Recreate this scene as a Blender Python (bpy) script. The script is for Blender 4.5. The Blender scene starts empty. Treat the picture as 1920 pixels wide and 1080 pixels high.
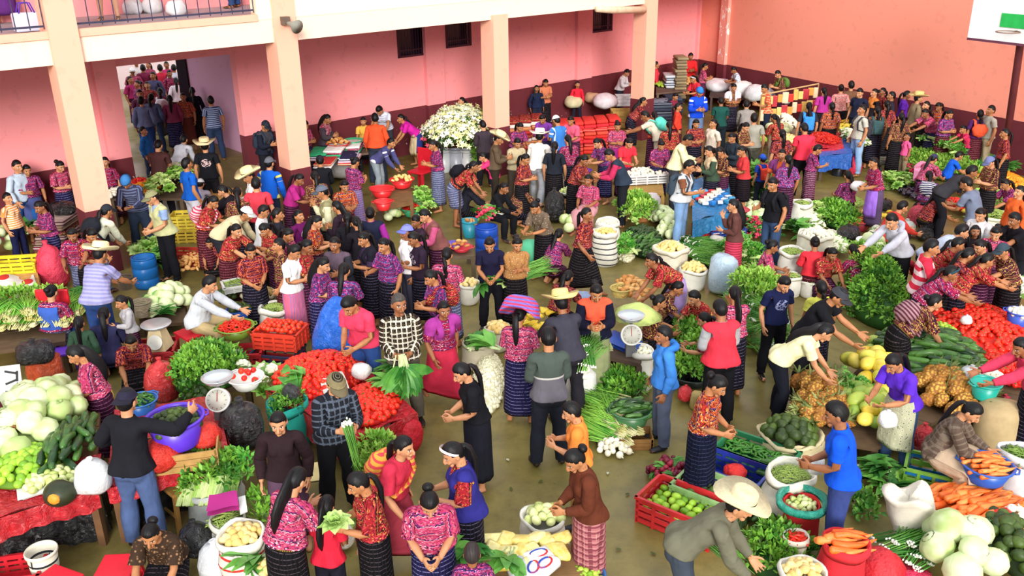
import bpy, bmesh, math, random
import numpy as np
random.seed(7); RNG = np.random.RandomState(7)
sc = bpy.context.scene
# ---------------------------------------------------------------- camera, sky, light, exposure
FOC = 1680.; CAMH = 5.55; PITCH = math.atan(685/FOC); ROLL = .0146
FWD = np.array([0, math.cos(PITCH), -math.sin(PITCH)])
_r0 = np.array([1., 0, 0]); _u0 = np.array([0, math.sin(PITCH), math.cos(PITCH)])
RGT = math.cos(ROLL)*_r0-math.sin(ROLL)*_u0; UPV = math.cos(ROLL)*_u0+math.sin(ROLL)*_r0
from mathutils import Matrix, Vector
cd = bpy.data.cameras.new('camera'); cam = bpy.data.objects.new('camera', cd); sc.collection.objects.link(cam)
cd.sensor_fit = 'HORIZONTAL'; cd.sensor_width = 36.; cd.lens = FOC/1920*36.; cd.clip_end = 300
mw = np.eye(4); mw[:3, 0] = RGT; mw[:3, 1] = UPV; mw[:3, 2] = -FWD; mw[2, 3] = CAMH
cam.matrix_world = Matrix(mw.tolist()); sc.camera = cam
w = bpy.data.worlds.new('sky'); sc.world = w; w.use_nodes = True
bg = w.node_tree.nodes['Background']; bg.inputs[0].default_value = (.93, .97, 1., 1); bg.inputs[1].default_value = 1.0
sl = bpy.data.lights.new('sun', 'SUN'); sl.energy = 2.5; sl.angle = math.radians(20); sl.color = (1., .96, .88)
so = bpy.data.objects.new('sun', sl); sc.collection.objects.link(so)
so.rotation_mode = 'QUATERNION'; so.rotation_quaternion = Vector((-.10, .93, -.34)).to_track_quat('-Z', 'Y')
sc.view_settings.view_transform = 'Standard'; sc.view_settings.look = 'None'
sc.view_settings.gamma = 1.; sc.view_settings.use_curve_mapping = False
sc.view_settings.exposure = .70
sc.cycles.max_bounces = 5; sc.cycles.diffuse_bounces = 3; sc.cycles.glossy_bounces = 2
sc.cycles.transmission_bounces = 3; sc.cycles.transparent_max_bounces = 6
sc.cycles.caustics_reflective = False; sc.cycles.caustics_refractive = False
# ---------------------------------------------------------------- helpers
COL = bpy.context.scene.collection
def V(*a): return np.array(a, float)
def hexc(s):
    s = s.lstrip('#')
    c = [int(s[i:i+2], 16)/255 for i in (0, 2, 4)]
    return tuple((x/12.92 if x <= .04045 else ((x+.055)/1.055)**2.4) for x in c)+(1.,)
def smooth(a, b, x):
    t = np.clip((x-a)/(b-a), 0, 1); return t*t*(3-2*t)
def rotm(axis, ang):
    a = np.asarray(axis, float); a = a/np.linalg.norm(a)
    c, s = math.cos(ang), math.sin(ang)
    K = np.array([[0, -a[2], a[1]], [a[2], 0, -a[0]], [-a[1], a[0], 0]])
    return np.eye(3)*c + s*K + (1-c)*np.outer(a, a)
def rz(a): return rotm((0, 0, 1), a)

def ray(px, py):
    return FWD + RGT*((px-960)/FOC) - UPV*((py-540)/FOC)
def at(px, py, z=0.):
    """world point at height z seen at that point of the photograph"""
    d = ray(px, py); t = (z-CAMH)/d[2]
    return V(0, 0, CAMH) + d*t
def scale_at(p):                          # metres per photograph pixel at a world point
    return float((np.asarray(p)-V(0, 0, CAMH)) @ FWD)/FOC

KIDS = {}                                 # name -> children (o.children scans the whole file)
class MB:
    """collects polygons, then links them as ONE mesh object"""
    def __init__(s): s.v = []; s.f = []; s.m = []; s.n = 0
    def add(s, v, f, mi=0):
        v = np.asarray(v, float).reshape(-1, 3); s.v.append(v)
        for q in f: s.f.append(tuple(int(i)+s.n for i in q)); s.m.append(mi)
        s.n += len(v); return s
    def verts(s): return np.concatenate(s.v) if s.v else np.zeros((0, 3))
    def mesh(s, name, mats, smooth_=True, rest=None):
        return mesh_from(name, s.verts(), s.f, mats, smooth_, s.m, rest)
    def build(s, name, mats, parent=None, smooth_=False, loc=None):
        return link(name, s.mesh(name, mats, smooth_), parent, loc)

def mesh_from(name, v, f, mats, smooth_=True, mi=None, rest=None):
    v = np.asarray(v, np.float32)
    me = bpy.data.meshes.new(name)
    if isinstance(f, np.ndarray):
        nf, k = f.shape; flat = f.astype(np.int32).ravel()
        starts = np.arange(nf, dtype=np.int32)*k
    else:
        nf = len(f); ln = np.fromiter((len(q) for q in f), np.int32, nf)
        flat = np.fromiter((i for q in f for i in q), np.int32, int(ln.sum()))
        starts = np.concatenate([[0], np.cumsum(ln)[:-1]]).astype(np.int32) if nf else np.zeros(0, np.int32)
    me.vertices.add(len(v)); me.vertices.foreach_set('co', v.ravel())
    me.loops.add(len(flat)); me.loops.foreach_set('vertex_index', flat)
    me.polygons.add(nf); me.polygons.foreach_set('loop_start', starts)
    if mi is not None: me.polygons.foreach_set('material_index', np.asarray(mi, np.int32))
    me.update(calc_edges=True)
    me.polygons.foreach_set('use_smooth', np.full(nf, bool(smooth_)))
    if rest is not None:
        a = me.attributes.new('rest', 'FLOAT_VECTOR', 'POINT'); a.data.foreach_set('vector', np.asarray(rest, np.float32).ravel())
    for m in (mats if isinstance(mats, (list, tuple)) else [mats]): me.materials.append(m)
    return me

def link(name, me, parent=None, loc=None):
    o = bpy.data.objects.new(name, me); COL.objects.link(o)
    if parent is not None: o.parent = parent; KIDS.setdefault(parent.name, []).append(o)
    if loc is not None: o.location = tuple(float(x) for x in loc)
    return o
def tag(o, label=None, cat=None, group=None, kind=None):
    if label: o['label'] = label
    if cat: o['category'] = cat
    if group: o['group'] = group
    if kind: o['kind'] = kind
    return o
def empty(name, loc, rot=0.):
    o = bpy.data.objects.new(name, None); COL.objects.link(o)
    o.empty_display_size = .1
    o.location = tuple(float(x) for x in loc); o.rotation_euler = (0, 0, rot); return o
def copy_tree(o, parent=None):
    c = o.copy(); COL.objects.link(c)
    if parent is not None: c.parent = parent; KIDS.setdefault(parent.name, []).append(c)
    for ch in KIDS.get(o.name, []): copy_tree(ch, c)
    return c

# primitive shapes as (verts, faces)
def sh_box(c, s, R=None):
    x, y, z = np.asarray(s, float)/2
    v = np.array([(-x,-y,-z),(x,-y,-z),(x,y,-z),(-x,y,-z),(-x,-y,z),(x,-y,z),(x,y,z),(-x,y,z)])
    if R is not None: v = v @ np.asarray(R).T
    return v+np.asarray(c, float), [(3,2,1,0),(4,5,6,7),(0,1,5,4),(1,2,6,5),(2,3,7,6),(3,0,4,7)]
def sh_tube(pts, rad, n=8, cap=True, sq=None):
    """tube through pts; rad scalar or list; sq = (a,b) flattening"""
    pts = np.asarray(pts, float); k = len(pts)
    rad = np.full(k, rad) if np.isscalar(rad) else np.asarray(rad, float)
    t = np.gradient(pts, axis=0); t /= np.linalg.norm(t, axis=1)[:, None]+1e-9
    ref = V(0, 0, 1) if abs(t[0][2]) < .9 else V(1, 0, 0)
    v = []; a = np.arange(n)*2*math.pi/n
    u = np.cross(ref, t[0]); u /= np.linalg.norm(u)
    for i in range(k):
        u = u - t[i]*(u@t[i]); u /= np.linalg.norm(u)+1e-9
        w = np.cross(t[i], u)
        v.append(pts[i]+rad[i]*((np.cos(a)*(sq[0] if sq else 1))[:, None]*u+(np.sin(a)*(sq[1] if sq else 1))[:, None]*w))
    f = [(i*n+j, i*n+(j+1) % n, (i+1)*n+(j+1) % n, (i+1)*n+j) for i in range(k-1) for j in range(n)]
    if cap: f += [tuple(range(n-1, -1, -1)), tuple((k-1)*n+j for j in range(n))]
    return np.concatenate(v), f
def sh_lathe(prof, n=20, c=(0, 0, 0), sx=1., sy=1., close=True):
    """profile (r,z) from bottom to top, turned round z"""
    a = np.arange(n)*2*math.pi/n; v = []
    for r, z in prof: v.append(np.stack([np.cos(a)*r*sx, np.sin(a)*r*sy, np.full(n, z)], 1))
    k = len(prof)
    f = [(i*n+j, i*n+(j+1) % n, (i+1)*n+(j+1) % n, (i+1)*n+j) for i in range(k-1) for j in range(n)]
    if close:
        if prof[0][0] > 1e-4: f.append(tuple(range(n-1, -1, -1)))
        if prof[-1][0] > 1e-4: f.append(tuple((k-1)*n+j for j in range(n)))
    return np.concatenate(v)+np.asarray(c, float), f
def sh_ball(c, r, n=10, m=7):
    r = np.asarray(r, float)*np.ones(3)
    ph = np.linspace(-math.pi/2, math.pi/2, m)
    v, f = sh_lathe([(max(math.cos(p), 1e-3), math.sin(p)) for p in ph], n, close=False)
    f += [tuple(range(n-1, -1, -1)), tuple((m-1)*n+j for j in range(n))]
    return v*r+np.asarray(c, float), f
def sh_ringloft(rings, n=16):
    """rings (cx,cy,cz,rx,ry) stacked in z"""
    a = np.arange(n)*2*math.pi/n
    v = [np.stack([cx+np.cos(a)*rx, cy+np.sin(a)*ry, np.full(n, cz)], 1) for cx, cy, cz, rx, ry in rings]
    k = len(rings)
    f = [(i*n+j, i*n+(j+1) % n, (i+1)*n+(j+1) % n, (i+1)*n+j) for i in range(k-1) for j in range(n)]
    f += [tuple(range(n-1, -1, -1)), tuple((k-1)*n+j for j in range(n))]
    return np.concatenate(v), f
def bar(mb, a, b, w=.02, d=None, mi=0):
    """square bar from a to b"""
    a, b = np.asarray(a, float), np.asarray(b, float); t = b-a; L = np.linalg.norm(t); t = t/L
    ref = V(0, 0, 1) if abs(t[2]) < .95 else V(0, 1, 0)
    u = np.cross(ref, t); u /= np.linalg.norm(u); w2 = np.cross(t, u)
    return mb.add(*sh_box((a+b)/2, (L, w, d or w), np.stack([t, u, w2], 1)), mi)

# ---------------------------------------------------------------- materials
MATS = {}
class NT:
    def __init__(s, name, rough=.7, spec=.3):
        s.m = bpy.data.materials.new(name); s.m.use_nodes = True
        s.t = s.m.node_tree; s.b = s.t.nodes['Principled BSDF']
        s.b.inputs['Roughness'].default_value = rough
        s.b.inputs['Specular IOR Level'].default_value = spec
    def n(s, typ, ins=None, **kw):
        n = s.t.nodes.new(typ)
        for k, v in kw.items(): setattr(n, k, v)
        for k, v in (ins or {}).items():
            i = n.inputs[k]
            if isinstance(v, bpy.types.NodeSocket): s.t.links.new(v, i)
            else: i.default_value = v
        return n
    def rest(s): return s.n('ShaderNodeAttribute', attribute_name='rest').outputs['Vector']
    def obj(s): return s.n('ShaderNodeTexCoord').outputs['Object']
    def gen(s): return s.n('ShaderNodeTexCoord').outputs['Generated']
    def math(s, op, a, b=None, c=None):
        n = s.t.nodes.new('ShaderNodeMath'); n.operation = op
        for i, v in enumerate((a, b, c)):
            if v is None: continue
            if isinstance(v, bpy.types.NodeSocket): s.t.links.new(v, n.inputs[i])
            else: n.inputs[i].default_value = v
        return n.outputs[0]
    def xyz(s, vec):
        n = s.n('ShaderNodeSeparateXYZ', {0: vec}); return n.outputs
    def noise(s, vec, scale=5., det=2., rough=.5, dist=0.):
        return s.n('ShaderNodeTexNoise', {'Vector': vec, 'Scale': scale, 'Detail': det, 'Roughness': rough, 'Distortion': dist}).outputs['Fac']
    def ramp(s, fac, stops, interp='LINEAR'):
        n = s.n('ShaderNodeValToRGB', {0: fac}); cr = n.color_ramp; cr.interpolation = interp
        while len(cr.elements) < len(stops): cr.elements.new(.5)
        for e, (p, c) in zip(cr.elements, stops): e.position = p; e.color = hexc(c) if isinstance(c, str) else c
        return n.outputs[0]
    def mix(s, fac, a, b, mode='MIX'):
        n = s.n('ShaderNodeMix', data_type='RGBA', blend_type=mode)
        for i, v in ((0, fac), (6, a), (7, b)):
            if isinstance(v, str): v = hexc(v)
            if isinstance(v, bpy.types.NodeSocket): s.t.links.new(v, n.inputs[i])
            else: n.inputs[i].default_value = v
        return n.outputs[2]
    def col(s, v):
        if isinstance(v, bpy.types.NodeSocket): s.t.links.new(v, s.b.inputs['Base Color'])
        else: s.b.inputs['Base Color'].default_value = hexc(v) if isinstance(v, str) else v
        return s
    def bump(s, h, strength=.3, dist=.01):
        n = s.n('ShaderNodeBump', {'Height': h, 'Strength': strength, 'Distance': dist})
        s.t.links.new(n.outputs[0], s.b.inputs['Normal']); return s
def dark(c, k=.6):
    c = c.lstrip('#'); return '#%02x%02x%02x' % tuple(max(0, min(255, int(int(c[i:i+2], 16)*k))) for i in (0, 2, 4))
def M(color, rough=.6, var=.18, scale=6., bump=0., spec=.3, metal=0.):
    """plain surface with a little blotchy variation"""
    key = ('plain', color, rough, var, scale, bump, spec, metal)
    if key in MATS: return MATS[key]
    t = NT('surface_'+color.strip('#'), rough, spec); g = t.obj()
    nz = t.noise(g, scale, 3.)
    t.col(t.mix(nz, dark(color, 1-var), dark(color, 1+var*.6)))
    if bump: t.bump(t.noise(g, scale*4, 3.), bump, .02)
    t.b.inputs['Metallic'].default_value = metal
    MATS[key] = t.m; return t.m
def Mvar(name, c1, c2, rough=.5, scale=30., spec=.4, c3=None):
    """produce: colour varies from piece to piece and over the piece"""
    key = ('var', name)
    if key in MATS: return MATS[key]
    t = NT(name, rough, spec); g = t.obj()
    rnd = t.n('ShaderNodeObjectInfo').outputs['Random']
    nz = t.noise(g, scale, 2.)
    f = t.math('MULTIPLY_ADD', nz, .9, t.math('MULTIPLY_ADD', rnd, .7, -.35))
    st = [(.2, c1), (.8, c2)] if not c3 else [(.15, c1), (.5, c2), (.85, c3)]
    t.col(t.ramp(f, st)); MATS[key] = t.m; return t.m
FABN = dict(
 hp1='hp/9c1c4e/e8b8c8/c03a5a/5a2a7a', hp2='hp/6a1f5c/d890c8/e0507a/30307a', hp3='hp/a8242c/e8c060/d84a50/4a2030', hp4='hp/7a1530/c87088/e06a3a/241a3a',
 hp5='hp/5a2a6a/c8a8e0/c83a7a/2a4a9a', hp6='hp/b03028/f0c890/e88040/3a3a7a', hp7='hp/c03a6a/f0c0d0/e8607a/6a2a6a', hp8='hp/401a30/b05a6a/c8a050/8a2a3a',
 ck1='ck/14111c/6a6484/2c2a3c/a03a60', ck2='ck/1c1a44/8a84b8/34345e', ck3='ck/3c1430/a86a90/5a2a4a', ck4='ck/100e13/54484e/26222a/a08038', ck5='ck/5a5f86/c8c8e0/8088b0', ck6='ck/4c1824/b86a74/7a3444',
 jean='p/3a4f7a', jeanl='p/6a82aa', jeand='p/232c44', black='p/14131a', gray='p/6a6c72', khaki='p/b09a70', white='p/e8e6e4', navy='p/181c38')
# ---------------------------------------------------------------- people: one body, posed by a skeleton
# Rest pose: arms out, facing -Y, 1.60 m tall.  Every mesh (body, clothes, hair) is made in the rest pose and bent with the same bones.
JN = dict(pelvis=(0, 0, .90), spine=(0, .01, 1.0), chest=(0, .01, 1.14), neck=(0, .012, 1.335), head=(0, .005, 1.40))
PAR = dict(pelvis=None, spine='pelvis', chest='spine', neck='chest', head='neck')
for s_, S in ((1, 'L'), (-1, 'R')):
    for b_, p_, par_ in (('uarm', (.165*s_, .005, 1.30), 'chest'), ('farm', (.43*s_, .005, 1.30), 'uarm'), ('hand', (.66*s_, .005, 1.30), 'farm'),
                         ('fing', (.742*s_, .002, 1.30), 'hand'), ('tips', (.782*s_, .002, 1.30), 'fing'), ('thigh', (.085*s_, 0, .85), 'pelvis'),
                         ('shin', (.095*s_, -.005, .46), 'thigh'), ('foot', (.10*s_, .012, .08), 'shin')):
        JN[b_+S] = p_; PAR[b_+S] = par_ if par_ in ('chest', 'pelvis') else par_+S
BONES = list(JN); BI = {b: i for i, b in enumerate(BONES)}
REST = np.array([JN[b] for b in BONES], float)
LA, LF, LT, LS = .265, .23, .39, .38

def weights(v, skirt=False, hair=False):
    """skin weights from the rest position"""
    n = len(v); W = np.zeros((n, len(BONES))); x, y, z = v[:, 0], v[:, 1], v[:, 2]
    if hair:                                                     # hair follows the head, long ends the chest
        h = smooth(1.30, 1.46, z); W[:, BI['head']] = h; W[:, BI['chest']] = 1-h; return W
    ax = np.abs(x)
    arm = smooth(.115, .195, ax)*smooth(1.12, 1.215, z)
    if skirt: arm = arm*0
    hz = z+.35*np.minimum(y, 0)*-1*0
    head = smooth(1.365, 1.405, z+.3*np.clip(-y-.03, 0, .06)); neck = smooth(1.31, 1.35, z)*(1-head)
    low = (1-arm)*(1-head)*(1-neck)
    leg = smooth(.93, .79, z)
    ch = smooth(1.04, 1.18, z); sp = smooth(.90, 1.02, z)*(1-ch)
    W[:, BI['head']] = (1-arm)*head; W[:, BI['neck']] = (1-arm)*neck
    W[:, BI['chest']] = low*ch; W[:, BI['spine']] = low*sp
    pel = low*(1-ch-sp)
    W[:, BI['pelvis']] = pel*(1-leg)
    lw = .10 if skirt else .02
    kb = .07 if skirt else .045
    for s, S in ((1, 'L'), (-1, 'R')):
        side = smooth(-lw, lw, x*s)
        a = arm*(x*s > 0)
        e, wr = smooth(.40, .46, ax), smooth(.64, .68, ax)
        W[:, BI['uarm'+S]] = a*(1-e); W[:, BI['farm'+S]] = a*e*(1-wr)
        fi, ti = smooth(.735, .752, ax), smooth(.776, .79, ax)
        fi = fi*(y > -.047)                                       # the thumb stays with the palm
        W[:, BI['hand'+S]] = a*wr*(1-fi); W[:, BI['fing'+S]] = a*wr*fi*(1-ti); W[:, BI['tips'+S]] = a*wr*fi*ti
        l = pel*leg*side
        k, f = smooth(.46+kb, .46-kb, z), (0*z if skirt else smooth(.115, .065, z))
        W[:, BI['thigh'+S]] += l*(1-k); W[:, BI['shin'+S]] += l*k*(1-f); W[:, BI['foot'+S]] += l*k*f
    return W/np.maximum(W.sum(1, keepdims=True), 1e-6)

def frame(d, n):
    d = d/np.linalg.norm(d); n = n-d*(n@d); n /= np.linalg.norm(n)
    return np.stack([d, n, np.cross(d, n)], 1)

POSES = {}
def pose_solve(p):
    """p: dict -> rotation and position of every bone (person's own frame, pelvis at its rest height)"""
    g = lambda k, d=0.: p.get(k, d)
    R, T = {}, {}
    rad = math.radians
    bend, lean, twist = g('bend'), g('lean'), g('twist')           # forward, sideways, turn of the trunk, degrees
    tilt = g('tilt', bend*.45)
    def place(b, Rl):
        q = PAR[b]
        if q is None: R[b] = Rl; T[b] = V(*JN[b]); return
        T[b] = T[q]+R[q] @ (V(*JN[b])-V(*JN[q])); R[b] = Rl
    X, Y, Z = (1, 0, 0), (0, 1, 0), (0, 0, 1)
    fwd = lambda a: rotm(X, rad(a))                                # positive tips forward (towards -Y)
    place('pelvis', fwd(tilt) @ rotm(Y, rad(lean*.4)))
    rem = bend-tilt
    place('spine', fwd(tilt+rem*.4) @ rotm(Y, rad(lean*.7)) @ rotm(Z, rad(twist*.5)))
    place('chest', fwd(bend) @ rotm(Y, rad(lean)) @ rotm(Z, rad(twist)))
    hp, hy, hr = g('nod', 10), g('look'), g('hroll')
    hb = bend*.45+hp                                               # the head comes partly back up when the trunk bends
    Rh = rotm(Z, rad(twist*.6+hy)) @ fwd(hb) @ rotm(Y, rad(hr))
    place('neck', .5*R['chest']+.5*Rh if abs(bend) < 5 else R['chest'])
    u, _, vt = np.linalg.svd(R['neck']); R['neck'] = u @ vt
    place('head', Rh)
    for s, S in ((1, 'L'), (-1, 'R')):
        fl, ab, kn = g('hip'+S, g('hip')), g('abd'+S, g('abd', 3)), g('knee'+S, g('knee'))
        Rt = rotm(Y, rad(-ab*s)) @ fwd(-fl) if fl < 60 else rotm(Z, rad(ab*s)) @ fwd(-fl)
        place('thigh'+S, Rt); Rs = Rt @ fwd(kn); place('shin'+S, Rs)
        toe = g('toe', 8)
        place('foot'+S, Rs @ fwd(g('ankle', 0)) if 'ankle' in p else rotm(Z, rad(toe*s)))
        # arm: hand target in the chest's frame: (out to the side, forward, up) from the shoulder, or in the upright frame
        sh = T['chest']+R['chest'] @ (V(*JN['uarm'+S])-V(*JN['chest']))
        t = g('arm'+S, g('arm', (.07, .03, -.46)))
        up = g('upright', True)
        Rb = rotm(Z, rad(twist)) if up else R['chest']
        tgt = sh + Rb @ V(t[0]*s, -t[1], t[2])
        d = tgt-sh; L = np.linalg.norm(d); mx = (LA+LF)*.995
        if L > mx: d = d/L*mx; L = mx
        if L < .12: d = d/L*.12; L = .12
        pole = Rb @ V(g('el', .5)*s, .8, -.5)
        u = d/L; c = (LA*LA+L*L-LF*LF)/(2*LA*L); c = max(-1, min(1, c)); h = LA*math.sqrt(1-c*c)
        q = pole-u*(pole@u); q /= np.linalg.norm(q)
        E = u*(LA*c)+q*h; ua, fa = E, d-E
        n = np.cross(q, u); n /= np.linalg.norm(n)                 # = upper x fore
        n0 = V(0, 0, -s); d0 = V(s, 0, 0); B0 = frame(d0, n0)
        n = -n if np.dot(np.cross(ua, fa), n) < 0 else n
        Ru = frame(ua, n) @ B0.T; Rf = frame(fa, n) @ B0.T
        tw = g('pron'+S, g('pron', 30))
        Rfh = rotm(fa/np.linalg.norm(fa), rad(-tw*s)) @ Rf
        place('uarm'+S, Ru); place('farm'+S, Rf); place('hand'+S, Rfh)
        cu = g('curl'+S, g('curl', 22))
        ax = V(0, s, 0)
        R1 = Rfh @ rotm(ax, rad(cu)); place('fing'+S, R1); place('tips'+S, R1 @ rotm(ax, rad(cu*1.3)))
    return np.stack([R[b] for b in BONES]), np.stack([T[b] for b in BONES])

def skin_verts(v, W, RT):
    R, T = RT
    A = np.einsum('nb,bij->nij', W, R); off = T-np.einsum('bij,bj->bi', R, REST)
    return np.einsum('nij,nj->ni', A, v)+W @ off

# ---- the rest-pose body surface
def head_fn(d, k=0.):
    """unit directions -> points of the head, k thickens it (hair, hats)"""
    x, y, z = d[:, 0], d[:, 1], d[:, 2]
    lo = np.clip(-z, 0, 1)
    wx = .073*(1-.30*lo**1.6); hz = np.where(z > 0, .108, .106)
    p = np.stack([x*wx, y*np.where(y > 0, .094*(1-.25*lo), .088), z*hz], 1)
    return p*(1+k)+V(0, 0, 1.494)
def gauss(v, c, r): return np.exp(-(((v-np.asarray(c))/np.asarray(r))**2).sum(1))

def eval_mods(me, mods):
    o = bpy.data.objects.new('tmp', me); COL.objects.link(o)
    for typ, kw in mods:
        m = o.modifiers.new(typ, typ)
        for k, v in kw.items(): setattr(m, k, v)
    dg = bpy.context.evaluated_depsgraph_get(); dg.update()
    r = bpy.data.meshes.new_from_object(o.evaluated_get(dg))
    bpy.data.objects.remove(o)
    return r
def mesh_np(me):
    v = np.zeros(len(me.vertices)*3, np.float32); me.vertices.foreach_get('co', v)
    return v.reshape(-1, 3).astype(float), [tuple(p.vertices) for p in me.polygons]

def body_shell(hands=True, head=True):
    mb = MB()
    mb.add(*sh_ringloft([(0, .01, .78, .085, .075), (0, .01, .82, .15, .105), (0, .01, .88, .163, .115), (0, .008, .96, .148, .1), (0, .006, 1.04, .137, .095), (0, .005, 1.12, .145, .102),
                         (0, .008, 1.2, .158, .107), (0, .01, 1.27, .152, .095), (0, .012, 1.315, .115, .072), (0, .012, 1.345, .06, .055)], 28))
    for s in (1, -1):
        mb.add(*sh_ball((s*.07, .07, .86), (.085, .065, .09), 16, 11))                     # seat
        mb.add(*sh_ball((s*.065, -.075, 1.2), (.062, .04, .06), 14, 9))                    # chest
        mb.add(*sh_tube([(s*.06, .01, 1.275), (s*.13, .008, 1.292), (s*.19, .005, 1.298), (s*.3, .005, 1.3), (s*.43, .005, 1.3), (s*.51, .004, 1.3), (s*.6, .005, 1.3), (s*.67, .005, 1.3)],
                        [.05, .06, .056, .045, .037, .039, .031, .025], 16))
        mb.add(*sh_tube([(s*.08, 0, .90), (s*.085, 0, .80), (s*.09, 0, .68), (s*.094, -.004, .55), (s*.096, -.006, .46), (s*.097, .004, .36), (s*.099, .01, .24), (s*.1, .012, .12), (s*.1, .012, .05)],
                        [.085, .092, .08, .064, .052, .056, .046, .035, .036], 18))
        mb.add(*sh_tube([(s*.1, .055, .035), (s*.1, .03, .042), (s*.102, -.04, .04), (s*.106, -.1, .03), (s*.108, -.15, .022), (s*.108, -.17, .02)], [.022, .036, .036, .036, .028, .01], 14, sq=(1.1, .8)))
        if hands:
            mb.add(*sh_tube([(s*.645, .005, 1.3), (s*.67, .003, 1.3), (s*.70, 0, 1.3), (s*.735, 0, 1.3), (s*.752, 0, 1.3)], [.027, .032, .038, .041, .036], 14, sq=(1, .36)))
            for j, (yy, ln) in enumerate(((-.031, .066), (-.0105, .076), (.0105, .07), (.031, .054))):
                sp = yy*.32
                mb.add(*sh_tube([(s*.73, yy*.9, 1.3), (s*(.745+ln*.5), yy+sp*.5, 1.3), (s*(.745+ln*.85), yy+sp, 1.299), (s*(.745+ln), yy+sp*1.1, 1.298)], [.0095, .0085, .0075, .004], 10))
            mb.add(*sh_tube([(s*.672, -.012, 1.296), (s*.695, -.04, 1.288), (s*.718, -.06, 1.282), (s*.738, -.068, 1.279), (s*.746, -.07, 1.278)], [.014, .0125, .0105, .009, .004], 10))
    if head:
        v, f = sh_ball((0, 0, 0), 1, 36, 25); p = head_fn(v)
        p[:, 1] += .006*gauss(p, (0, -.085, 1.545), (.05, .03, .03))                        # forehead a little flat
        mb.add(p, f)
        mb.add(*sh_tube([(0, -.072, 1.512), (0, -.09, 1.492), (0, -.104, 1.468), (0, -.106, 1.458), (0, -.088, 1.452)], [.009, .011, .0145, .015, .010], 12))   # nose
        mb.add(*sh_ball((0, -.068, 1.402), (.026, .022, .018), 12, 9))                       # chin
        mb.add(*sh_ball((0, -.078, 1.436), (.025, .016, .0075), 12, 7)); mb.add(*sh_ball((0, -.076, 1.424), (.021, .016, .008), 12, 7))   # lips
        for s in (1, -1):
            mb.add(*sh_ball((s*.073, .012, 1.484), (.012, .02, .031), 10, 9))                # ears
            mb.add(*sh_ball((s*.034, -.062, 1.466), (.022, .02, .02), 10, 7))                # cheeks
        mb.add(*sh_tube([(0, .012, 1.29), (0, .012, 1.36), (0, .008, 1.45)], [.056, .05, .05], 18))
    else:
        mb.add(*sh_tube([(0, .012, 1.29), (0, .012, 1.36), (0, .008, 1.42)], [.058, .053, .053], 18))
    return mb.mesh('shell', [], True)

def make_templates():
    sh = body_shell()
    base = eval_mods(sh, [('REMESH', dict(mode='VOXEL', voxel_size=.0052, use_smooth_shade=True)), ('SMOOTH', dict(factor=.5, iterations=2))])
    v, _ = mesh_np(base)
    for s in (1, -1):                                                                        # eye sockets
        g = gauss(v, (s*.031, -.085, 1.497), (.017, .03, .011)); v[:, 1] += .008*g
        g = gauss(v, (s*.031, -.085, 1.4965), (.0085, .03, .0065)); v[:, 1] -= .004*g
    base.vertices.foreach_set('co', v.astype(np.float32).ravel())
    r = {}
    vg_w = np.clip(smooth(1.39, 1.43, v[:, 2])*(np.abs(v[:, 0]) < .12)+smooth(.64, .68, np.abs(v[:, 0])), 0, 1)
    for lod, ratio in ((0, .085), (1, .03)):
        m2 = base.copy(); o = bpy.data.objects.new('tmp', m2); COL.objects.link(o)
        vg = o.vertex_groups.new(name='k')
        lev = np.round(vg_w*4).astype(int)
        for q in range(5):
            idx = np.nonzero(lev == q)[0]
            if len(idx): vg.add([int(i) for i in idx], 1-q*.25*.9, 'REPLACE')
        m = o.modifiers.new('d', 'DECIMATE'); m.ratio = ratio; m.vertex_group = 'k'; m.vertex_group_factor = 1.
        dg = bpy.context.evaluated_depsgraph_get(); dg.update()
        res = bpy.data.meshes.new_from_object(o.evaluated_get(dg)); bpy.data.objects.remove(o)
        nn = np.zeros(len(res.vertices)*3, np.float32); res.vertices.foreach_get('normal', nn); nn = nn.reshape(-1, 3)
        vv, ff = mesh_np(res); ax = np.abs(vv[:, 0]); q = smooth(.48, .60, vv[:, 2])*np.maximum(smooth(.10, .14, ax), smooth(1.31, 1.25, vv[:, 2]))*smooth(.32, .24, ax); vv = vv-nn*((.016+.03*(gauss(vv, (.155, 0, 1.215), (.06, .2, .05))+gauss(vv, (-.155, 0, 1.215), (.06, .2, .05)))+.009*smooth(.08, .13, ax)*smooth(1.08, 1.16, vv[:, 2]))*q)[:, None]   # what clothes hide stays clear of them
        r['body%d' % lod] = (vv, ff, weights(vv))
    cl = body_shell(False, False)
    for lod, vs in ((0, .0175), (1, .027)):
        m = eval_mods(cl, [('REMESH', dict(mode='VOXEL', voxel_size=vs, use_smooth_shade=True)), ('SMOOTH', dict(factor=.5, iterations=3))])
        bm = bmesh.new(); bm.from_mesh(m); r['cloth%d' % lod] = bm
    return r
TPL = make_templates()

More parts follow.
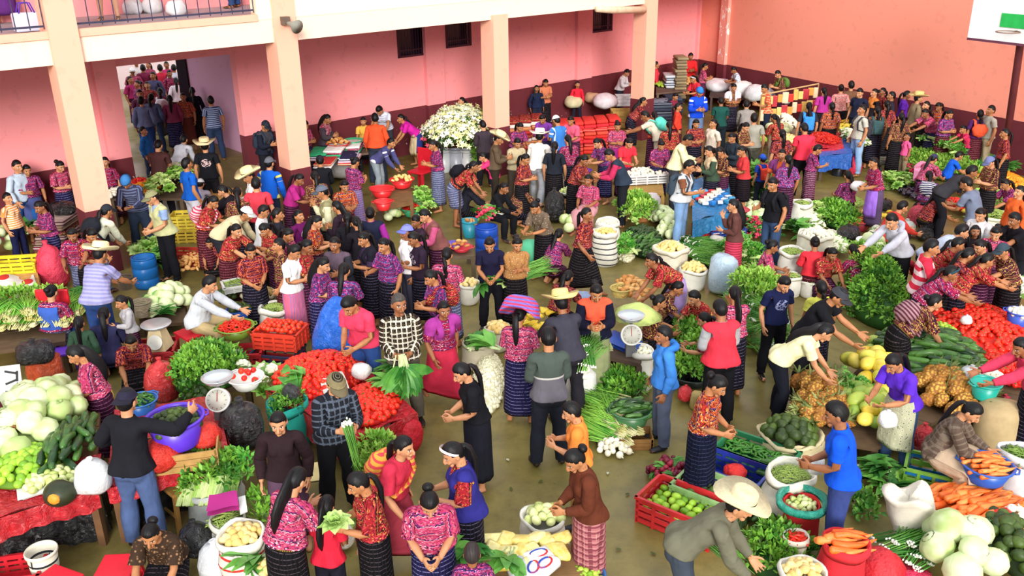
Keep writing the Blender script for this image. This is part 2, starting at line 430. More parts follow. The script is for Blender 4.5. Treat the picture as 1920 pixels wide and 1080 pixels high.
def garment(lod, cuts, keep, offset, key, blur=2):
    """a shell cut out of the clothing body: cuts = planes (co, normal), keep(x,y,z) masks vertices, offset(v) = how loose"""
    k = ('g', lod, key)
    if k in TPL: return TPL[k]
    bm = TPL['cloth%d' % lod].copy()
    for co, no in cuts:
        bmesh.ops.bisect_plane(bm, geom=bm.verts[:]+bm.edges[:]+bm.faces[:], dist=1e-4, plane_co=co, plane_no=no)
    bm.faces.ensure_lookup_table()
    c = np.array([f.calc_center_median() for f in bm.faces]); mk = keep(c[:, 0], c[:, 1], c[:, 2])
    bmesh.ops.delete(bm, geom=[f for f, q in zip(bm.faces[:], mk) if not q], context='FACES')
    bmesh.ops.remove_doubles(bm, verts=bm.verts[:], dist=.003)
    for _ in range(blur): bmesh.ops.smooth_vert(bm, verts=[q for q in bm.verts if not q.is_boundary], factor=.5, use_axis_x=True, use_axis_y=True, use_axis_z=True)
    bm.normal_update()
    v = np.array([q.co[:] for q in bm.verts]); n = np.array([q.normal[:] for q in bm.verts])
    W0 = v.copy()
    v2 = v+n*offset(v)[:, None]
    bm.verts.index_update()
    f = [tuple(q.index for q in p.verts) for p in bm.faces]
    # hems turned in, so that the cloth has an edge
    bnd = [e for e in bm.edges if e.is_boundary]; inner = {}
    ex = []
    for e in bnd:
        lp = e.link_loops[0]; a, b = lp.vert.index, lp.link_loop_next.vert.index
        for i in (a, b):
            if i not in inner: inner[i] = len(v2)+len(ex); ex.append(W0[i]+(v2[i]-W0[i])*.35)
        f.append((b, a, inner[a], inner[b]))
    if ex: v2 = np.concatenate([v2, np.array(ex)])
    bm.free()
    TPL[k] = (v2, f, weights(v2)); return TPL[k]

def g_top(lod, sleeve, hem, loose, nk=1.364, open_=False, vneck=0.):
    def keep(x, y, z):
        q = (z > hem) & (np.abs(x) < max(sleeve, .2)) & (z < nk+.0)
        if sleeve <= .2: q &= np.abs(x) < .175
        if open_: q &= ~((y < 0) & (np.abs(x) < .05+.0*z) & (z > hem))
        if vneck: q &= ~((y < 0) & (np.abs(x) < (z-(nk-vneck))*.55) & (z > nk-vneck))
        return q
    def off(v):
        x, y, z = v.T; ax = np.abs(x)
        a = smooth(.14, .22, ax)*(z > 1.1)
        body = .014+(.008 if sleeve <= .2 and nk < 1.362 else 0)+loose*smooth(1.25, hem, z)*(.8)+.012*smooth(1.0, .8, z)
        return body*(1-a)+a*(.010+loose*.75*smooth(.15, .40, ax)*(1-smooth(.45, .62, ax)*.6))
    cuts = [((0, 0, hem), (0, 0, 1)), ((0, 0, nk), (0, 0, 1)), ((sleeve, 0, 0), (1, 0, 0)), ((-sleeve, 0, 0), (1, 0, 0))]
    if sleeve <= .2: cuts += [((.175, 0, 0), (1, 0, 0)), ((-.175, 0, 0), (1, 0, 0))]
    if open_: cuts += [((.05, 0, 0), (1, 0, 0)), ((-.05, 0, 0), (1, 0, 0))]
    if vneck:
        for s in (1, -1): cuts.append(((0, 0, nk-vneck), (s, 0, -.55)))
    return garment(lod, cuts, keep, off, ('top', sleeve, hem, loose, nk, open_, vneck))
def g_trousers(lod, hem, loose):
    def off(v):
        z = v[:, 2]; return .009+loose*smooth(.85, .15, z)+.004*smooth(.8, .97, z)
    return garment(lod, [((0, 0, hem), (0, 0, 1)), ((0, 0, .985), (0, 0, 1))], lambda x, y, z: (z > hem) & (z < .985) & (np.abs(x) < .3), off, ('tr', hem, loose))
def g_shoes(lod, s):
    return garment(lod, [((0, 0, .085), (0, 0, 1))], lambda x, y, z: (z < .085) & (x*s > 0), lambda v: np.full(len(v), .007), 'shoe%d' % s, 0)
def g_skirt(lod, hem, wide=0., top=.99, half=None, off=0.):
    k = ('sk', lod, hem, wide, top, half, off)
    if k in TPL: return TPL[k]
    n, m = (40, 14) if lod == 0 else (26, 9)
    rows = [(.99, .153, .113), (.93, .17, .132), (.86, .19, .15), (.75, .192, .152), (.6, .186, .15), (.45, .182, .152), (.3, .182, .156), (.1, .184, .158)]
    zs = np.linspace(top, hem, m); A = np.array(rows)[::-1]
    rx = np.interp(zs, A[:, 0], A[:, 1])+wide*smooth(.9, .2, zs)+off; ry = np.interp(zs, A[:, 0], A[:, 2])+wide*smooth(.9, .2, zs)+off
    if half: a = np.linspace(-math.pi/2-half, -math.pi/2+half, n)
    else: a = np.arange(n)*2*math.pi/n
    v = []
    for i in range(m):
        pl = 1+.035*smooth(.95, .5, zs[i])*np.cos(a*9+1.3*np.sin(a*2))+.02*smooth(.9, .4, zs[i])*np.cos(a*5+.7)
        v.append(np.stack([np.cos(a)*rx[i]*pl, np.sin(a)*ry[i]*pl+.006, np.full(n, zs[i])], 1))
    v = np.concatenate(v)
    w = n-1 if half else n
    f = [(i*n+j, (i+1)*n+j, (i+1)*n+(j+1) % n, i*n+(j+1) % n) for i in range(m-1) for j in range(w)]
    iv = v[-n:]*V(.93, .93, 1)+V(0, 0, .012); b = len(v); v = np.concatenate([v, iv])
    f += [((m-1)*n+j, b+j, b+(j+1) % n, (m-1)*n+(j+1) % n) for j in range(w)]
    TPL[k] = (v, f, weights(v, True)); return TPL[k]

# ---- hair, hats (all fixed to the head)
def g_hair(style, lod):
    k = ('hair', style, lod)
    if k in TPL: return TPL[k]
    n, m = (30, 21) if lod == 0 else (20, 14)
    v, f = sh_ball((0, 0, 0), 1, n, m); p = head_fn(v)
    y, z = p[:, 1], p[:, 2]
    fem = style != 'short'
    line = np.interp(y, [-.09, -.065, -.03, .0, .02, .05, .09], [1.562, 1.556, 1.53, 1.487 if not fem else 1.47, 1.46, 1.425, 1.42])
    tk = .085 if style != 'short' else .10
    th = -.10+(tk+.10)*smooth(-.012, .014, z-line)
    if fem: th = th-.03*np.exp(-(p[:, 0]/.006)**2)*(y < .03)*(z > 1.56)
    else: th = th+.03*smooth(1.52, 1.6, z)
    c = V(0, 0, 1.494); p = c+(p-c)*(1+th)[:, None]
    mb = MB(); mb.add(p, f); nn = 12 if lod == 0 else 8
    if style == 'tail':
        mb.add(*sh_tube([(0, .088, 1.51), (0, .118, 1.50), (0, .135, 1.45), (0, .135, 1.36), (.01, .128, 1.26), (.012, .122, 1.17), (.01, .118, 1.11)], [.028, .024, .034, .036, .032, .022, .006], nn, sq=(1.2, .8)))
    elif style == 'braid':
        pts = [(0.012*math.sin(i*1.6), .10+.03*math.exp(-((i-3)/4)**2)+.008*math.cos(i*1.6), 1.46-.032*i) for i in range(15)]
        mb.add(*sh_tube(pts, [.03+.006*math.cos(i*3.14) for i in range(14)]+[.008], nn))
    elif style == 'long':
        mb.add(*sh_tube([(0, .045, 1.56), (0, .07, 1.48), (0, .083, 1.40), (0, .105, 1.32), (0, .122, 1.22), (0, .12, 1.12), (0, .115, 1.04)], [.05, .074, .078, .09, .088, .066, .02], nn+6, sq=(1., .42)))
    elif style == 'bun':
        mb.add(*sh_ball((0, .115, 1.53), (.048, .04, .042), nn+2, 9))
    elif style == 'loose':
        for s in (1, -1):
            mb.add(*sh_tube([(s*.05, .0, 1.55), (s*.074, -.005, 1.47), (s*.082, -.02, 1.38), (s*.085, -.055, 1.29), (s*.08, -.085, 1.2), (s*.075, -.09, 1.14)], [.03, .028, .03, .03, .024, .006], nn))
        mb.add(*sh_tube([(0, .06, 1.54), (0, .075, 1.44), (0, .1, 1.32), (0, .12, 1.2), (0, .115, 1.1)], [.06, .078, .09, .075, .02], nn+4, sq=(1., .42)))
    v = mb.verts(); TPL[k] = (v, mb.f, weights(v, hair=True)); return TPL[k]
def g_hat(kind, lod):
    k = ('hat', kind, lod)
    if k in TPL: return TPL[k]
    n = 28 if lod == 0 else 18
    mb = MB(); mb2 = MB()
    if kind == 'straw':
        pr = [(.205, -.012), (.2, -.02), (.16, -.03), (.11, -.032), (.096, -.025), (.094, .03), (.088, .07), (.07, .082), (.03, .072), (.001, .07)]
        v, f = sh_lathe(pr, n, (0, 0, 0), 1.0, 1.12)
        v[:, 2] += .9*np.clip(np.abs(v[:, 0])-.1, 0, 1)**1.0*.55+0*v[:, 1]
        mb.add(v+V(0, .0, 1.575), f)
        b, bf = sh_lathe([(.0985, -.022), (.0995, -.02), (.0985, .004), (.096, .006)], n, (0, 0, 1.575), 1., 1.12, close=False); mb2.add(b, bf)
    elif kind in ('cap', 'capback'):
        v, f = sh_ball((0, 0, 0), 1, n, 15); p = head_fn(v, .13); p[:, 2] = np.maximum(p[:, 2], 1.532+.012*np.clip(p[:, 1]/.09, -1, 1)*-1); mb.add(p, f)
        s = -1 if kind == 'cap' else 1
        a = np.linspace(-1.15, 1.15, 11); vs = []
        for r, dz in ((.085, 0), (.125, -.002), (.165, -.012), (.172, -.016)):
            vs.append(np.stack([np.sin(a)*.082*(1+(r-.085)*.6), s*(np.cos(a)*(r-.0)+.0)*np.where(np.abs(a) < 9, 1, 1), 1.540+dz-.03*np.sin(a)**2*(r/.17)], 1))
        top = np.concatenate(vs); bot = top-V(0, 0, .006); q = len(top)
        ff = [(i*11+j, i*11+j+1, (i+1)*11+j+1, (i+1)*11+j) for i in range(3) for j in range(10)]
        mb2.add(np.concatenate([top, bot]), ff+[tuple(x+q for x in reversed(t)) for t in ff]+[(33+j, 33+j+1, q+33+j+1, q+33+j) for j in range(10)])
    elif kind == 'knit':
        v, f = sh_ball((0, 0, 0), 1, n, 15); p = head_fn(v, .14); p[:, 2] = np.maximum(p[:, 2], 1.525-.25*np.clip(p[:, 1], 0, .1)); mb.add(p, f)
        a, af = sh_lathe([(1.0, -.018), (1.05, -.01), (1.05, .012), (1., .02)], n, close=False); mb2.add(a*V(.086, .107, 1)+V(0, .003, 1.532), af)
    elif kind == 'cloth':                                                                    # folded carrying cloth laid on the head
        for i in range(4):
            v, f = sh_ball((0, 0, 0), 1, n, 13); v = np.sign(v)*np.abs(v)**.7; v = v*V(.25-.014*i, .20-.01*i, .034)
            v[:, 2] -= 1.5*np.clip(np.abs(v[:, 0])-.07, 0, 1)**1.5+.5*np.clip(-v[:, 1]-.08, 0, 1); mb.add(v+V(0, .015, 1.605+.034*i), f)
    elif kind == 'band':
        a, af = sh_lathe([(1.0, -.012), (1.02, -.008), (1.02, .008), (1., .012)], n, close=False)
        p = a*V(.0815, .104, 1); p = p @ rotm((1, 0, 0), -.9).T+V(0, .0, 1.53); mb.add(p, af)
    elif kind == 'hood':
        v, f = sh_ball((0, 0, 0), 1, n, 15); p = head_fn(v, .19); c = V(0, .02, 1.494)
        sink = smooth(-.045, -.02, p[:, 1]*.8+.25*(1.50-p[:, 2])*0+.0); p = c+(p-c)*(.7+.3*sink)[:, None]; mb.add(p, f)
        mb.add(*sh_tube([(0, .0, 1.47), (0, .03, 1.40), (0, .04, 1.33)], [.085, .09, .11], n))
    elif kind == 'hooddown':
        mb.add(*sh_tube([(-.10, -.02, 1.335), (-.10, .06, 1.36), (-.05, .115, 1.35), (0, .13, 1.33), (.05, .115, 1.35), (.10, .06, 1.36), (.10, -.02, 1.335)], [.03, .04, .05, .055, .05, .04, .03], 10))
    r = []
    for m in (mb, mb2):
        if m.n: v = m.verts(); r.append((v, m.f, weights(v, hair=True)))
    TPL[k] = r; return r
def bevel_box(c, s, b=.01):
    """box with rounded edges"""
    bm = bmesh.new(); bmesh.ops.create_cube(bm, size=1.)
    bmesh.ops.scale(bm, vec=s, verts=bm.verts[:]); bmesh.ops.bevel(bm, geom=bm.edges[:]+bm.verts[:], offset=b, segments=2, affect='EDGES', profile=.5)
    bm.verts.index_update(); v = np.array([q.co[:] for q in bm.verts]); f = [tuple(x.index for x in p.verts) for p in bm.faces]; bm.free()
    return v+np.asarray(c, float), f
# ---------------------------------------------------------------- fabrics (patterns live in the garment's own rest coordinates)
def fabric(s):
    if s in FABN: s = FABN[s]
    key = ('fab', s)
    if key in MATS: return MATS[key]
    q = s.split('/'); kind = q[0]; c = ['#'+x for x in q[1:]]
    while len(c) < 4: c.append(c[-1])
    t = NT('cloth_'+q[0]+'_'+q[1], .85, .12); P = t.rest(); X, Y, Z = t.xyz(P)[:3]
    nz = t.noise(P, 9., 3.)
    fold = t.noise(t.n('ShaderNodeMapping', {'Vector': P, 'Scale': (9, 9, 4.5)}).outputs[0], 1., 2., .5)
    def stripe(v, freq, duty, ph=0.):
        f = t.math('FRACT', t.math('MULTIPLY_ADD', v, freq, 10+ph)); return t.math('LESS_THAN', f, duty)
    R = t.math('ARCTAN2', X, Y)
    if kind == 'p':
        col = t.mix(nz, dark(c[0], .84), dark(c[0], 1.1))
    elif kind == 'hs':
        wob = t.math('MULTIPLY_ADD', nz, .012, Z)
        col = t.mix(stripe(wob, float(q[3]) if len(q) > 3 else 22., .5), c[0], c[1])
    elif kind == 'vs':
        col = t.mix(stripe(X, float(q[3]) if len(q) > 3 else 40., .3), c[0], c[1])
    elif kind == 'pl':
        a = t.mix(stripe(Z, 16., .3), c[0], c[1]); b = t.mix(stripe(X, 18., .25), a, c[1])
        col = t.mix(stripe(Z, 16., .06, .5), t.mix(stripe(X, 18., .06, .5), b, c[2]), c[2])
    elif kind == 'fl':
        d = t.n('ShaderNodeTexVoronoi', {'Vector': P, 'Scale': 26.}).outputs['Distance']
        col = t.ramp(d, [(.18, c[1]), (.32, c[2]), (.42, c[0])])
    elif kind == 'hp':                                             # woven blouse: coloured bands, zigzags and brocade specks
        dn = t.noise(P, 16., 3., .6)
        zz = t.math('PINGPONG', t.math('MULTIPLY', t.math('ADD', X, Y), 22.), .5)
        wz = t.math('ADD', t.math('MULTIPLY', Z, 13.), t.math('MULTIPLY_ADD', zz, .22, t.math('MULTIPLY', dn, .55)))
        band = t.ramp(t.math('FRACT', wz), [(0., c[0]), (.20, dark(c[0], .55)), (.27, c[2]), (.36, c[0]), (.52, c[1]), (.57, dark(c[0], .35)), (.66, c[3]), (.76, c[0]), (.90, c[2]), (.95, dark(c[0], .6))], 'CONSTANT')
        vo = t.n('ShaderNodeTexVoronoi', {'Vector': t.n('ShaderNodeMapping', {'Vector': P, 'Scale': (1, 1, 1.8)}).outputs[0], 'Scale': 62.}).outputs['Color']; vx = t.xyz(vo)
        bro = t.ramp(vx[1], [(0., c[1]), (.22, c[2]), (.5, dark(c[0], .3)), (.72, c[3]), (.86, dark(c[2], 1.25))], 'CONSTANT')
        big = t.math('GREATER_THAN', t.noise(P, 7., 2.), .46)
        k = t.math('MULTIPLY', t.math('GREATER_THAN', vx[0], .52), t.math('MULTIPLY_ADD', big, .6, .3))
        col = t.mix(k, band, bro)
    elif kind == 'ck':                                             # wrap skirt: dark ground, thin ikat lines
        d1 = t.math('MULTIPLY', stripe(Z, 21., .17), t.math('GREATER_THAN', t.noise(P, 60., 1.), .42))
        d2 = stripe(R, 5.1, .10)
        col = t.mix(d2, t.mix(d1, t.mix(nz, dark(c[0], .8), dark(c[0], 1.15)), c[1]), c[2])
        waist = t.math('MULTIPLY', t.math('GREATER_THAN', Z, .925), t.math('LESS_THAN', Z, .985))
        if len(q) > 4: col = t.mix(waist, col, t.mix(stripe(R, 9., .5), c[3], dark(c[3], .4)))
    elif kind == 'pr':                                             # plain with a print on the chest (front) or on the back
        side = t.math('LESS_THAN', Y, -.03) if q[-1] == 'f' else t.math('GREATER_THAN', Y, .03)
        ex = t.math('POWER', t.math('DIVIDE', X, .10), 2.); ez = t.math('POWER', t.math('DIVIDE', t.math('SUBTRACT', Z, 1.17), .085), 2.)
        ins = t.math('LESS_THAN', t.math('ADD', ex, ez), 1.)
        ink = t.math('GREATER_THAN', t.noise(t.n('ShaderNodeMapping', {'Vector': P, 'Scale': (30, 30, 55)}).outputs[0], 1., 2.), .5)
        col = t.mix(t.math('MULTIPLY', t.math('MULTIPLY', ins, ink), side), t.mix(nz, dark(c[0], .85), dark(c[0], 1.1)), c[1])
    elif kind == 'sp':                                             # plain with side panels / shoulder stripes
        k = t.math('GREATER_THAN', t.math('ABSOLUTE', X), .13); k2 = t.math('LESS_THAN', t.math('ABSOLUTE', X), .30)
        col = t.mix(t.math('MULTIPLY', stripe(X, 9., .35), t.math('MULTIPLY', k, k2)), c[0], c[1])
    elif kind == 'cb':                                             # colour blocks: upper c0, thin c1 line, lower c2
        col = t.ramp(t.math('MULTIPLY_ADD', Z, 2., -1.6), [(0., c[2]), (.58, c[1]), (.62, c[0])], 'CONSTANT')
    else: raise ValueError(s)
    if kind not in ('p',): col = t.mix(t.math('MULTIPLY', nz, .5), col, '#000000', 'MIX') if kind in ('ck', 'hp') else t.mix(.25, col, t.mix(nz, dark(c[0], .7), c[0]))
    t.col(col); t.bump(fold, .6, .05)
    MATS[key] = t.m; return t.m

SKINS = {}
def skin_mat(tone):
    if tone in SKINS: return SKINS[tone]
    base = ['#b0764f', '#96603f', '#c48a64', '#7c4c34', '#d9a585'][tone]
    t = NT('skin', .55, .35); P = t.rest(); X, Y, Z = t.xyz(P)[:3]
    nz = t.noise(P, 14., 3.)
    col = t.mix(nz, dark(base, .86), dark(base, 1.1))
    ax = t.math('ABSOLUTE', X)
    def ell(cx, cz, rx, rz, vx=None):
        a = t.math('POWER', t.math('DIVIDE', t.math('SUBTRACT', vx or ax, cx), rx), 2.); b = t.math('POWER', t.math('DIVIDE', t.math('SUBTRACT', Z, cz), rz), 2.)
        return t.math('MULTIPLY', t.math('LESS_THAN', t.math('ADD', a, b), 1.), t.math('LESS_THAN', Y, -.045))
    col = t.mix(ell(.0, 1.430, .024, .0095, X), col, dark(base, .62) if tone != 4 else '#b06a60')
    col = t.mix(ell(.033, 1.516, .019, .0042), col, '#17100c')      # brows
    col = t.mix(ell(.031, 1.4965, .0155, .0062), col, '#e9e2dc'); col = t.mix(ell(.031, 1.497, .0066, .0066), col, '#140c08')
    col = t.mix(ell(.031, 1.5025, .0165, .0022), col, '#1c120d')
    nail = t.math('MULTIPLY', t.math('GREATER_THAN', ax, .80), t.math('GREATER_THAN', Z, 1.303))
    col = t.mix(nail, col, dark(base, 1.3))
    t.col(col); SKINS[tone] = t.m; return t.m
def hair_mat(c='#0c0a0d'):
    key = ('hair', c)
    if key in MATS: return MATS[key]
    t = NT('hair', .5, .25); P = t.rest(); nz = t.noise(t.n('ShaderNodeMapping', {'Vector': P, 'Scale': (70, 20, 8)}).outputs[0], 1., 3.)
    t.col(t.mix(nz, dark(c, .6), dark(c, 1.5))); t.bump(nz, .6, .01); MATS[key] = t.m; return t.m

PO = dict(
 stand=dict(armL=(.07, .04, -.47), armR=(.07, .05, -.46)),
 hold=dict(arm=(-.08, .24, -.22), bend=6, nod=22, pron=10),
 holdlow=dict(arm=(-.09, .20, -.33), bend=12, nod=28, pron=10),
 work=dict(arm=(-.06, .30, -.26), bend=22, nod=22, pron=60),
 one=dict(armL=(.07, .03, -.46), armR=(-.04, .28, -.22), bend=5, nod=12),
 oneL=dict(armR=(.07, .03, -.46), armL=(-.04, .28, -.22), bend=5, nod=12),
 reachR=dict(armR=(.02, .46, -.2), armL=(.02, .2, -.34), bend=24, nod=12, pronR=60),
 reachL=dict(armL=(.02, .46, -.2), armR=(.02, .2, -.34), bend=24, nod=12, pronL=60),
 reach=dict(arm=(-.02, .44, -.22), bend=34, nod=8, pron=60),
 lean=dict(arm=(.0, .36, -.32), bend=42, nod=5, pron=60),
 bend=dict(arm=(-.04, .24, -.42), bend=68, tilt=44, nod=-6, hip=6, knee=10, pron=60, hipR=12, kneeR=16),
 chin=dict(armR=(-.14, .20, -.02), armL=(-.10, .2, -.26), bend=4, nod=10, pronR=0),
 up=dict(armR=(.08, .30, .12), armL=(.06, .1, -.44)),
 away=dict(armR=(.26, .30, -.04), armL=(.10, .20, -.30), bend=8, nod=8, pronR=50, el=.7),
 cross=dict(arm=(-.20, .19, -.20), pron=10, bend=3, nod=15),
 hips=dict(arm=(.12, .02, -.32), el=1.5),
 walk=dict(hipL=22, kneeL=8, hipR=-14, kneeR=26, armL=(.06, -.10, -.44), armR=(.06, .16, -.42), bend=6),
 walkb=dict(hipL=24, kneeL=8, hipR=-14, kneeR=26, armL=(-.02, .24, -.36), armR=(0, .28, -.34), bend=24, nod=0),
 sit=dict(hip=84, knee=86, abd=10, arm=(-.04, .28, -.30), bend=12, nod=16),
 sitw=dict(hip=84, knee=86, abd=14, arm=(-.04, .34, -.30), bend=30, nod=14, pron=50),
 sitr=dict(hip=84, knee=80, abd=18, armR=(.02, .44, -.22), armL=(.0, .42, -.28), bend=26, nod=12, pron=60),
 kneel=dict(hip=62, knee=146, abd=8, arm=(-.04, .28, -.28), bend=12, nod=16, ankle=-70),
 kneelw=dict(hip=62, knee=146, abd=8, arm=(-.03, .36, -.32), bend=36, nod=10, pron=60, ankle=-70),
 squat=dict(hip=108, knee=128, abd=14, arm=(.0, .36, -.30), bend=34, nod=10, pron=40),
)
PEOPLE = {}
HAIRS = ('short', 'tail', 'braid', 'long', 'bun', 'loose')
def person(row):
    """row: 'px py height yaw pose | garments | label | id'  (px,py = head in the photograph)"""
    F = [x.strip() for x in row.split('|')]; a = F[0].split()
    px, py, H, yaw, pose = float(a[0]), float(a[1]), float(a[2]), float(a[3]), a[4]
    pp = dict(PO[pose]); base = 0.; dep = None; tone = None; jit = random.Random(row)
    gar = [x for x in F[1].split() if '=' not in x]
    if any(x.startswith('pants') for x in gar) and not any(x.startswith('shoes') for x in gar): gar.append('shoes:'+jit.choice(['2a2420', '1c1a18', '3a2c20', '303238']))
    for x in a[5:]+[x for x in F[1].split() if '=' in x]:
        k, val = x.split('='); val = tuple(float(q) for q in val.split(',')) if ',' in val else float(val)
        if k == 'z': base = val
        elif k == 'feet': dep = 'feet'
        elif k == 'tone': tone = int(val)
        else: pp[k] = val
    s = H/1.60; head_k = 1.06+.28*max(0., (1.45-H))/.5; wide = pp.pop('wide', 1.)
    for k, am in (('bend', 4), ('nod', 5), ('look', 9), ('lean', 3)): pp[k] = pp.get(k, 0)+jit.uniform(-am, am)
    RT = pose_solve(pp); yr = math.radians(yaw); Rw = rz(yr)
    d0 = at(px, py, .7); lod = 0 if d0[1] < 11.8 else 1
    def post(v, W, fat=False):
        v = v.copy()
        if wide != 1. : k = W[:, BI['pelvis']]+W[:, BI['spine']]+W[:, BI['chest']]; v[:, :2] *= (1+(wide-1)*k)[:, None]
        h = W[:, BI['head']]; j = REST[BI['head']]
        v = v+(v-j)*(h*(head_k-1))[:, None]
        return skin_verts(v, W, RT)*s
    bv, bf, bW = TPL['body%d' % lod]; pv = post(bv, bW); zmin = pv[:, 2].min()
    hc = post(V(0, 0, 1.494)[None], weights(V(0, 0, 1.494)[None], hair=True))[0]
    lift = base-zmin
    g = at(px, py, hc[2]+lift) if dep is None else at(px, py, base)
    off = Rw @ V(hc[0], hc[1], 0) if dep is None else 0
    root = V(g[0], g[1], base)-off; root[2] = base
    ws = root @ U                                                  # nobody stands in a wall
    over = max(root @ N-(DW-.42) if not (sL+.2 < ws < sR-.1) else 0., (root-RP) @ RN+.42)
    if base < 1 and over > 0 and 'free' not in pp: vd = V(root[0], root[1], 0); vd /= np.linalg.norm(vd); root -= vd*over/max(.3, min(vd @ N, 1) if root @ N > DW-.45 else vd @ RN)
    if tone is None: tone = jit.choice([0, 0, 1, 2])
    dz = V(0, 0, -zmin)
    o = link('person', mesh_from('person', pv+dz, bf, skin_mat(tone), True, None, bv))
    o.location = tuple(root); o.rotation_euler = (0, 0, yr)
    tag(o, F[2], 'person')
    def put(name, g, mat, parent=None, folds=0.):
        v, f, W = g; q = post(v, W)
        return link(name, mesh_from(name, q+dz, f, mat, True, None, v), parent or o)
    hat = None; hcol = '#0c0a0d'; hair = None; items = []
    for tk in gar:
        q = tk.split(':'); k = q[0]; fb = q[-1]
        if k in HAIRS: hair = k; hcol = '#'+q[1] if len(q) > 1 else hcol
        elif k == 'tee': put('shirt', g_top(lod, .33, .86, .022), fabric(fb))
        elif k == 'blouse': put('blouse', g_top(lod, .36, .90, .03), fabric(fb))
        elif k == 'huipil': put('huipil', g_top(lod, .385, .93, .045, 1.358), fabric(fb))
        elif k == 'ls': put('sweater', g_top(lod, .64, .86, .026), fabric(fb))
        elif k == 'jacket':
            put('shirt', g_top(lod, .2, .92, .0, 1.36), fabric(q[1] if len(q) > 2 else 'p/d8d0c8')); put('jacket', g_top(lod, .65, .84, .04, 1.364, True), fabric(fb))
        elif k == 'vest': put('vest', g_top(lod, .2, .86, .045, 1.36, False, .12), fabric(fb))
        elif k == 'tank': put('shirt', g_top(lod, .2, .88, .015, 1.3), fabric(fb))
        elif k == 'pants': put('trousers', g_trousers(lod, .07, .028), fabric(fb))
        elif k == 'shorts': put('shorts', g_trousers(lod, .46, .02), fabric(fb))
        elif k == 'skirt': put('skirt', g_skirt(lod, .17), fabric(fb))
        elif k == 'mini': put('skirt', g_skirt(lod, .42), fabric(fb))
        elif k == 'maxi': put('skirt', g_skirt(lod, .09, .02), fabric(fb))
        elif k == 'shoes': put('shoe', g_shoes(lod, 1), M('#'+fb, .5)); put('shoe', g_shoes(lod, -1), M('#'+fb, .5))
        elif k == 'apron':
            put('apron', g_skirt(lod, .36, .01, .99, 1.25, .022), fabric(fb))
        elif k == 'bib': put('bib', garment(lod, [((0, 0, .95), (0, 0, 1)), ((0, 0, 1.29), (0, 0, 1)), ((.11, 0, 0), (1, 0, 0)), ((-.11, 0, 0), (1, 0, 0))], lambda x, y, z: (z > .95) & (z < 1.29) & (np.abs(x) < .11), lambda v: np.full(len(v), .05), 'bib'), fabric(fb))
        elif k == 'shawl': put('shawl', garment(lod, [((0, 0, 1.10), (0, .0, 1)), ((.30, 0, 0), (1, 0, 0)), ((-.30, 0, 0), (1, 0, 0)), ((0, 0, 1.36), (0, 0, 1)), ((.045, 0, 0), (1, 0, 0)), ((-.045, 0, 0), (1, 0, 0))], lambda x, y, z: (z > 1.10) & (z < 1.36) & (np.abs(x) < .30) & ~((y < 0) & (np.abs(x) < .045)), lambda v: np.full(len(v), .034), 'shawl'), fabric(fb))
        elif k in ('bundle', 'pack'):
            mb = MB()
            if k == 'bundle':
                v, f = sh_ball((0, 0, 0), 1, 18, 13); v = v*V(.19, .12, .17)*(1+.06*np.sin(v[:, [0]]*7+v[:, [2]]*5)); mb.add(v+V(.0, .19, 1.13), f)
            else: mb.add(*bevel_box((0, .18, 1.10), (.28, .14, .36), .05)); mb.add(*bevel_box((0, .26, 1.03), (.2, .06, .17), .025))
            v = mb.verts(); W = np.zeros((len(v), len(BONES))); W[:, BI['chest']] = 1
            b = put('carrying_cloth' if k == 'bundle' else 'backpack', (v, mb.f, W), fabric(fb))
            mb = MB()                                             # straps or the knotted ends over the shoulders
            for sg in (1, -1):
                if k == 'bundle' and sg < 0: mb.add(*sh_tube([(-.13, .17, 1.06), (-.175, .03, 1.0), (-.12, -.125, 1.03), (.02, -.15, 1.14), (.10, -.115, 1.26)], [.03, .035, .032, .035, .035], 8, sq=(1.4, .5)))
                else: mb.add(*sh_tube([(sg*.12, .16, 1.22), (sg*.115, .09, 1.345), (sg*.11, -.04, 1.35), (sg*.11, -.125, 1.25), (sg*.13, -.12, 1.08), (sg*.16, .05, 1.02)][:6 if k == 'pack' else 4], .03, 8, sq=(1.1, .4)))
            v = mb.verts(); W = np.zeros((len(v), len(BONES))); W[:, BI['chest']] = 1
            put('strap', (v, mb.f, W), fabric(fb), b)
        elif k in ('straw', 'cap', 'capback', 'knit', 'cloth', 'band', 'hood', 'hooddown'):
            pc = g_hat(k, lod); nm = dict(straw='straw_hat', cap='cap', capback='cap', knit='knit_cap', cloth='head_cloth', band='headband', hood='hood', hooddown='hood')[k]
            h = put(nm, pc[0], fabric(fb) if '/' in fb or fb in FABN else M('#'+fb, .8, .15, 40.))
            if len(pc) > 1: put({'straw': 'hat_band'}.get(k, 'visor'), pc[1], M('#3a2a1c' if k == 'straw' else '#'+dark(fb, .8).strip('#'), .7), h)
        elif k == 'bald': hair = ''
        else: raise ValueError(tk)
    if hair is None: hair = 'short'
    if hair: put('hair', g_hair(hair, lod), hair_mat(hcol))
    r = dict(o=o, root=root, yaw=yr, Rw=Rw, s=s)
    for S in 'LR':
        i = BI['hand'+S]; lp = (RT[1][i]+RT[0][i] @ (V(*JN['fing'+S])-V(*JN['hand'+S])+V(0, 0, -.03)))*s+dz
        r['hand'+S] = root+Rw @ lp
    if len(F) > 3: PEOPLE[F[3]] = r
    return r
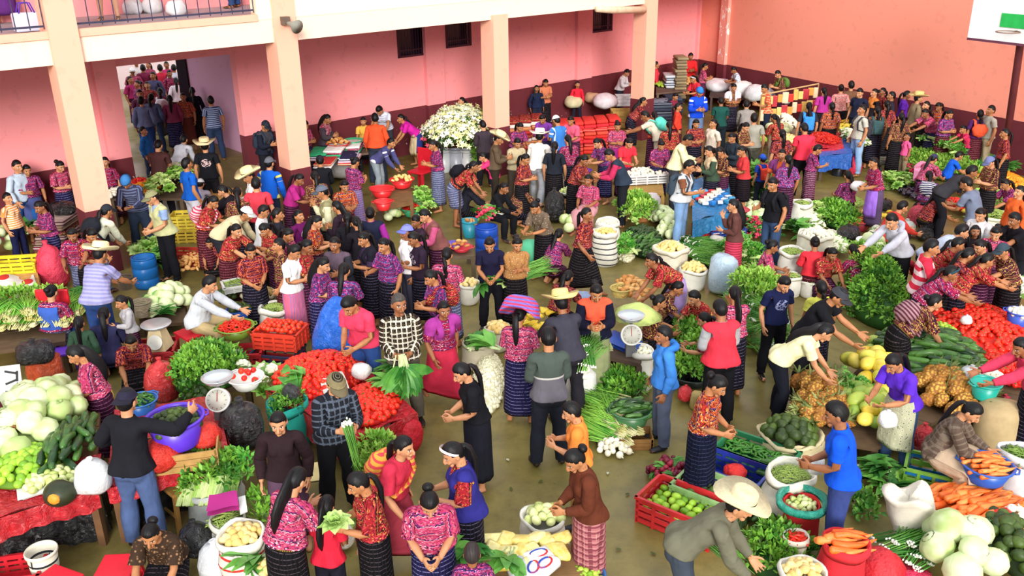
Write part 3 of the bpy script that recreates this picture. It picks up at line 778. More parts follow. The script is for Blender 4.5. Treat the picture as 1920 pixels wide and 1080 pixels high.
# ---------------------------------------------------------------- the hall
U = V(.742, .670, 0); U /= np.linalg.norm(U)           # along the gallery wall, to the right
N = V(-U[1], U[0], 0)                                  # into the gallery wall
DW, DC, ZB, ZF = 18.75, 15.7, 3.56, 3.98                # wall and column planes, beam underside, upper floor
DAD = 1.2
def W3(s, d, z): return U*s+N*d+V(0, 0, z)
def onplane(px, py, d):                                # (s, z) where the sight line meets the plane N.p = d
    r = ray(px, py); t = d/(r @ N) if abs(r @ N) > 1e-9 else 0
    p = V(0, 0, CAMH)+r*t; return p @ U, p[2]
RW = np.stack([U, N, V(0, 0, 1)], 1)
def wbox(mb, s0, s1, d0, d1, z0, z1, mi=0):
    mb.add(*sh_box(W3((s0+s1)/2, (d0+d1)/2, (z0+z1)/2), (s1-s0, d1-d0, z1-z0), RW), mi)
def paint(name, c, c2, peel=0., wear=.4):
    t = NT(name, .75, .25); g = t.obj(); n1 = t.noise(g, .35, 3.); n2 = t.noise(g, 5., 4.)
    col = t.mix(n1, c, c2); col = t.mix(t.math('MULTIPLY', t.math('GREATER_THAN', n2, .62), wear*.4), col, dark(c, .8))
    if peel: col = t.mix(t.math('MULTIPLY', t.math('GREATER_THAN', t.noise(g, 11., 3., .6), .72), t.math('GREATER_THAN', t.noise(g, .8, 1.), .5)), col, '#e6d6d2')
    t.col(col); t.bump(n2, .12, .01); return t.m
pink = paint('pink_wall_paint', '#ee9398', '#f29a9c'); maroon = paint('maroon_dado_paint', '#6e2c34', '#5c242c', peel=1., wear=1.)
peach = paint('peach_column_paint', '#f4b8a0', '#efb096'); cream = paint('cream_plaster', '#fae2cc', '#f6d2bc'); cream2 = paint('pale_cream_plaster', '#fcf0d4', '#f9e8c8')
salmon = paint('salmon_wall_paint', '#f09a84', '#ec9480')
def S(o): o['kind'] = 'structure'; return o
def struct(name, mb, mats, parent=None): 
    o = mb.build(name, mats, parent)
    if parent is None: S(o)
    return o
# floor: stained concrete
t = NT('stained_concrete', .5, .4); g = t.obj(); a = t.noise(g, .5, 4.); b = t.noise(g, 3.5, 5., .65); c = t.noise(g, 22., 3.)
col = t.mix(t.ramp(a, [(.35, '#000000'), (.65, '#ffffff')]), '#766a36', '#857843'); col = t.mix(t.ramp(b, [(.42, '#000000'), (.7, '#ffffff')]), col, '#665b30')
col = t.mix(t.math('MULTIPLY', t.math('GREATER_THAN', c, .70), .6), col, '#4a4030'); t.col(col)
rr = t.ramp(a, [(.4, (.30,)*3+(1,)), (.6, (.6,)*3+(1,))]); t.t.links.new(rr, t.b.inputs['Roughness']); t.bump(c, .1, .004)
mb = MB(); mb.add(*sh_box((2, 16, -.06), (50, 52, .12))); struct('floor', mb, t.m)
# gallery wall with doorway and windows
sL, zL = onplane(240, 250, DW); sR, zR = onplane(452, 200, DW); sP = 10.4; dP = 6.3; zD = onplane(290, 117, DW)[1]
s_corner = (7.87*.0+6.98)*U[0]+30.3*U[1]
RD = V(.442, -.897, 0); RD /= np.linalg.norm(RD); RP = V(7.87, 27.93, 0); RN = V(-RD[1], RD[0], 0)   # right wall
tt = (DW-RP @ N)/(RD @ N); CORN = RP+RD*tt; s_corner = CORN @ U
wins = []
for (x0, y0, x1, y1) in ((744, 43, 803, 106), (835, 36, 883, 88), (1105, 16, 1148, 60)):
    (a0, z0), (a1, z1) = onplane(x0, (y0+y1)/2, DW), onplane(x1, (y0+y1)/2, DW)
    wins.append((a0, a1, onplane((x0+x1)/2, y1, DW)[1], onplane((x0+x1)/2, y0, DW)[1]))
def wall_with_holes(mb, mbd, s0, s1, holes, z1):
    """holes (s0,s1,z0,z1) sorted; dado goes to mbd"""
    x = s0
    def col_(a, b, lo, hi):
        if lo < DAD: wbox(mbd, a, b, DW, DW+.25, lo, min(hi, DAD))
        if hi > DAD: wbox(mb, a, b, DW, DW+.25, max(lo, DAD), hi)
    for (a, b, lo, hi) in holes:
        if a > x: col_(x, a, 0, z1)
        if lo > 0: col_(a, b, 0, lo)
        if hi < z1: col_(a, b, hi, z1)
        x = b
    col_(x, s1, 0, z1)
mb, md = MB(), MB()
wall_with_holes(mb, md, -14, s_corner+.1, [(sL, sR, 0, zD)]+wins, 6.9)
bw = struct('wall_back', mb, pink); md.build('dado', maroon, bw)
mb, md = MB(), MB()
for x0, x1, y in ((197, 240, 250), (801, 834, 150), (1083, 1110, 120), (1310, 1323, 60)):
    a0, a1 = onplane(x0, y, DW-.12)[0], onplane(x1, y, DW-.12)[0]
    wbox(mb, a0, a1, DW-.12, DW, DAD, 3.6); wbox(md, a0, a1, DW-.125, DW, 0, DAD)
p = struct('trim_1', mb, pink); md.build('dado', maroon, p); p['label'] = 'pink pilasters of the gallery wall'
# windows with grilles
iron = M('#4a2030', .5); glass = M('#2a2434', .15, .3, 3., spec=.6)
for i, (a0, a1, z0, z1) in enumerate(wins):
    mb = MB(); wbox(mb, a0-.02, a1+.02, DW+.19, DW+.24, z0-.02, z1+.02); wo = struct('window_%d' % (i+1), mb, glass); wo['label'] = 'barred window high in the pink gallery wall'
    mf = MB()
    for q in ((a0, a0+.05, z0, z1), (a1-.05, a1, z0, z1), (a0, a1, z0, z0+.05), (a0, a1, z1-.05, z1)): wbox(mf, q[0], q[1], DW-.02, DW+.05, q[2], q[3])
    mf.build('window_frame', iron, wo)
    nb = 12
    for k in range(1, nb):
        m1 = MB(); x = a0+(a1-a0)*k/nb; m1.add(*sh_tube([W3(x, DW-.01, z0), W3(x, DW-.01, z1)], .009, 5)); m1.build('bar', iron, wo)
    m1 = MB(); z = z0+.16
    wbox(m1, a0, a1, DW-.02, DW, z, z+.02); m1.build('bar', iron, wo)
# passage behind the doorway, open at the far end to a bright street
mb = MB(); wbox(mb, sP, sP+.2, DW+.25, DW+dP, 0, 3.4); struct('wall_passage', mb, paint('lavender_plaster', '#cf9fb8', '#b890b0'))
mb = MB(); wbox(mb, sL-.2, sL, DW+.25, DW+1.0, 0, 3.4); struct('wall_passage_left', mb, pink)
mb = MB(); wbox(mb, sL-.2, sP+.2, DW+.25, DW+dP, 3.05, 3.2); struct('ceiling_passage', mb, pink)
mb = MB(); bar(mb, W3(sP-.06, DW+dP-.05, 0), W3(sP-.06, DW+dP-.05, 3.05), .26); struct('door_1', mb, M('#22182a', .5))['label'] = 'dark door jamb at the end of the passage'
# columns
cols = []
for (px, py) in ((175, 383), (540, 190), (930, 200), (1206, 140)): cols.append(onplane(px, py, DC)[0])
def column(name, s, wd, z1, dd):
    mb, md = MB(), MB(); h = wd/2
    wbox(mb, s-h, s+h, DC-h, DC+h, dd, z1); o = struct(name, mb, peach)
    wbox(md, s-h-.006, s+h+.006, DC-h-.006, DC+h+.006, 0, dd); md.build('dado', maroon, o); return o
column('column_1', cols[0], .44, 9.0, 1.15); column('column_2', cols[1], .44, 9.0, 1.15)
column('column_3', cols[2], .44, ZB+.1, 1.15); column('column_4', cols[3], .44, 9.0, 1.1)
# gallery: floor slab with its edge beam, ledge and parapet
mb = MB(); wbox(mb, -14, cols[3]-.22, DC-.13, DC+.22, ZB, ZF-.0); struct('beam_gallery', mb, cream)
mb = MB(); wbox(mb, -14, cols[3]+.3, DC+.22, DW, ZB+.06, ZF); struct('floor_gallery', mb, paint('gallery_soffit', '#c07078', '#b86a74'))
mb = MB(); wbox(mb, -14, cols[3]+.3, DC+.1, DW, ZF, ZF+.012); struct('floor_upper', mb, M('#a89ea2', .6, .2, 2.))
mb = MB(); wbox(mb, cols[3]+.22, s_corner, DC+.0, DW, ZB+.5, ZF+.4); struct('beam_far', mb, pink)
mb = MB(); wbox(mb, -14, cols[1]-.5, DC-.16, DC-.06, ZF-.02, ZF+.10); struct('trim_ledge', mb, peach)
mb = MB(); wbox(mb, cols[1]-.5, cols[3]-.22, DC-.14, DC+.1, ZF-.001, ZF+1.7); struct('wall_parapet', mb, cream2)
mb = MB(); wbox(mb, -14, cols[3]+.3, DW, DW+.2, 6.9, 9); wbox(mb, -14, cols[3]+.3, DC+.6, DW, 7.2, 7.4); struct('ceiling_gallery', mb, cream)
# right wall with dado, peeling corner pier
def paintpeel():
    t = NT('salmon_paint_peeling', .75, .25); g = t.obj(); X, Y, Z = t.xyz(g)[:3]
    n = t.noise(t.n('ShaderNodeMapping', {'Vector': g, 'Scale': (2.2, 2.2, 1.3)}).outputs[0], 2.2, 5., .7)
    t.col(t.mix(t.math('GREATER_THAN', n, .57), '#ee9a8c', '#f6e6de')); return t.m
def rbox(mb, a0, a1, d0, d1, z0, z1):
    c = CORN+RD*(a0+a1)/2+RN*(d0+d1)/2+V(0, 0, (z0+z1)/2); mb.add(*sh_box(c, (a1-a0, d1-d0, z1-z0), np.stack([RD, RN, V(0, 0, 1)], 1)))
mb, md = MB(), MB(); rbox(mb, 0, 26, 0, .25, DAD, 9.); rbox(md, 0, 26, -.004, .25, 0, DAD)
rw = struct('wall_right', mb, salmon); md.build('dado', maroon, rw)
mb, md = MB(), MB(); rbox(mb, 1.25, 1.6, -.12, 0, DAD, 9); rbox(md, 1.25, 1.6, -.125, 0, 0, DAD); o = struct('trim_2', mb, paintpeel()); md.build('dado', maroon, o)
# railing between columns, upper left
def railing(s0, s1):
    r = empty('gallery_railing', W3((s0+s1)/2, DC-.1, ZF+.13)); tag(r, 'dark iron railing on the gallery edge %s the first column' % ('left of' if s1 < cols[0] else 'right of'), 'railing'); L = r.location
    def loc(mb, nm): mb.v = [v-np.array(L) for v in mb.v]; return mb.build(nm, dkiron, r)
    m1 = MB(); wbox(m1, s0, s1, DC-.12, DC-.09, ZF+.16, ZF+.19); loc(m1, 'rail'); m1 = MB(); wbox(m1, s0, s1, DC-.13, DC-.08, ZF+1.1, ZF+1.14); loc(m1, 'rail')
    k = int((s1-s0)/.2)
    for i in range(k+1):
        m1 = MB(); x = s0+(s1-s0)*i/k; m1.add(*sh_tube([W3(x, DC-.105, ZF+.13), W3(x, DC-.105, ZF+1.12)], .009, 5)); loc(m1, 'baluster')
dkiron = M('#3a3a52', .4)
railing(cols[0]-4.5, cols[0]-.24); railing(cols[0]+.24, cols[1]-.55)
# loudspeaker horn on column 2, broken gutter by column 4
p0 = W3(*onplane(543, 44, DC-.45)[:1], DC-.45, onplane(543, 44, DC-.45)[1])
h = empty('loudspeaker_horn', p0); tag(h, 'grey horn loudspeaker fixed to the second column', 'loudspeaker')
mb = MB(); mb.add(*sh_tube([(-.05, .05, 0), (-.02, .02, .0), (.08, -.05, -.02), (.16, -.12, -.05)], [.03, .035, .07, .13], 14)); mb.build('horn', M('#8c8a80', .6), h, True)
mb = MB(); mb.add(*sh_box((-.10, .12, .04), (.14, .12, .14), RW)); mb.build('bracket', M('#6a5a50', .6), h)
mb = MB(); a0 = onplane(1118, 18, DC-.2)[0]; z0 = onplane(1160, 16, DC-.2)[1]
mb.add(*sh_tube([W3(a0, DC-.2, z0+.04), W3(a0+.6, DC-.2, z0-.02), W3(cols[3]-.3, DC-.2, z0-.10)], [.07, .09, .09], 10)); 
tag(mb.build('gutter_pipe', M('#e2c4a8', .6), None, True), 'cream drain pipe running to the fourth column', 'pipe')
# basketball backboard, hoop and pole before the right wall
def onr(px, py, d):
    r = ray(px, py); t = ((CORN+RN*d) @ RN)/(r @ RN); p = V(0, 0, CAMH)+r*t; return p
bp = [onr(1815, 70, -1.6), onr(1915, 82, -1.6), onr(1825, 0, -1.6)]
bb = empty('basketball_hoop', (0, 0, 0)); tag(bb, 'white basketball backboard with green target on a maroon pole', 'basketball hoop')
a0 = (bp[0]-CORN) @ RD; zb = bp[0][2]; a1 = a0+1.85; zt = zb+1.25
def rb(nm, mat, *q): m1 = MB(); rbox(m1, *q); return m1.build(nm, mat, bb)
rb('backboard', M('#f4f6f8', .4, .05), a0, a1, -1.62, -1.58, zb, zt); rb('edge_strip', M('#6a3a50', .6), a0, a1, -1.63, -1.57, zb-.05, zb)
ga = (onr(1874, 50, -1.63)-CORN) @ RD; rb('target_square', M('#28b858', .5), ga, ga+.62, -1.632, -1.62, onr(1874, 50, -1.63)[2], onr(1876, 24, -1.63)[2])
hp_ = onr(1890, 60, -1.9); m1 = MB(); aa = np.linspace(0, 2*math.pi, 25); m1.add(*sh_tube([hp_+RD*.225*math.cos(x)+RN*.225*math.sin(x) for x in aa], .012, 6, cap=False)); 
m1.build('hoop', M('#8a6a5a', .5), bb, True)
m1 = MB(); m1.add(*sh_tube([hp_+RN*.22, hp_+RN*.30], .02, 6)); m1.build('bracket', M('#8a6a5a', .5), bb)
pb = onr(1884, 300, -.75); pt = onr(1915, 70, -1.4); pbase = V(pb[0], pb[1], 0); 
m1 = MB(); m1.add(*sh_tube([pbase, V(pt[0], pt[1], pt[2]), V(*(pt+V(0, 0, .8)))], .075, 12)); m1.build('pole', M('#5e2a30', .5), bb, True)
# outside the passage: bright paved street and a far wall
mb = MB(); wbox(mb, sL-14, sR+12, DW+16, DW+16.3, 0, 4.6); struct('wall_street', mb, paint('street_wall', '#f4e4e4', '#ecd8e0'))
# ---------------------------------------------------------------- the crowd
CROWD = r'''
1006 130 1.30 10 stand | ls:p/1a2440 pants:p/202438 loose | girl with long black hair in navy top standing against the pink wall
1023 146 1.48 20 hold look=0 | tee:p/c87858 skirt:ck4 tail | woman in tan shirt holding a rust bundle against her chest by the wall | rustmum
1083 143 1.20 5 stand | ls:p/d8283c pants:p/202030 short | boy in red sweater leaning on the dark dado
1175 136 1.45 60 hold bend=22 | ls:p/e6e4ea pants:p/303040 short | person in white top bent forward just left of the fourth column
1231 106 1.40 90 stand | ls:p/d83848 skirt:ck6 short | woman in red top just right of the fourth column
1295 106 1.62 5 hold nod=8 | ls:p/d8282c pants:p/404048 short | man in plain red sweater standing behind the bagged goods near the corner
1322 124 1.45 90 hold | huipil:hp7 skirt:ck3 tail | woman in pink blouse beside the man in red sweater
1378 115 1.32 275 work | tee:pl/b8c4d8/e8ecf4/7080a0 pants:p/283048 short | boy in pale blue checked shirt sitting by the right-hand wall
1300 148 1.46 300 work | huipil:p/d83040 skirt:ck3 tail band:e0d8e0 | woman in red top with white headband behind the blue-jersey man
1312 172 1.68 8 hold nod=24 pronR=0 | ls:sp/1848d0/f0f0f4 pants:jeanl short knit:2a78d0 | man in royal blue jersey with white stripes and a blue knit cap | jersey
1376 164 1.46 0 hold | huipil:hp8 shawl:p/e8dce4 skirt:ck1 bun | woman in dark red blouse with white shawl facing the aisle
1266 181 1.15 45 hold | tee:p/8a3048 skirt:ck3 short | child in maroon shirt left of the blue-jersey man
1271 201 1.30 80 stand | ls:p/d84030 skirt:ck6 tail | girl in orange-red sweater in front of the blue-jersey man
1206 190 1.46 85 bend bend=30 | huipil:hp4 skirt:ck1 long | woman with loose black hair leaning over her stall by the fourth column
1352 190 1.50 175 hold nod=20 | tee:p/1c4a44 pants:p/202a34 short | youth in dark green shirt seen from behind
1400 196 1.58 170 bend bend=35 | ls:p/8a8480 pants:p/282c38 short | man in grey sweater bending over a stall
1434 166 1.60 275 hold | tee:pl/d85a38/f0b088/a83a28 shorts:p/20283c short | man in orange checked shirt and navy shorts
1210 217 1.62 250 reach bend=40 | tee:p/d8ccb8 pants:p/c8bca8 short bundle:p/58c0b0 | man in beige shirt bending with a turquoise bag on his back
1227 217 1.46 190 hold | huipil:hp3 skirt:ck3 tail bundle:hs/a82838/e8b040 | woman with red striped carrying cloth on her back
1158 236 1.44 10 hold | huipil:hp7 apron:p/a02a80 skirt:ck2 bun | woman in bright magenta blouse and apron behind the folded cloths
1070 226 1.46 330 work | huipil:p/d85a78 skirt:ck3 tail | woman in pink top sorting cloth by the red stack
1043 226 1.60 215 hold | tee:sp/3878c8/f0f0f0 pants:jean short cap:e0e0e8 | man in blue and white shirt with a white cap
1017 223 1.46 340 work | ls:p/7a3a9a skirt:ck2 tail | woman in violet top sitting before the stacked textiles
975 238 1.44 30 work | huipil:hp2 skirt:ck4 tail | woman in dark pink blouse crouching by the red cloth stack
948 158 1.44 80 stand | huipil:hp4 skirt:ck3 short | woman glimpsed just right of the third column
935 260 1.58 90 hold | ls:p/5a4a3a pants:p/302820 short straw:e0d0a0 | man with a pale straw hat by the third column base
1012 256 1.64 165 walkb bend=18 | ls:p/e2ded8 pants:p/8a8c94 short straw:e8e0d0 | man in white shirt and grey trousers walking away under a white hat
970 268 1.45 20 hold | ls:p/b8a888 pants:p/4a4038 short | man in tan shirt behind the white-shirted walker
1040 275 1.46 170 stand | blouse:p/20242e apron:fl/e8e0d0/404040/c0a060 skirt:ck4 tail | woman in dark top with a pale patterned apron
1095 300 1.45 60 work | huipil:hp4 skirt:ck4 tail | woman in dark blouse beside the purple bowl
1290 262 1.64 80 work nod=30 | ls:p/e0dcb0 pants:p/3a3a42 short | man in pale yellow shirt leaning over the blue-wrapped stall
1330 283 1.45 280 hold | jacket:p/c8b090:p/3a4a3a skirt:ck1 tail | woman in dark jacket beside the pale yellow shirt man
1372 258 1.46 300 hold | ls:p/28303a skirt:ck4 tail | woman in dark top half hidden behind the blue stall
1430 298 1.10 200 stand | tee:p/2040a0 pants:p/282838 short knit:2050b8 pack:p/e04838 | child with blue knit cap and red backpack
1240 272 1.44 5 work | huipil:hp2 skirt:ck2 bun | woman in purple huipil behind the white crate
1143 290 1.60 268 work bend=28 | ls:p/b83058 vest:p/2a3444 pants:p/1c1e26 short | man in dark padded vest over magenta sweater
1103 337 1.42 330 sit z=.18 | huipil:hp7 skirt:p/c89098 tail | woman in rose huipil sitting with hands in her pale pink lap
1350 285 1.40 290 hold pronL=0 | huipil:hp8 mini:ck3 short | girl in brown blouse and purple skirt standing on the aisle | browngirl
1391 283 1.48 272 hold | blouse:p/c83a3c mini:ck/181218/403038/302028/c03a5a tail | woman in red blouse and black skirt standing sideways on the aisle
1292 312 1.62 60 one bend=10 | tee:p/7a4a34 vest:p/c8ccd0 pants:p/7a9cc8 short pack:p/3a4654 | man in light jeans with a grey jacket slung over his shoulder
1375 385 1.44 265 chin | ls:p/5a3834 skirt:hs/c8405a/8a2438 long | woman in brown sweater and crimson skirt seen from behind
1100 402 1.50 60 walk | huipil:hp4 skirt:ck4 tail tone=1 | dark-skinned woman in purple and red blouse striding along the aisle
1003 388 1.46 320 work bend=28 | huipil:fl/6a5a4c/b8a890/4a3c34 skirt:ck4 bun | woman in grey-brown lace blouse stooping over a tub
1048 440 1.44 150 kneelw | huipil:hp2 skirt:ck3 tail | woman in magenta huipil kneeling with her back turned
970 458 1.46 15 cross | huipil:fl/a87848/d8b080/6a4428 skirt:ck4 bun | woman in tan brocade blouse with folded arms
1222 488 1.46 280 bend bend=52 | huipil:hp3 skirt:p/a890c8 tail | woman in red blouse and lilac apron bending over sacks | lilac
25 282 1.62 60 walk | ls:p/b8c8dc pants:p/2a5aa0 short | man in pale blue shirt walking in from the left edge
50 318 1.48 40 one look=-5 | huipil:hp2 skirt:p/4a5488 long | woman with long black hair in purple huipil left of the first column
112 309 1.46 60 one nod=25 | huipil:hp7 skirt:ck2 bun | woman in pink huipil looking down beside the first column
196 298 1.35 5 stand | huipil:hp1 skirt:ck3 tail | woman half hidden behind the first column
14 372 1.30 75 stand | tee:hs/e8924a/f4e8d0 pants:p/181c40 short | boy in orange striped shirt at the left edge
103 388 1.42 0 kneelw | huipil:hp8 skirt:ck4 tail | woman crouching among the folded brown blankets
236 340 1.62 0 work nod=30 | ls:hs/30344e/6a7090 pants:p/2a3448 short knit:3878b8 | man in navy striped sweater and blue knit cap working behind his stall
285 370 1.62 320 holdlow nod=18 | tee:p/8aa0c8 vest:p/b8b888 pants:p/16161c shoes:1a1614 short cap:8a8860 | man in olive cap and beige vest with black trousers
200 396 1.54 150 bend bend=40 | ls:p/d0d0b8 pants:jeanl tail cap:20242e bundle:p/20222a | woman with dark cap and black shawl bending towards the stall
136 440 1.46 10 reachL | huipil:hp1 skirt:ck5 tail wide=1.2 | broad woman in maroon huipil stretching her arm over the goods
188 476 1.64 165 lean bend=30 | tee:hs/8a88b8/a8a4cc pants:p/2a4478 short straw:ecdfae wide=1.15 | stout man in lavender striped shirt and straw hat seen from behind
400 378 1.46 80 work | huipil:hp3 skirt:ck6 tail bundle:hs/b83a50/e0c0c8 | woman in red huipil carrying a baby cloth near the market bench
393 455 1.12 10 kneelw | huipil:hp4 skirt:ck4 tail | small child in dark clothes crouching before the red-bloused woman
462 400 1.60 90 bend bend=62 | ls:p/c8bc98 pants:p/24242c short cap:e0e0e0 | man in beige shirt bent double with a white cap
350 308 1.62 135 stand | tee:p/1458b8 shorts:p/d0ccd8 short | man in bright blue shirt seen from behind by the doorway
384 273 1.62 185 stand | tee:pr/17181e/e8c8c8/b pants:p/18181e short straw:d8c498 | man in straw hat and black shirt with a round pale print
376 345 1.40 180 kneelw | tee:p/b0a8b8 pants:p/303038 short cap:e6e6ea | child with white cap crouching beside the black-shirted man
467 330 1.62 300 hold | ls:p/ecebe8 pants:p/4a4a50 short straw:e4d4a0 | man in white shirt and straw hat left of the striped blue sweater
297 273 1.58 185 hold | tee:p/4a2c2c pants:p/2a2a32 short | man in chocolate brown shirt in front of the doorway
418 358 1.44 280 reach | ls:p/201c24 skirt:ck4 tail | woman in black reaching across the wooden bench
497 430 1.44 320 holdlow | huipil:hp3 skirt:ck3 tail | woman in red huipil looking down beside the raised-arm woman
497 229 1.60 60 hold | jacket:p/404048:p/1c2030 pants:p/1a1c24 short cap:1c2434 pack:p/303848 | man in dark jacket and navy cap beside the second column
505 306 1.60 170 stand bend=15 | ls:sp/1458c0/e8d840 pants:p/283048 short cap:5a5c66 | man in blue sweater with a yellow sleeve stripe seen from behind
561 336 1.46 85 work | huipil:p/a82878 skirt:ck3 tail | woman in plain magenta blouse facing right behind the crowd
600 302 1.60 200 sit | ls:p/181a20 pants:p/1c1c22 short cap:202028 | man in black jacket sitting below the second column
666 304 1.46 140 hold | huipil:hp2 maxi:ck/8a70a8/c8b0d8/a890c0 bun | woman in purple huipil and lavender skirt by the red basins
604 360 1.60 285 chin | ls:p/d8d4b0 vest:p/8a8460 pants:p/303038 short cap:5a6070 | man in cream shirt and grey cap raising a hand
733 268 1.45 70 bend bend=45 | ls:sp/4a4a7a/e8e8f0 pants:p/8a949c short | boy in navy and white jacket bending over the red basins
812 272 1.50 285 hold | huipil:hp2 skirt:ck5 tail | woman in purple huipil and slate skirt standing before the flowers
888 312 1.50 80 bend bend=50 | huipil:hp3 mini:ck5 tail bundle:p/181820 | woman in red huipil stooping with a dark shawl at her back
906 294 1.22 265 reach | tee:p/e83a78 shorts:p/202848 short | girl in hot pink shirt and navy shorts leaning in
494 396 1.40 90 hold | tee:p/d8d8dc pants:p/303038 short | boy in pale shirt among the seated women
560 405 1.32 60 stand | tee:pr/6a1a5c/e8d8e8/f pants:p/28283a tail | girl in purple shirt with white lettering
594 416 1.46 90 hold | huipil:hp6 skirt:ck3 long | woman in orange striped huipil beside the purple-shirted girl
628 458 1.48 350 hold nod=2 | jacket:p/5a4a58:p/303038 skirt:ck1 tail | woman with open mouth in a grey shawl behind the blue tarpaulin
652 410 1.44 180 stand | ls:p/1a1820 skirt:ck4 tail | woman in black with her back turned behind the crowd
694 400 1.48 185 stand | ls:p/982a90 vest:p/1e2238 skirt:p/14141e bun | woman in navy vest with magenta sleeves seen from behind
797 404 1.48 300 work | ls:p/b85078 vest:p/7a4a48 skirt:ck3 short | woman in pink cardigan bending over her trays
781 415 1.30 300 hold | ls:p/3a2838 pants:p/282430 short | dark-haired child beside the pink cardigan woman
720 460 1.50 315 one | huipil:hp5 skirt:ck1 tail | young woman in violet and blue huipil facing the tomato stall
776 448 1.48 300 hold nod=25 | tee:pr/2c1e30/d8c8d8/f skirt:ck1 tail | girl in dark shirt with pale lettering and blue collar
763 435 1.50 300 stand | tee:p/e8e4e6 pants:p/383848 short cap:7a80d8 | person in white shirt with a lavender cap
838 478 1.46 175 hold | huipil:hp7 skirt:ck5 braid | woman in rose huipil with a dark plait down her back
918 458 1.50 0 holdlow | tee:p/1c1a34 pants:p/16161e long | woman in midnight navy walking with leaves in both hands | navywoman
523 460 1.46 290 up | huipil:hp8 skirt:ck6 tail | woman in dark red huipil raising her arm to her hair
552 472 1.48 70 hold nod=30 | tee:p/ececf0 skirt:vs/d86a88/5a7ac0 short | person in white shirt and pink striped wrap skirt
606 496 1.46 80 hold | huipil:hp5 skirt:ck2 long | woman with long hair in profile left of the blue tarpaulin
645 508 1.50 175 work bend=20 | huipil:hp5 skirt:ck2 tail | woman bent under the big bright blue tarpaulin on her back | tarp
945 352 1.46 60 sitw | ls:p/16161c pants:p/1a1a20 tail | woman in black sitting over white plates of food
570 215 1.44 60 hold nod=25 | huipil:hp7 skirt:ck2 short | woman in pink huipil just right of the second column
612 214 1.50 75 hold | jacket:hp/b03050/e0a0b0:p/4a4048 skirt:ck2 long | woman with long black hair in a grey-brown jacket
680 212 1.40 10 sit z=.2 | tee:p/d8a848 skirt:ck1 tail | woman in yellow top sitting by the pink wall
661 234 1.05 20 sit | ls:p/4a4650 pants:p/303038 short | small boy in grey beside the yellow-topped woman
711 199 1.66 350 lean nod=30 | tee:hs/dfe2ee/a8b0cc pants:p/3a3c48 short | man in white and blue striped shirt bowed over the stall
703 222 1.62 185 stand bend=14 | ls:p/d8502c pants:p/303848 short wide=1.1 | man in orange-red jumper seen from behind
752 222 1.46 285 bend bend=46 | blouse:p/c8249a mini:p/2a3a80 tail apron:p/c8b490 | woman in vivid magenta top stooping to the left
866 190 1.44 285 stand | huipil:p/8a3098 skirt:ck2 tail | flower seller in purple blouse behind the lilies
1460 127 1.46 280 hold bend=18 | huipil:hp8 skirt:ck3 short bundle:p/5a7a3a | woman with a green bundle on her back by the right wall
1577 166 1.52 175 stand | blouse:hp/e87a78/f8e0e0/f0a8a0 pants:p/1c1c26 bun | woman in pink and white floral blouse seen from behind
1612 174 1.60 310 stand nod=20 | tee:p/1c2138 pants:p/1c1e2a short | man in dark navy shirt by the salmon wall
1596 160 1.60 180 stand | ls:p/6a4a38 pants:p/2a2420 short | man in brown standing against the salmon wall
1640 174 1.48 280 stand | jacket:p/c87838:p/1e1a20 skirt:ck1 bun | woman in ochre top and black shawl by the salmon wall
1656 166 1.46 275 stand | huipil:hp4 skirt:ck1 tail | woman behind the ochre-topped one
1700 178 1.50 75 stand nod=20 | blouse:p/6a30b8 skirt:ck1 tail | woman in violet blouse standing in the back row
1722 184 1.60 90 stand | ls:p/8a7a60 pants:p/3a3228 short straw:d4b878 | man with a brown straw hat beside the violet blouse
1737 198 1.46 280 stand | huipil:hp4 skirt:ck4 tail | woman in dark huipil right of the straw-hatted man
1617 206 1.62 280 stand | tee:p/b8b4a8 pants:p/8aa8cc shoes:6a5030 short pack:p/3a3a42 | man in grey shirt and pale jeans with a black pack
1646 208 1.46 175 stand | huipil:hp8 skirt:ck1 tail pack:p/3a5458 | woman with a teal backpack
1663 196 1.48 180 stand | huipil:hp4 skirt:ck4 tail | woman in dark red huipil seen from behind beside the teal backpack
1735 212 1.46 285 reach bend=38 | huipil:hp7 skirt:ck2 tail | woman in pink blouse reaching over heaps of greens
1780 214 1.46 20 hold | huipil:hp5 skirt:ck6 tail | woman in violet striped blouse facing the pink one
1838 214 1.46 175 stand | blouse:p/4a2058 skirt:ck6 braid bundle:p/e05838 | woman with a long plait and orange bundle
1858 207 1.56 280 stand | tee:p/a8a498 pants:p/c0b090 short | man in grey shirt beside the basketball pole
1806 242 1.12 275 reach | tee:p/c83058 skirt:ck3 tail | child in crimson shirt reaching left
1702 256 1.02 280 stand | tee:p/e85a90 pants:p/8a7a60 tail | little girl in candy pink shirt
1517 200 1.48 175 stand | blouse:p/2c2a36 skirt:ck1 long pack:p/3a88d8 | woman with long black hair and a bright blue pack
1545 171 1.46 190 stand | blouse:p/a83088 skirt:ck4 tail | woman in magenta blouse by the hanging packets
1508 241 1.60 180 hold | tee:p/e0344c pants:p/14141a short | man in scarlet shirt and black trousers seen from behind
1467 252 1.46 190 stand | huipil:hp4 skirt:ck1 tail | dark-haired woman left of the scarlet shirt
1560 200 1.46 185 stand | huipil:hp6 skirt:ck4 braid | woman with plaited hair in a brown striped blouse
1466 290 1.48 320 walk | huipil:p/d86038 shawl:p/7a3a70 skirt:fl/584a58/a898a8/403440 short | woman in orange top and plum shawl hurrying by
1533 280 1.28 85 one nod=28 | huipil:hp2 skirt:ck/6a2a50/e8d8e0/a04060 short | boyish girl in purple pattern looking down
1449 345 1.60 300 one | tee:p/16171d pants:p/34486c shoes:181614 short pack:p/1e1e26 | man in black shirt and blue jeans standing among the greens
1638 305 1.46 275 holdlow nod=8 | huipil:hp1 apron:p/a070e0 skirt:p/5a4868 braid | woman in lilac apron carrying a white parcel | parcelwoman
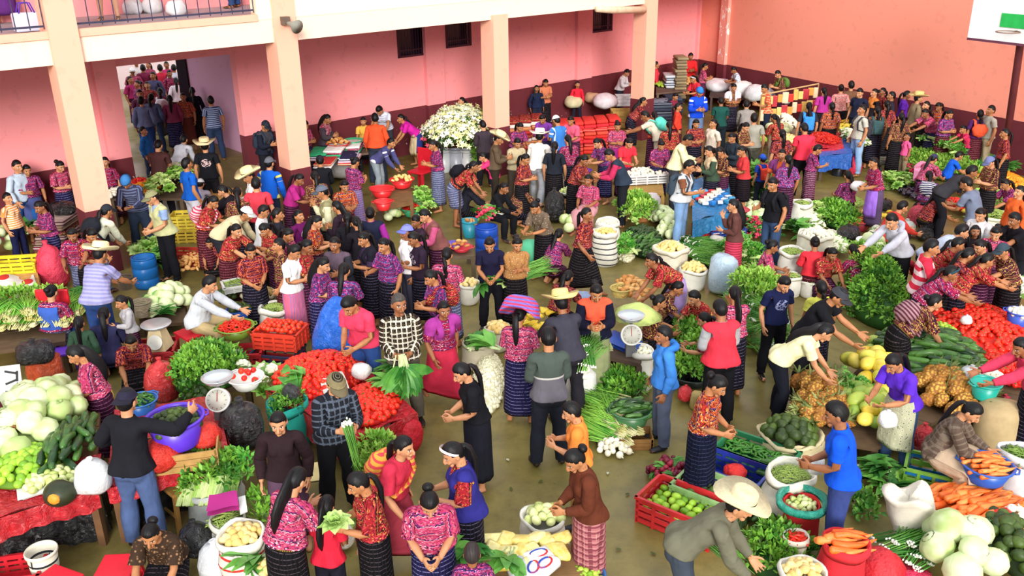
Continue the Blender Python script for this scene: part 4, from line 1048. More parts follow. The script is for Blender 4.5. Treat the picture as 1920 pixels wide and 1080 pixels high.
1798 292 1.20 90 sitw | tee:p/1858c8 pants:p/303040 short | boy in royal blue shirt sitting by the yellow fruit
1822 322 1.62 75 bend bend=55 | tee:p/343238 pants:p/1c1c22 short | man in charcoal bending towards the fruit
1812 344 1.60 215 work | tee:p/6a7288 pants:p/5a6480 short | man in slate shirt seen from behind choosing vegetables
1764 366 1.46 90 kneelw | huipil:hp4 skirt:ck4 tail cap:2a5058 | woman in dark floral huipil with a teal cap
1742 330 1.46 160 kneelw | huipil:hp5 skirt:ck1 bundle:hs/1c2450/e8e4e8 tail | woman with navy and white striped bundle bowed forward
1692 388 1.54 95 squat | ls:p/d04038 pants:p/3a2a28 short | man in brick red shirt crouching behind the hooded one
1672 414 1.62 300 reach | ls:p/b4b4c0 hooddown:p/a4a4b2 pants:p/131318 shoes:181818 short | youth in pale grey hooded top reaching into the greens
1746 464 1.60 75 one | tee:hs/d83048/f0e4e8/8 pants:p/2a2a34 short | man in red and white polo shirt
1796 458 1.46 80 reach | huipil:hp3 skirt:ck1 tail | woman with a high ponytail leaning over the tomatoes
1828 434 1.20 350 stand | tee:p/282228 skirt:ck1 loose | girl with long loose hair near the right edge
1867 437 1.46 330 hold | huipil:hp7 skirt:ck3 bun | woman in rose blouse standing near the right edge
1902 412 1.56 280 reach bend=22 | tee:p/16141a pants:p/1c1c22 short | man in black shirt at the right edge
1803 434 1.56 80 bend bend=50 | ls:p/b8c0d4 pants:p/303848 short | man in pale blue shirt bent over beside the girl with loose hair
1850 488 1.46 85 reach bend=45 | huipil:hp3 skirt:ck1 tail | woman in red huipil stretching both arms over the tomato heap
1838 462 1.46 280 hold | huipil:hp4 skirt:ck3 tail | woman with bowed dark head above the tomato heap
1782 512 1.46 80 reach bend=44 | huipil:hp1 skirt:ck2 band:204858 tail | woman in pink huipil with a teal headband leaning over the tomatoes
1528 456 1.44 170 kneel | huipil:p/d0303c skirt:ck6 bun | woman in plain red top kneeling with her back turned
1560 476 1.44 10 kneelw | huipil:hp3 skirt:ck3 tail | woman in red brocade kneeling over her sacks
1448 462 1.44 80 kneel | huipil:hp7 skirt:ck3 bun | woman in coral huipil kneeling beside the sacks
1856 304 1.46 280 hold | huipil:hp8 skirt:ck4 tail cap:6a70a0 | woman with a mauve cap beside the orange fruit
1912 360 1.46 280 stand | ls:p/e0602c skirt:ck4 tail | woman in orange at the right edge
97 548 1.46 175 kneel z=.12 | huipil:hp1 apron:p/3858a8 bib:p/3858a8 skirt:ck5 bun wide=1.2 | broad woman with blue apron straps sitting with her back turned
228 566 1.05 310 oneL | ls:p/a8a4a8 skirt:ck3 tail | little girl in grey jacket and purple skirt beside the platform scale
246 642 1.44 20 kneelw | huipil:hp4 skirt:ck4 tail | woman in maroon huipil bowed over reaching into a tub
143 664 1.48 290 holdlow | huipil:hp7 skirt:ck3 long | woman with long hair in crimson huipil holding her purse | purse
148 606 1.05 185 stand | ls:p/2c4434 skirt:ck1 long | child in dark green with long black hair
393 532 1.60 85 sitr | ls:p/b4b8c0 vest:p/c2c6cc pants:khaki shoes:3a2a20 short | man in grey sweater and khaki trousers sitting at the chilli bowl
238 752 1.66 170 away | ls:p/1a1a20 pants:p/4a5c86 shoes:15151a short capback:1c1830 | man in black sweater and blue jeans seen from behind
655 572 1.64 335 holdlow bend=26 nod=30 | tee:p/d84060 pants:p/2c4a88 short wide=1.08 | man in coral pink polo shirt sorting tomatoes
748 570 1.66 10 holdlow bend=4 nod=6 look=12 | ls:pl/221a18/d8d0c0/6a5a40 pants:p/5c564c shoes:1c1814 short:3a3634 | moustached man in brown plaid shirt holding a bunch of greens | plaid
832 580 1.48 30 walk bend=16 | huipil:hp1 shawl:p/a03a90 skirt:p/c8304c tail | woman in purple shawl and red skirt rushing past
866 698 1.50 285 holdlow | blouse:p/15151b skirt:p/191a24 tail | woman in black top with a ponytail pausing in the aisle
630 720 1.64 35 hold bend=14 | ls:pl/1c1e26/5a6474/24262e pants:p/15161b shoes:14120f short cap:7c7050 | man in olive cap and dark striped shirt holding spring onions | onionman
975 592 1.46 165 hold | huipil:hp7 skirt:ck2 tail cloth:hs/e0466a/3a74d0 | woman balancing a folded striped cloth on her head | clothwoman
1052 568 1.60 200 lean bend=25 | ls:p/3a3844 pants:p/26242c short straw:dcc884 | man in dark jacket under a wide straw hat leaning away
1118 548 1.54 0 hold nod=22 look=0 | jacket:p/e0583c:p/14152a skirt:p/8a9068 bun | woman in orange top and black cardigan looking down
1028 634 1.62 190 hold nod=15 | ls:cb/46504a/c8c4c0/6a6470 pants:p/1e222c shoes:2a2218 short | man in green and grey jacket standing with his back turned
1245 628 1.48 275 stand nod=5 | ls:p/3c7ccc hooddown:p/3474c4 pants:p/565e74 shoes:2a2a30 short | boy in sky blue hooded sweatshirt
1236 566 1.40 80 kneel | huipil:hp8 skirt:ck4 bun | woman in zigzag striped blouse sitting low
1302 558 1.44 300 kneelw | huipil:hp3 skirt:ck6 short | woman in red zigzag huipil crouching behind the peppers
1350 580 1.58 190 hold | ls:p/a0a0a4 vest:p/d83444 pants:p/14141a shoes:181818 short | man in red sleeveless jacket with grey sleeves
1378 552 1.46 190 chin | huipil:hp7 skirt:ck1 long | woman with long hair in pink huipil beside the red jacket
1345 722 1.50 60 holdlow nod=28 | huipil:hp6 skirt:ck/10142a/3e4464/20264a/c89040 bun | woman in orange zigzag huipil and navy skirt with a gold sash
1470 532 1.44 15 stand nod=28 | tee:pr/161c40/8a90b8/f pants:p/121218 shoes:141418 short | boy in navy shirt with pale lettering looking down
1540 540 1.30 180 stand | tee:p/c8c858 skirt:ck1 braid | girl in lime yellow shirt seen from behind
1572 556 1.64 60 lean bend=34 nod=20 | tee:p/16161c pants:p/1c1c24 shoes:181818 short cap:34343c | man in charcoal cap and black shirt leaning over the fruit
1546 622 1.52 70 bend bend=46 nod=20 | tee:p/e4e2b0 pants:p/141620 shoes:181818 long | woman in pale yellow shirt bending to the pineapples
1752 566 1.46 95 bend bend=52 | huipil:hp8 skirt:ck4 bun bundle:hs/5a2a3a/b08a90 | woman in dark plum huipil bent over the courgettes
1676 680 1.50 300 work bend=26 | tee:p/5a2ec0 apron:fl/b8b89a/6a6a58/d8d8c0 pants:p/3a5078 tail | woman in violet polo shirt with a floral apron
1915 650 1.50 270 reach bend=40 | ls:p/c83a58 skirt:ck1 tail | woman in crimson sleeves at the right edge
-28 742 1.46 80 hold | tee:p/6a2438 apron:p/8898c8 skirt:ck1 tail | woman cut off by the left edge in front of the cabbages
283 1002 1.46 0 kneelw | huipil:fl/3a2a20/a88060/58402c skirt:ck4 bun | woman in brown floral blouse stooping at the bottom edge
522 792 1.48 5 stand nod=18 | ls:p/2a1c20 skirt:p/5a4258 tail | young woman in dark brown button sweater
556 900 1.50 150 work bend=22 | huipil:hp7 skirt:ck4 long wide=1.08 | woman with long loose hair in a rose and red huipil
612 950 1.18 160 hold | tee:p/c8243a pants:p/1a1a26 long | child in red shirt beside the woman with long loose hair
672 906 1.46 290 hold | huipil:hp3 skirt:ck4 tail | woman in dark red huipil holding a lettuce | lettuce
757 838 1.48 60 walk bend=22 | huipil:p/c03048 skirt:p/a03848 bundle:hs/d84a50/e0b040 tail | woman hurrying with a red and gold striped bundle
850 850 1.52 285 hold bend=4 | huipil:hp3 vest:p/2c2a78 skirt:ck1 tail band:d8c8d0 | woman in indigo vest over red huipil with a white hairband
805 942 1.48 5 holdlow nod=34 wide=1.1 | huipil:hp7 skirt:ck2 bun | woman in bright brocade huipil counting coins in her hands
885 1038 1.05 185 stand | huipil:hp2 skirt:ck2 short:2a2424 | child with cropped hair at the bottom edge
1072 772 1.36 265 hold nod=25 | tee:p/f0883c pants:p/a87848 short | boy in bright orange shirt
1078 862 1.48 285 holdlow | ls:p/5c2e1e skirt:pl/b06a70/6a2a38/e0b0a8 bun | woman in brown jumper and pink plaid skirt seen from behind
1385 948 1.58 75 bend bend=44 | ls:p/6a6858 pants:p/3c4450 short straw:d0c4a0 | man in grey-green shirt with a straw hat stooping by the crates
1568 776 1.64 250 holdlow nod=14 | tee:p/1450d0 pants:p/34427a shoes:202028 short | man in vivid blue football shirt with his back to the camera
1822 772 1.50 55 sitw nod=24 z=.05 | ls:pl/5a4a40/75675a/4a3c34 apron:p/b8a088 skirt:p/c0a890 tail | woman in brown tweed jacket sitting on the green and blue crate
75 388 1.44 320 hold | huipil:hp2 skirt:ck2 tail | woman in purple huipil between the blankets and the left wall
172 440 1.44 60 work | huipil:hp4 skirt:ck4 tail | woman in dark huipil behind the outstretched arm
445 362 1.46 200 hold | huipil:hp8 skirt:ck1 tail | woman in dark brown weave behind the bent white cap
480 345 1.60 185 stand | tee:p/c83a48 pants:p/2a2a34 short | man in tomato red shirt beside the striped blue sweater
443 432 1.46 60 reach | huipil:hp3 skirt:ck6 tail | woman in red huipil pointing past the bent man
520 402 1.44 100 stand | ls:p/2c2a34 skirt:ck4 tail | dark-clothed woman behind the purple-shirted girl
470 470 1.46 30 holdlow | huipil:hp4 skirt:ck1 long | woman in dark red huipil above the foam tray
540 440 1.44 70 hold | huipil:hp7 skirt:ck3 tail | woman in rose huipil between the purple girl and the raised arm
575 462 1.46 80 hold | huipil:hp3 skirt:ck3 tail | woman in red weave behind the white-shirted person
682 448 1.46 300 hold | huipil:p/3a2a48 shawl:p/1c1a26 skirt:ck1 tail | woman in dark plum with a black shawl behind the blue tarpaulin
632 388 1.44 250 hold | ls:p/2a1c28 skirt:ck4 long | woman with long black hair turned away behind the orange striped huipil
590 332 1.46 200 hold | huipil:hp8 skirt:ck4 tail | woman in dark weave behind the plain magenta blouse
646 348 1.46 30 hold | huipil:hp6 skirt:ck6 tail | woman in orange and pink weave left of the lavender skirt
668 418 1.46 210 work | ls:p/1c1820 skirt:ck4 tail | woman in black stooping beside the navy vest
808 520 1.46 300 hold | huipil:hp5 skirt:ck1 tail bundle:hp3 | woman carrying a red patterned cloth behind the plaid shirt
890 345 1.44 100 kneelw | ls:p/20202a skirt:ck4 tail | woman in black kneeling behind the blue barrel
985 298 1.44 60 hold | huipil:hp4 skirt:ck4 tail | woman in dark red weave behind the white-shirted walker
1065 262 1.46 200 hold | huipil:hp1 skirt:ck1 tail | woman in maroon weave before the red cloth stacks
1120 268 1.44 300 work | huipil:hp5 skirt:ck2 tail | woman in violet weave left of the magenta sweater
1180 268 1.46 20 work | tee:p/d83040 skirt:ck3 tail | woman in bright red shirt behind the beige-shirted man
1255 236 1.46 180 hold | huipil:hp3 skirt:ck4 tail | woman in red and black weave behind the purple huipil
1305 232 1.46 10 hold | huipil:hp4 skirt:ck1 tail | woman in dark weave between the two blue shirts
1338 232 1.44 300 stand | blouse:p/d8c8b8 skirt:ck4 tail | woman in cream blouse behind the green-shirted youth
1414 222 1.60 170 stand | tee:p/9a988c pants:p/6a685c short | man in khaki grey shirt beside the orange checks
1398 238 1.46 40 hold | huipil:hp8 skirt:ck4 tail | woman in brown weave below the grey sweater
1452 222 1.44 200 work | huipil:hp3 skirt:ck3 tail | woman in red weave left of the hanging packets
1478 300 1.44 190 stand | huipil:hp5 skirt:ck3 tail | woman in violet weave behind the plum shawl
1690 220 1.46 185 stand | huipil:hp8 skirt:ck4 tail | woman in brown weave in the back row left of the violet blouse
1672 180 1.50 260 stand | tee:p/2a2632 pants:p/1c1c22 short | youth in charcoal against the salmon wall
1760 200 1.46 300 hold | huipil:hp6 skirt:ck6 tail | woman in orange brown weave against the right-hand dado
1770 250 1.44 150 kneelw | huipil:hp4 skirt:ck4 tail | woman in dark weave kneeling among the leafy heaps
1885 250 1.46 250 stand | huipil:hp4 skirt:ck4 tail | woman in dark weave right of the pole
1750 298 1.44 120 kneelw | huipil:hp7 skirt:ck3 tail cap:303050 | woman in pink weave and indigo cap bent over the long leafy heap
1885 345 1.46 270 kneelw | huipil:hp2 skirt:ck4 tail | woman in purple weave sitting below the oranges
1838 402 1.46 300 hold | ls:p/d8d4d8 skirt:ck2 tail | woman in off-white top beside the wide white sack
1880 470 1.46 280 reach bend=30 | huipil:hp8 skirt:ck4 tail cap:30404c | woman with a slate cap reaching over the right corner of the tomato heap
1815 478 1.44 85 reach bend=30 | huipil:hp4 skirt:ck4 tail | woman in dark red weave squeezed behind the outstretched arms
1705 470 1.44 120 kneelw | huipil:p/c83848 skirt:ck6 tail | woman in cherry top kneeling behind the hooded youth
1600 470 1.44 200 kneelw | huipil:hp1 skirt:ck3 long | woman with long hair kneeling beside the tall leafy heap
1590 330 1.44 200 kneel | huipil:hp2 skirt:ck1 tail | woman in purple weave sitting in the aisle by the far blue sheet
1322 600 1.44 250 kneel | huipil:hp4 skirt:ck4 tail | woman in dark weave sitting behind the chilli basin
1270 540 1.44 60 kneelw | huipil:hp8 skirt:ck4 tail | woman in brown weave crouching left of the red zigzag huipil
1065 520 1.44 150 kneelw | huipil:hp4 skirt:ck4 tail | woman in dark weave crouching beside the mint bundle
985 345 1.46 130 kneelw | huipil:hp8 skirt:ck1 tail | woman in brown weave crouching by the black sack
195 590 1.44 200 kneel | ls:p/2a2a4a skirt:ck2 tail | woman in dark blue sitting behind the little girl
905 235 1.50 200 hold | ls:p/3a3038 pants:p/26242c short | man in dark brown beside the third column
'''
OUT = '''
15 45 1.50 20 stand feet=1 z=3.98 | huipil:hp2 skirt:p/5a2a70 tail | woman in purple skirt on the upper gallery at the far left
207 40 1.65 10 stand feet=1 z=3.98 tone=4 | tee:p/d0c8b8 shorts:p/5a5a50 shoes:6a5a48 short | bare-legged person in sandals on the upper gallery
345 18 1.45 200 sit feet=1 z=3.98 | ls:p/30405a pants:jean short | person in jeans sitting on the upper gallery
440 16 1.60 260 stand feet=1 z=3.98 | ls:p/8a4048 pants:p/2c4a80 short | person in blue jeans standing on the upper gallery near the second column
284 300 1.62 190 stand feet=1 | ls:p/6a78a0 pants:p/2a4a8a short | person in slate blue shirt in the passage
300 288 1.56 180 stand feet=1 | ls:p/5a6488 pants:p/3a4a6a tail | dark-haired person in dusty blue right behind the slate blue shirt
358 280 1.50 10 stand feet=1 | huipil:hp6 skirt:p/5a2c24 tail | woman in brown pleated skirt standing in the passage
374 268 1.52 200 stand feet=1 | ls:p/1a1826 skirt:ck4 long | woman in black behind the brown pleated skirt
410 302 1.64 210 stand feet=1 | tee:hs/2a3a70/b8c8e8 pants:p/34466a short | man in navy and sky striped shirt by the lavender wall
268 246 1.30 90 stand | ls:p/2a6ab8 pants:p/26344e short | boy in blue jacket at the door jamb
345 262 1.50 170 bend bend=50 | ls:p/c8ccd8 pants:p/c0c4d0 short | person in pale grey bent over just inside the doorway
248 134 1.55 20 stand | huipil:hp7 skirt:ck3 cap:f0f0f0 tail | person with a white cap in the street crowd
268 128 1.60 200 stand | tee:p/7a2a4a pants:p/302838 short | man in wine red shirt in the street crowd
287 142 1.60 350 stand | ls:p/4a4a6a skirt:ck2 tail | woman in slate top in the street crowd
276 160 1.50 0 stand | huipil:hp4 skirt:ck4 tail | woman in dark huipil nearest in the street crowd
300 128 1.60 200 stand | tee:p/c83048 pants:p/40303a short | man in bright red shirt in the street crowd
318 138 1.55 30 walk | huipil:hp1 skirt:ck3 tail | woman in pink huipil walking in the street crowd
258 158 1.50 330 stand | huipil:hp2 skirt:ck1 bun | woman in violet huipil by the passage mouth
330 152 1.45 200 walk | ls:p/e8dce4 skirt:ck6 tail | woman in white blouse at the passage mouth
255 118 1.60 20 stand | tee:p/f0e8e8 pants:p/4a4a5a short | man in white shirt far out in the street
278 122 1.50 340 stand | huipil:hp7 skirt:ck3 tail | woman in rose huipil far out in the street
312 122 1.55 10 stand | huipil:p/c83878 skirt:ck1 tail | woman in hot pink far out in the street
326 128 1.60 190 stand | tee:p/d8d8e8 pants:p/5a5a6a short | man in pale shirt far out in the street
244 150 1.50 60 stand | huipil:p/a83068 skirt:ck3 tail | woman in raspberry top at the left of the passage mouth
300 172 1.50 200 walk | huipil:hp1 skirt:ck4 tail bundle:p/e8e0e8 | woman with a white bundle in the passage
318 186 1.50 200 stand | ls:p/8a3a5a skirt:ck2 tail | woman in mulberry top in the passage
262 176 1.60 20 walk | tee:p/6a3a5a pants:p/34343e short | man in plum shirt entering the passage
'''
for row in CROWD.strip().split('\n'): person(row)
for row in OUT.strip().split('\n'): person(row.replace(' |', ' free=1 |', 1))
# ---------------------------------------------------------------- produce: one mesh per kind and variant, shared by its copies
def leafv(L, w, droop=.3, fold=.25, seg=3):
    """one leaf along +X, tip drooping: verts, faces"""
    v = []; 
    for i in range(seg+1):
        t = i/seg; ww = w*math.sin(math.pi*(.12+.84*t))**.8 if i < seg else w*.08
        x = L*t; z = L*.25*t-droop*L*t*t
        v += [(x, -ww, z+fold*ww), (x, 0, z), (x, ww, z+fold*ww)]
    f = []
    for i in range(seg):
        a = i*3; f += [(a, a+3, a+4, a+1), (a+1, a+4, a+5, a+2)]
    return np.array(v), f
def rot_dir(yaw, pitch): return rz(yaw) @ rotm((0, 1, 0), -pitch)
def lumpy(c, r, n, m, amp, fr, seed):
    v, f = sh_ball((0, 0, 0), 1, n, m); rs = np.random.RandomState(seed); ph = rs.rand(3)*6
    k = 1+amp*(np.sin(v[:, 0]*fr+ph[0])+np.sin(v[:, 1]*fr*1.1+ph[1])+np.sin(v[:, 2]*fr*.9+ph[2]))/2
    return v*k[:, None]*np.asarray(r)+np.asarray(c, float), f
def inroom(c, r):
    """moves a point on the ground towards the camera until something of radius r clears the two walls"""
    c = np.array(c, float); vd = V(c[0], c[1], 0); vd /= np.linalg.norm(vd); ws = c @ U
    o1 = c @ N-(DW-r-.03) if ws < s_corner else 0; o2 = (c-RP) @ RN+r+.03
    if o1 > 0 and not (sL < ws < sR): c -= vd*o1/max(vd @ N, .3)
    o2 = (c-RP) @ RN+r+.03
    if o2 > 0: c -= vd*o2/max(vd @ RN, .3)
    return c
G_ = {}
def pine():
    if 'pine' in MATS: return MATS['pine']
    t = NT('pineapple_rind', .6, .3); g = t.obj(); d = t.n('ShaderNodeTexVoronoi', {'Vector': g, 'Scale': 42.}).outputs['Distance']; r = t.n('ShaderNodeObjectInfo').outputs['Random']
    t.col(t.mix(t.ramp(d, [(.25, '#000000'), (.6, '#ffffff')]), t.mix(r, '#b8782c', '#e0b050'), '#96622c')); t.bump(t.math('SUBTRACT', 1., d), .8, .02); MATS['pine'] = t.m; return t.m
def veg_mesh(kind, var):
    key = (kind, var)
    if key in G_: return G_[key]
    rs = np.random.RandomState(abs(hash_(kind))+var*17); mb = MB(); mats = []; sm = True
    if kind == 'tomato': mb.add(*lumpy((0, 0, 0), (.036, .036, .031), 10, 7, .05, 3, var)); mb.add(*sh_lathe([(.011, .029), (.001, .034)], 5), 1); mats = [Mvar('tomato_skin', '#d81c14', '#ee4426', .28, 12), M('#4a7a28')]
    elif kind == 'onion': mb.add(*lumpy((0, 0, 0), (.04, .04, .036), 10, 7, .05, 2, var)); mb.add(*sh_tube([(0, 0, .03), (0, 0, .055)], [.012, .003], 5)); mats = [Mvar('onion_skin', '#e8e0c8', '#f6f2e2', .4, 20)]
    elif kind == 'potato': mb.add(*lumpy((0, 0, 0), (.05, .038, .034), 10, 7, .12, 3, var)); mats = [Mvar('potato_skin', '#d8b468', '#f0d898', .6, 30)]
    elif kind == 'lime': mb.add(*lumpy((0, 0, 0), (.034, .03, .03), 10, 7, .06, 3, var)); mats = [Mvar('lime_skin', '#7aa828', '#b8d050', .35, 14)]
    elif kind == 'mango': mb.add(*lumpy((0, 0, 0), (.055, .04, .038), 10, 7, .08, 2, var)); mats = [Mvar('green_mango_skin', '#6a9a20', '#a8d040', .35, 14)]
    elif kind == 'orange': mb.add(*lumpy((0, 0, 0), .038, 10, 7, .03, 4, var)); mats = [Mvar('orange_skin', '#e88818', '#f8b838', .4, 20)]
    elif kind == 'avocado': mb.add(*lumpy((0, 0, 0), (.058, .046, .046), 10, 7, .10, 3, var)); mats = [Mvar('avocado_skin', '#2a3c18', '#4e6424', .5, 40)]
    elif kind == 'chayote': mb.add(*lumpy((0, 0, 0), (.062, .046, .042), 10, 7, .12, 2.4, var)); mats = [Mvar('chayote_skin', '#a8b860', '#dce0a8', .45, 20)]
    elif kind == 'cucumber':
        b = .02*(var-1); mb.add(*sh_tube([(-.11, 0, 0), (-.085, b*.3, 0), (0, b, 0), (.085, b*.3, 0), (.105, 0, 0), (.115, -.004, 0)], [.010, .026, .029, .026, .016, .006], 9)); mats = [Mvar('courgette_skin', '#1e3a1c', '#4e7a34', .3, 20)]
    elif kind == 'carrot':
        b = .015*(var-1); mb.add(*sh_tube([(-.10, 0, 0), (-.09, 0, 0), (-.02, b, 0), (.06, b*.6, 0), (.11, 0, 0)], [.012, .022, .02, .013, .003], 8)); mats = [Mvar('carrot_skin', '#e86420', '#f89048', .45, 30)]
    elif kind == 'chilli':
        mb.add(*sh_tube([(-.05, 0, 0), (-.03, .006*var, 0), (.0, .012*var, .002), (.04, .004, 0), (.06, -.01, 0)], [.004, .011, .012, .008, .002], 7)); mats = [Mvar('red_chilli_skin', '#b81410', '#e83c1c', .25, 10)]
    elif kind == 'greenchilli':
        mb.add(*sh_tube([(-.05, 0, 0), (-.03, .006*var, 0), (.0, .012*var, .002), (.04, .004, 0), (.06, -.01, 0)], [.004, .013, .014, .009, .002], 7)); mats = [Mvar('green_chilli_skin', '#1e4a1c', '#4a8a30', .25, 10)]
    elif kind == 'bean':
        mb.add(*sh_tube([(-.08, 0, 0), (-.03, .012*(var-1), .003), (.03, .012*(var-1), .003), (.08, -.005, 0)], [.003, .0065, .0065, .003], 5)); mats = [Mvar('green_bean_skin', '#6a8a34', '#a4b860', .5, 10)]
    elif kind == 'aubergine': mb.add(*sh_tube([(-.1, 0, 0), (-.085, 0, 0), (-.03, .005, 0), (.04, 0, 0), (.09, 0, 0), (.1, 0, 0)], [.014, .028, .04, .05, .036, .01], 10)); mats = [M('#1a1024', .2, .2, spec=.6)]
    elif kind == 'pepper':
        v, f = lumpy((0, 0, 0), (.042, .042, .05), 12, 8, .0, 1, var); a = np.arctan2(v[:, 1], v[:, 0]); v[:, :2] *= (1+.12*np.cos(a*3))[:, None]; mb.add(v, f); mb.add(*sh_tube([(0, 0, .045), (.005, 0, .07)], [.008, .005], 5), 1); mats = [Mvar('red_pepper_skin', '#c81818', '#e83020', .25, 10), M('#4a7a28')]
    elif kind == 'cabbage':
        v, f = lumpy((0, 0, 0), (.095, .095, .085), 14, 10, .03, 3, var); mb.add(v, f)
        for k in range(6):
            lv, lf = sh_ball((0, 0, 0), 1, 9, 7); th = k*1.05+var; keep = []
            lv = lv*V(.101, .101, .092)*1.0; d = V(math.cos(th), math.sin(th), .25); d /= np.linalg.norm(d)
            c = lv @ d; lv = lv*(.93+.09*smooth(.035, .06, c))[:, None]; mb.add(lv, lf)
        mats = [Mvar('cabbage_leaf', '#a8bc74', '#dce4ba', .5, 9, c3='#c8d69c')]
    elif kind == 'cauliflower':
        for k in range(16):
            th, z = k*2.4, 1-(k+.5)/16*1.1; r = math.sqrt(max(0, 1-z*z)); mb.add(*sh_ball((.06*r*math.cos(th), .06*r*math.sin(th), .055*z), .034, 7, 5))
        for k in range(8): lv, lf = leafv(.14, .05, .1, .2); mb.add(lv @ rot_dir(k*.785, .5).T+V(.03*math.cos(k*.785), .03*math.sin(k*.785), -.05), lf, 1)
        mats = [M('#f0ead0', .7), Mvar('cauliflower_leaf', '#6a9a40', '#9cc068', .5)]
    elif kind == 'pineapple':
        n, m = 12, 11; v, f = sh_ball((0, 0, 0), 1, n, m); k = 1+.07*np.cos(np.arctan2(v[:, 1], v[:, 0])*6+np.round(np.arcsin(np.clip(v[:, 2], -1, 1))/.31)*3.14); v = v*V(.062, .062, .085)*k[:, None]; mb.add(v, f)
        for j in range(3):
            for i in range(7): lv, lf = leafv(.13-.02*j, .011, .25-.2*j, .4); mb.add(lv @ rot_dir(i*.9+j*.4, .75+.33*j).T+V(0, 0, .08), lf, 1)
        mats = [pine(), Mvar('pineapple_crown_leaf', '#6a7a40', '#98a060', .5)]
    elif kind == 'papaya': mb.add(*lumpy((0, 0, 0), (.12, .078, .075), 12, 9, .08, 2, var)); mats = [Mvar('papaya_skin', '#c8a828', '#ecd860', .4, 7, c3='#b0b840')]
    elif kind == 'greenpapaya': mb.add(*lumpy((0, 0, 0), (.11, .072, .07), 12, 9, .08, 2, var)); mats = [Mvar('green_papaya_skin', '#7a9a38', '#b0c050', .4, 7)]
    elif kind == 'garlic': mb.add(*lumpy((0, 0, 0), (.03, .03, .026), 8, 6, .06, 4, var)); mb.add(*sh_tube([(0, 0, .02), (.004, 0, .05)], [.009, .003], 5)); mats = [Mvar('garlic_skin', '#e0dcb8', '#f6f4e0', .6, 20)]
    elif kind == 'banana':
        for k in range(6): a = (k-2.5)*.16; mb.add(*sh_tube([rz(a) @ V(.02+.0*k, 0, .02), rz(a) @ V(.07, 0, .035), rz(a) @ V(.12, 0, .03), rz(a) @ V(.165, 0, .005)], [.008, .017, .017, .006], 6))
        mats = [Mvar('banana_skin', '#d8b028', '#f0d858', .5)]
    elif kind == 'bread': mb.add(*lumpy((0, 0, 0), (.06, .045, .025), 10, 6, .06, 3, var)); mats = [Mvar('bread_crust', '#b87838', '#e0b070', .7, 20)]
    # ---- leafy bunches lie with their stems along -X
    elif kind in ('herb', 'herbpale'):
        for i in range(70):
            th, el, r = rs.rand()*6.28, rs.rand()*1.25, .10*rs.rand()**.5
            d = V(math.cos(th)*math.cos(el), math.sin(th)*math.cos(el), math.sin(el)); p = d*V(.12, .12, .12)*(.55+.5*rs.rand())
            lv, lf = leafv(.05+.03*rs.rand(), .012+.012*rs.rand(), .5*rs.rand(), .3*rs.randn(), 2); mb.add(lv @ (rot_dir(th+rs.randn()*.7, el+rs.randn()*.5)).T+p, lf)
        for i in range(9): th = rs.rand()*6.28; mb.add(*sh_tube([(0, 0, -.06), (.05*math.cos(th), .05*math.sin(th), .06)], .004, 4), 1)
        mats = [Mvar('herb_leaf', '#356e1e', '#84b83e', .55, 14, c3='#5a9a30'), M('#8ab060')] if kind == 'herb' else [Mvar('pale_herb_leaf', '#6aa030', '#a8cc58', .55, 14), M('#b8cc80')]
    elif kind == 'chard':
        for i in range(14):
            th = rs.randn()*.5; el = .25+.5*rs.rand(); lv, lf = leafv(.24+.08*rs.rand(), .055, .55, .25, 4); mb.add(lv @ rot_dir(th, el).T+V(-.05, rs.randn()*.02, 0), lf)
        for i in range(8): mb.add(*sh_tube([(-.18, rs.randn()*.02, rs.rand()*.02), (0, rs.randn()*.03, .02)], .007, 5), 1)
        mats = [Mvar('chard_leaf', '#2e6e28', '#70b048', .45, 9), M('#c8d8a0')]
    elif kind == 'scallion':
        for i in range(16):
            y = rs.randn()*.03; z = abs(rs.randn())*.02; mb.add(*sh_tube([(-.2, y, z), (-.05, y*1.1, z+.005), (.12, y*1.6, z+.02*rs.rand()), (.24+.05*rs.rand(), y*2.2, z+.03*rs.randn())], [.005, .005, .0045, .002], 4), 0)
            mb.add(*sh_ball((-.21, y, z), (.015, .009, .009), 6, 5), 1)
        mats = [Mvar('scallion_leaf', '#3a7a28', '#78b048', .5, 10), M('#eef0dc', .5)]
    elif kind == 'chive':
        for i in range(34):
            y = rs.randn()*.035; z = abs(rs.randn())*.025; mb.add(*sh_tube([(-.24, y*.7, z), (-.10, y, z+.005)], [.0045, .005], 4), 1); mb.add(*sh_tube([(-.10, y, z+.005), (.10, y*1.5, z+.02*rs.rand()), (.28+.06*rs.rand(), y*2.4, z+.03*rs.randn())], [.006, .006, .002], 4), 0)
        mats = [Mvar('chive_leaf', '#4a9a2c', '#98cc50', .5, 10), Mvar('chive_stem', '#c8c070', '#e4e0b0', .5)]
    elif kind == 'celery':
        for i in range(11):
            y, z = rs.randn()*.025, rs.rand()*.05; mb.add(*sh_tube([(-.26, y*.6, z*.5), (0, y, z), (.12, y*2, z+.03)], [.014, .011, .006], 5), 1)
        for i in range(60): lv, lf = leafv(.06, .02, .4*rs.rand(), .3*rs.randn(), 2); mb.add(lv @ rot_dir(rs.randn()*1.2, rs.rand()*1.2).T+V(.06+.16*rs.rand(), rs.randn()*.06, .03+.06*rs.rand()), lf)
        mats = [Mvar('celery_leaf', '#3a8a28', '#78b848', .5, 10), Mvar('celery_stalk', '#a8cc68', '#d0e0a0', .4)]
    elif kind in ('radish', 'beet'):
        for i in range(9): mb.add(*sh_ball((-.03+rs.randn()*.035, rs.randn()*.05, abs(rs.randn())*.03), (.026, .022, .022) if kind == 'radish' else (.034, .03, .03), 8, 6), 1)
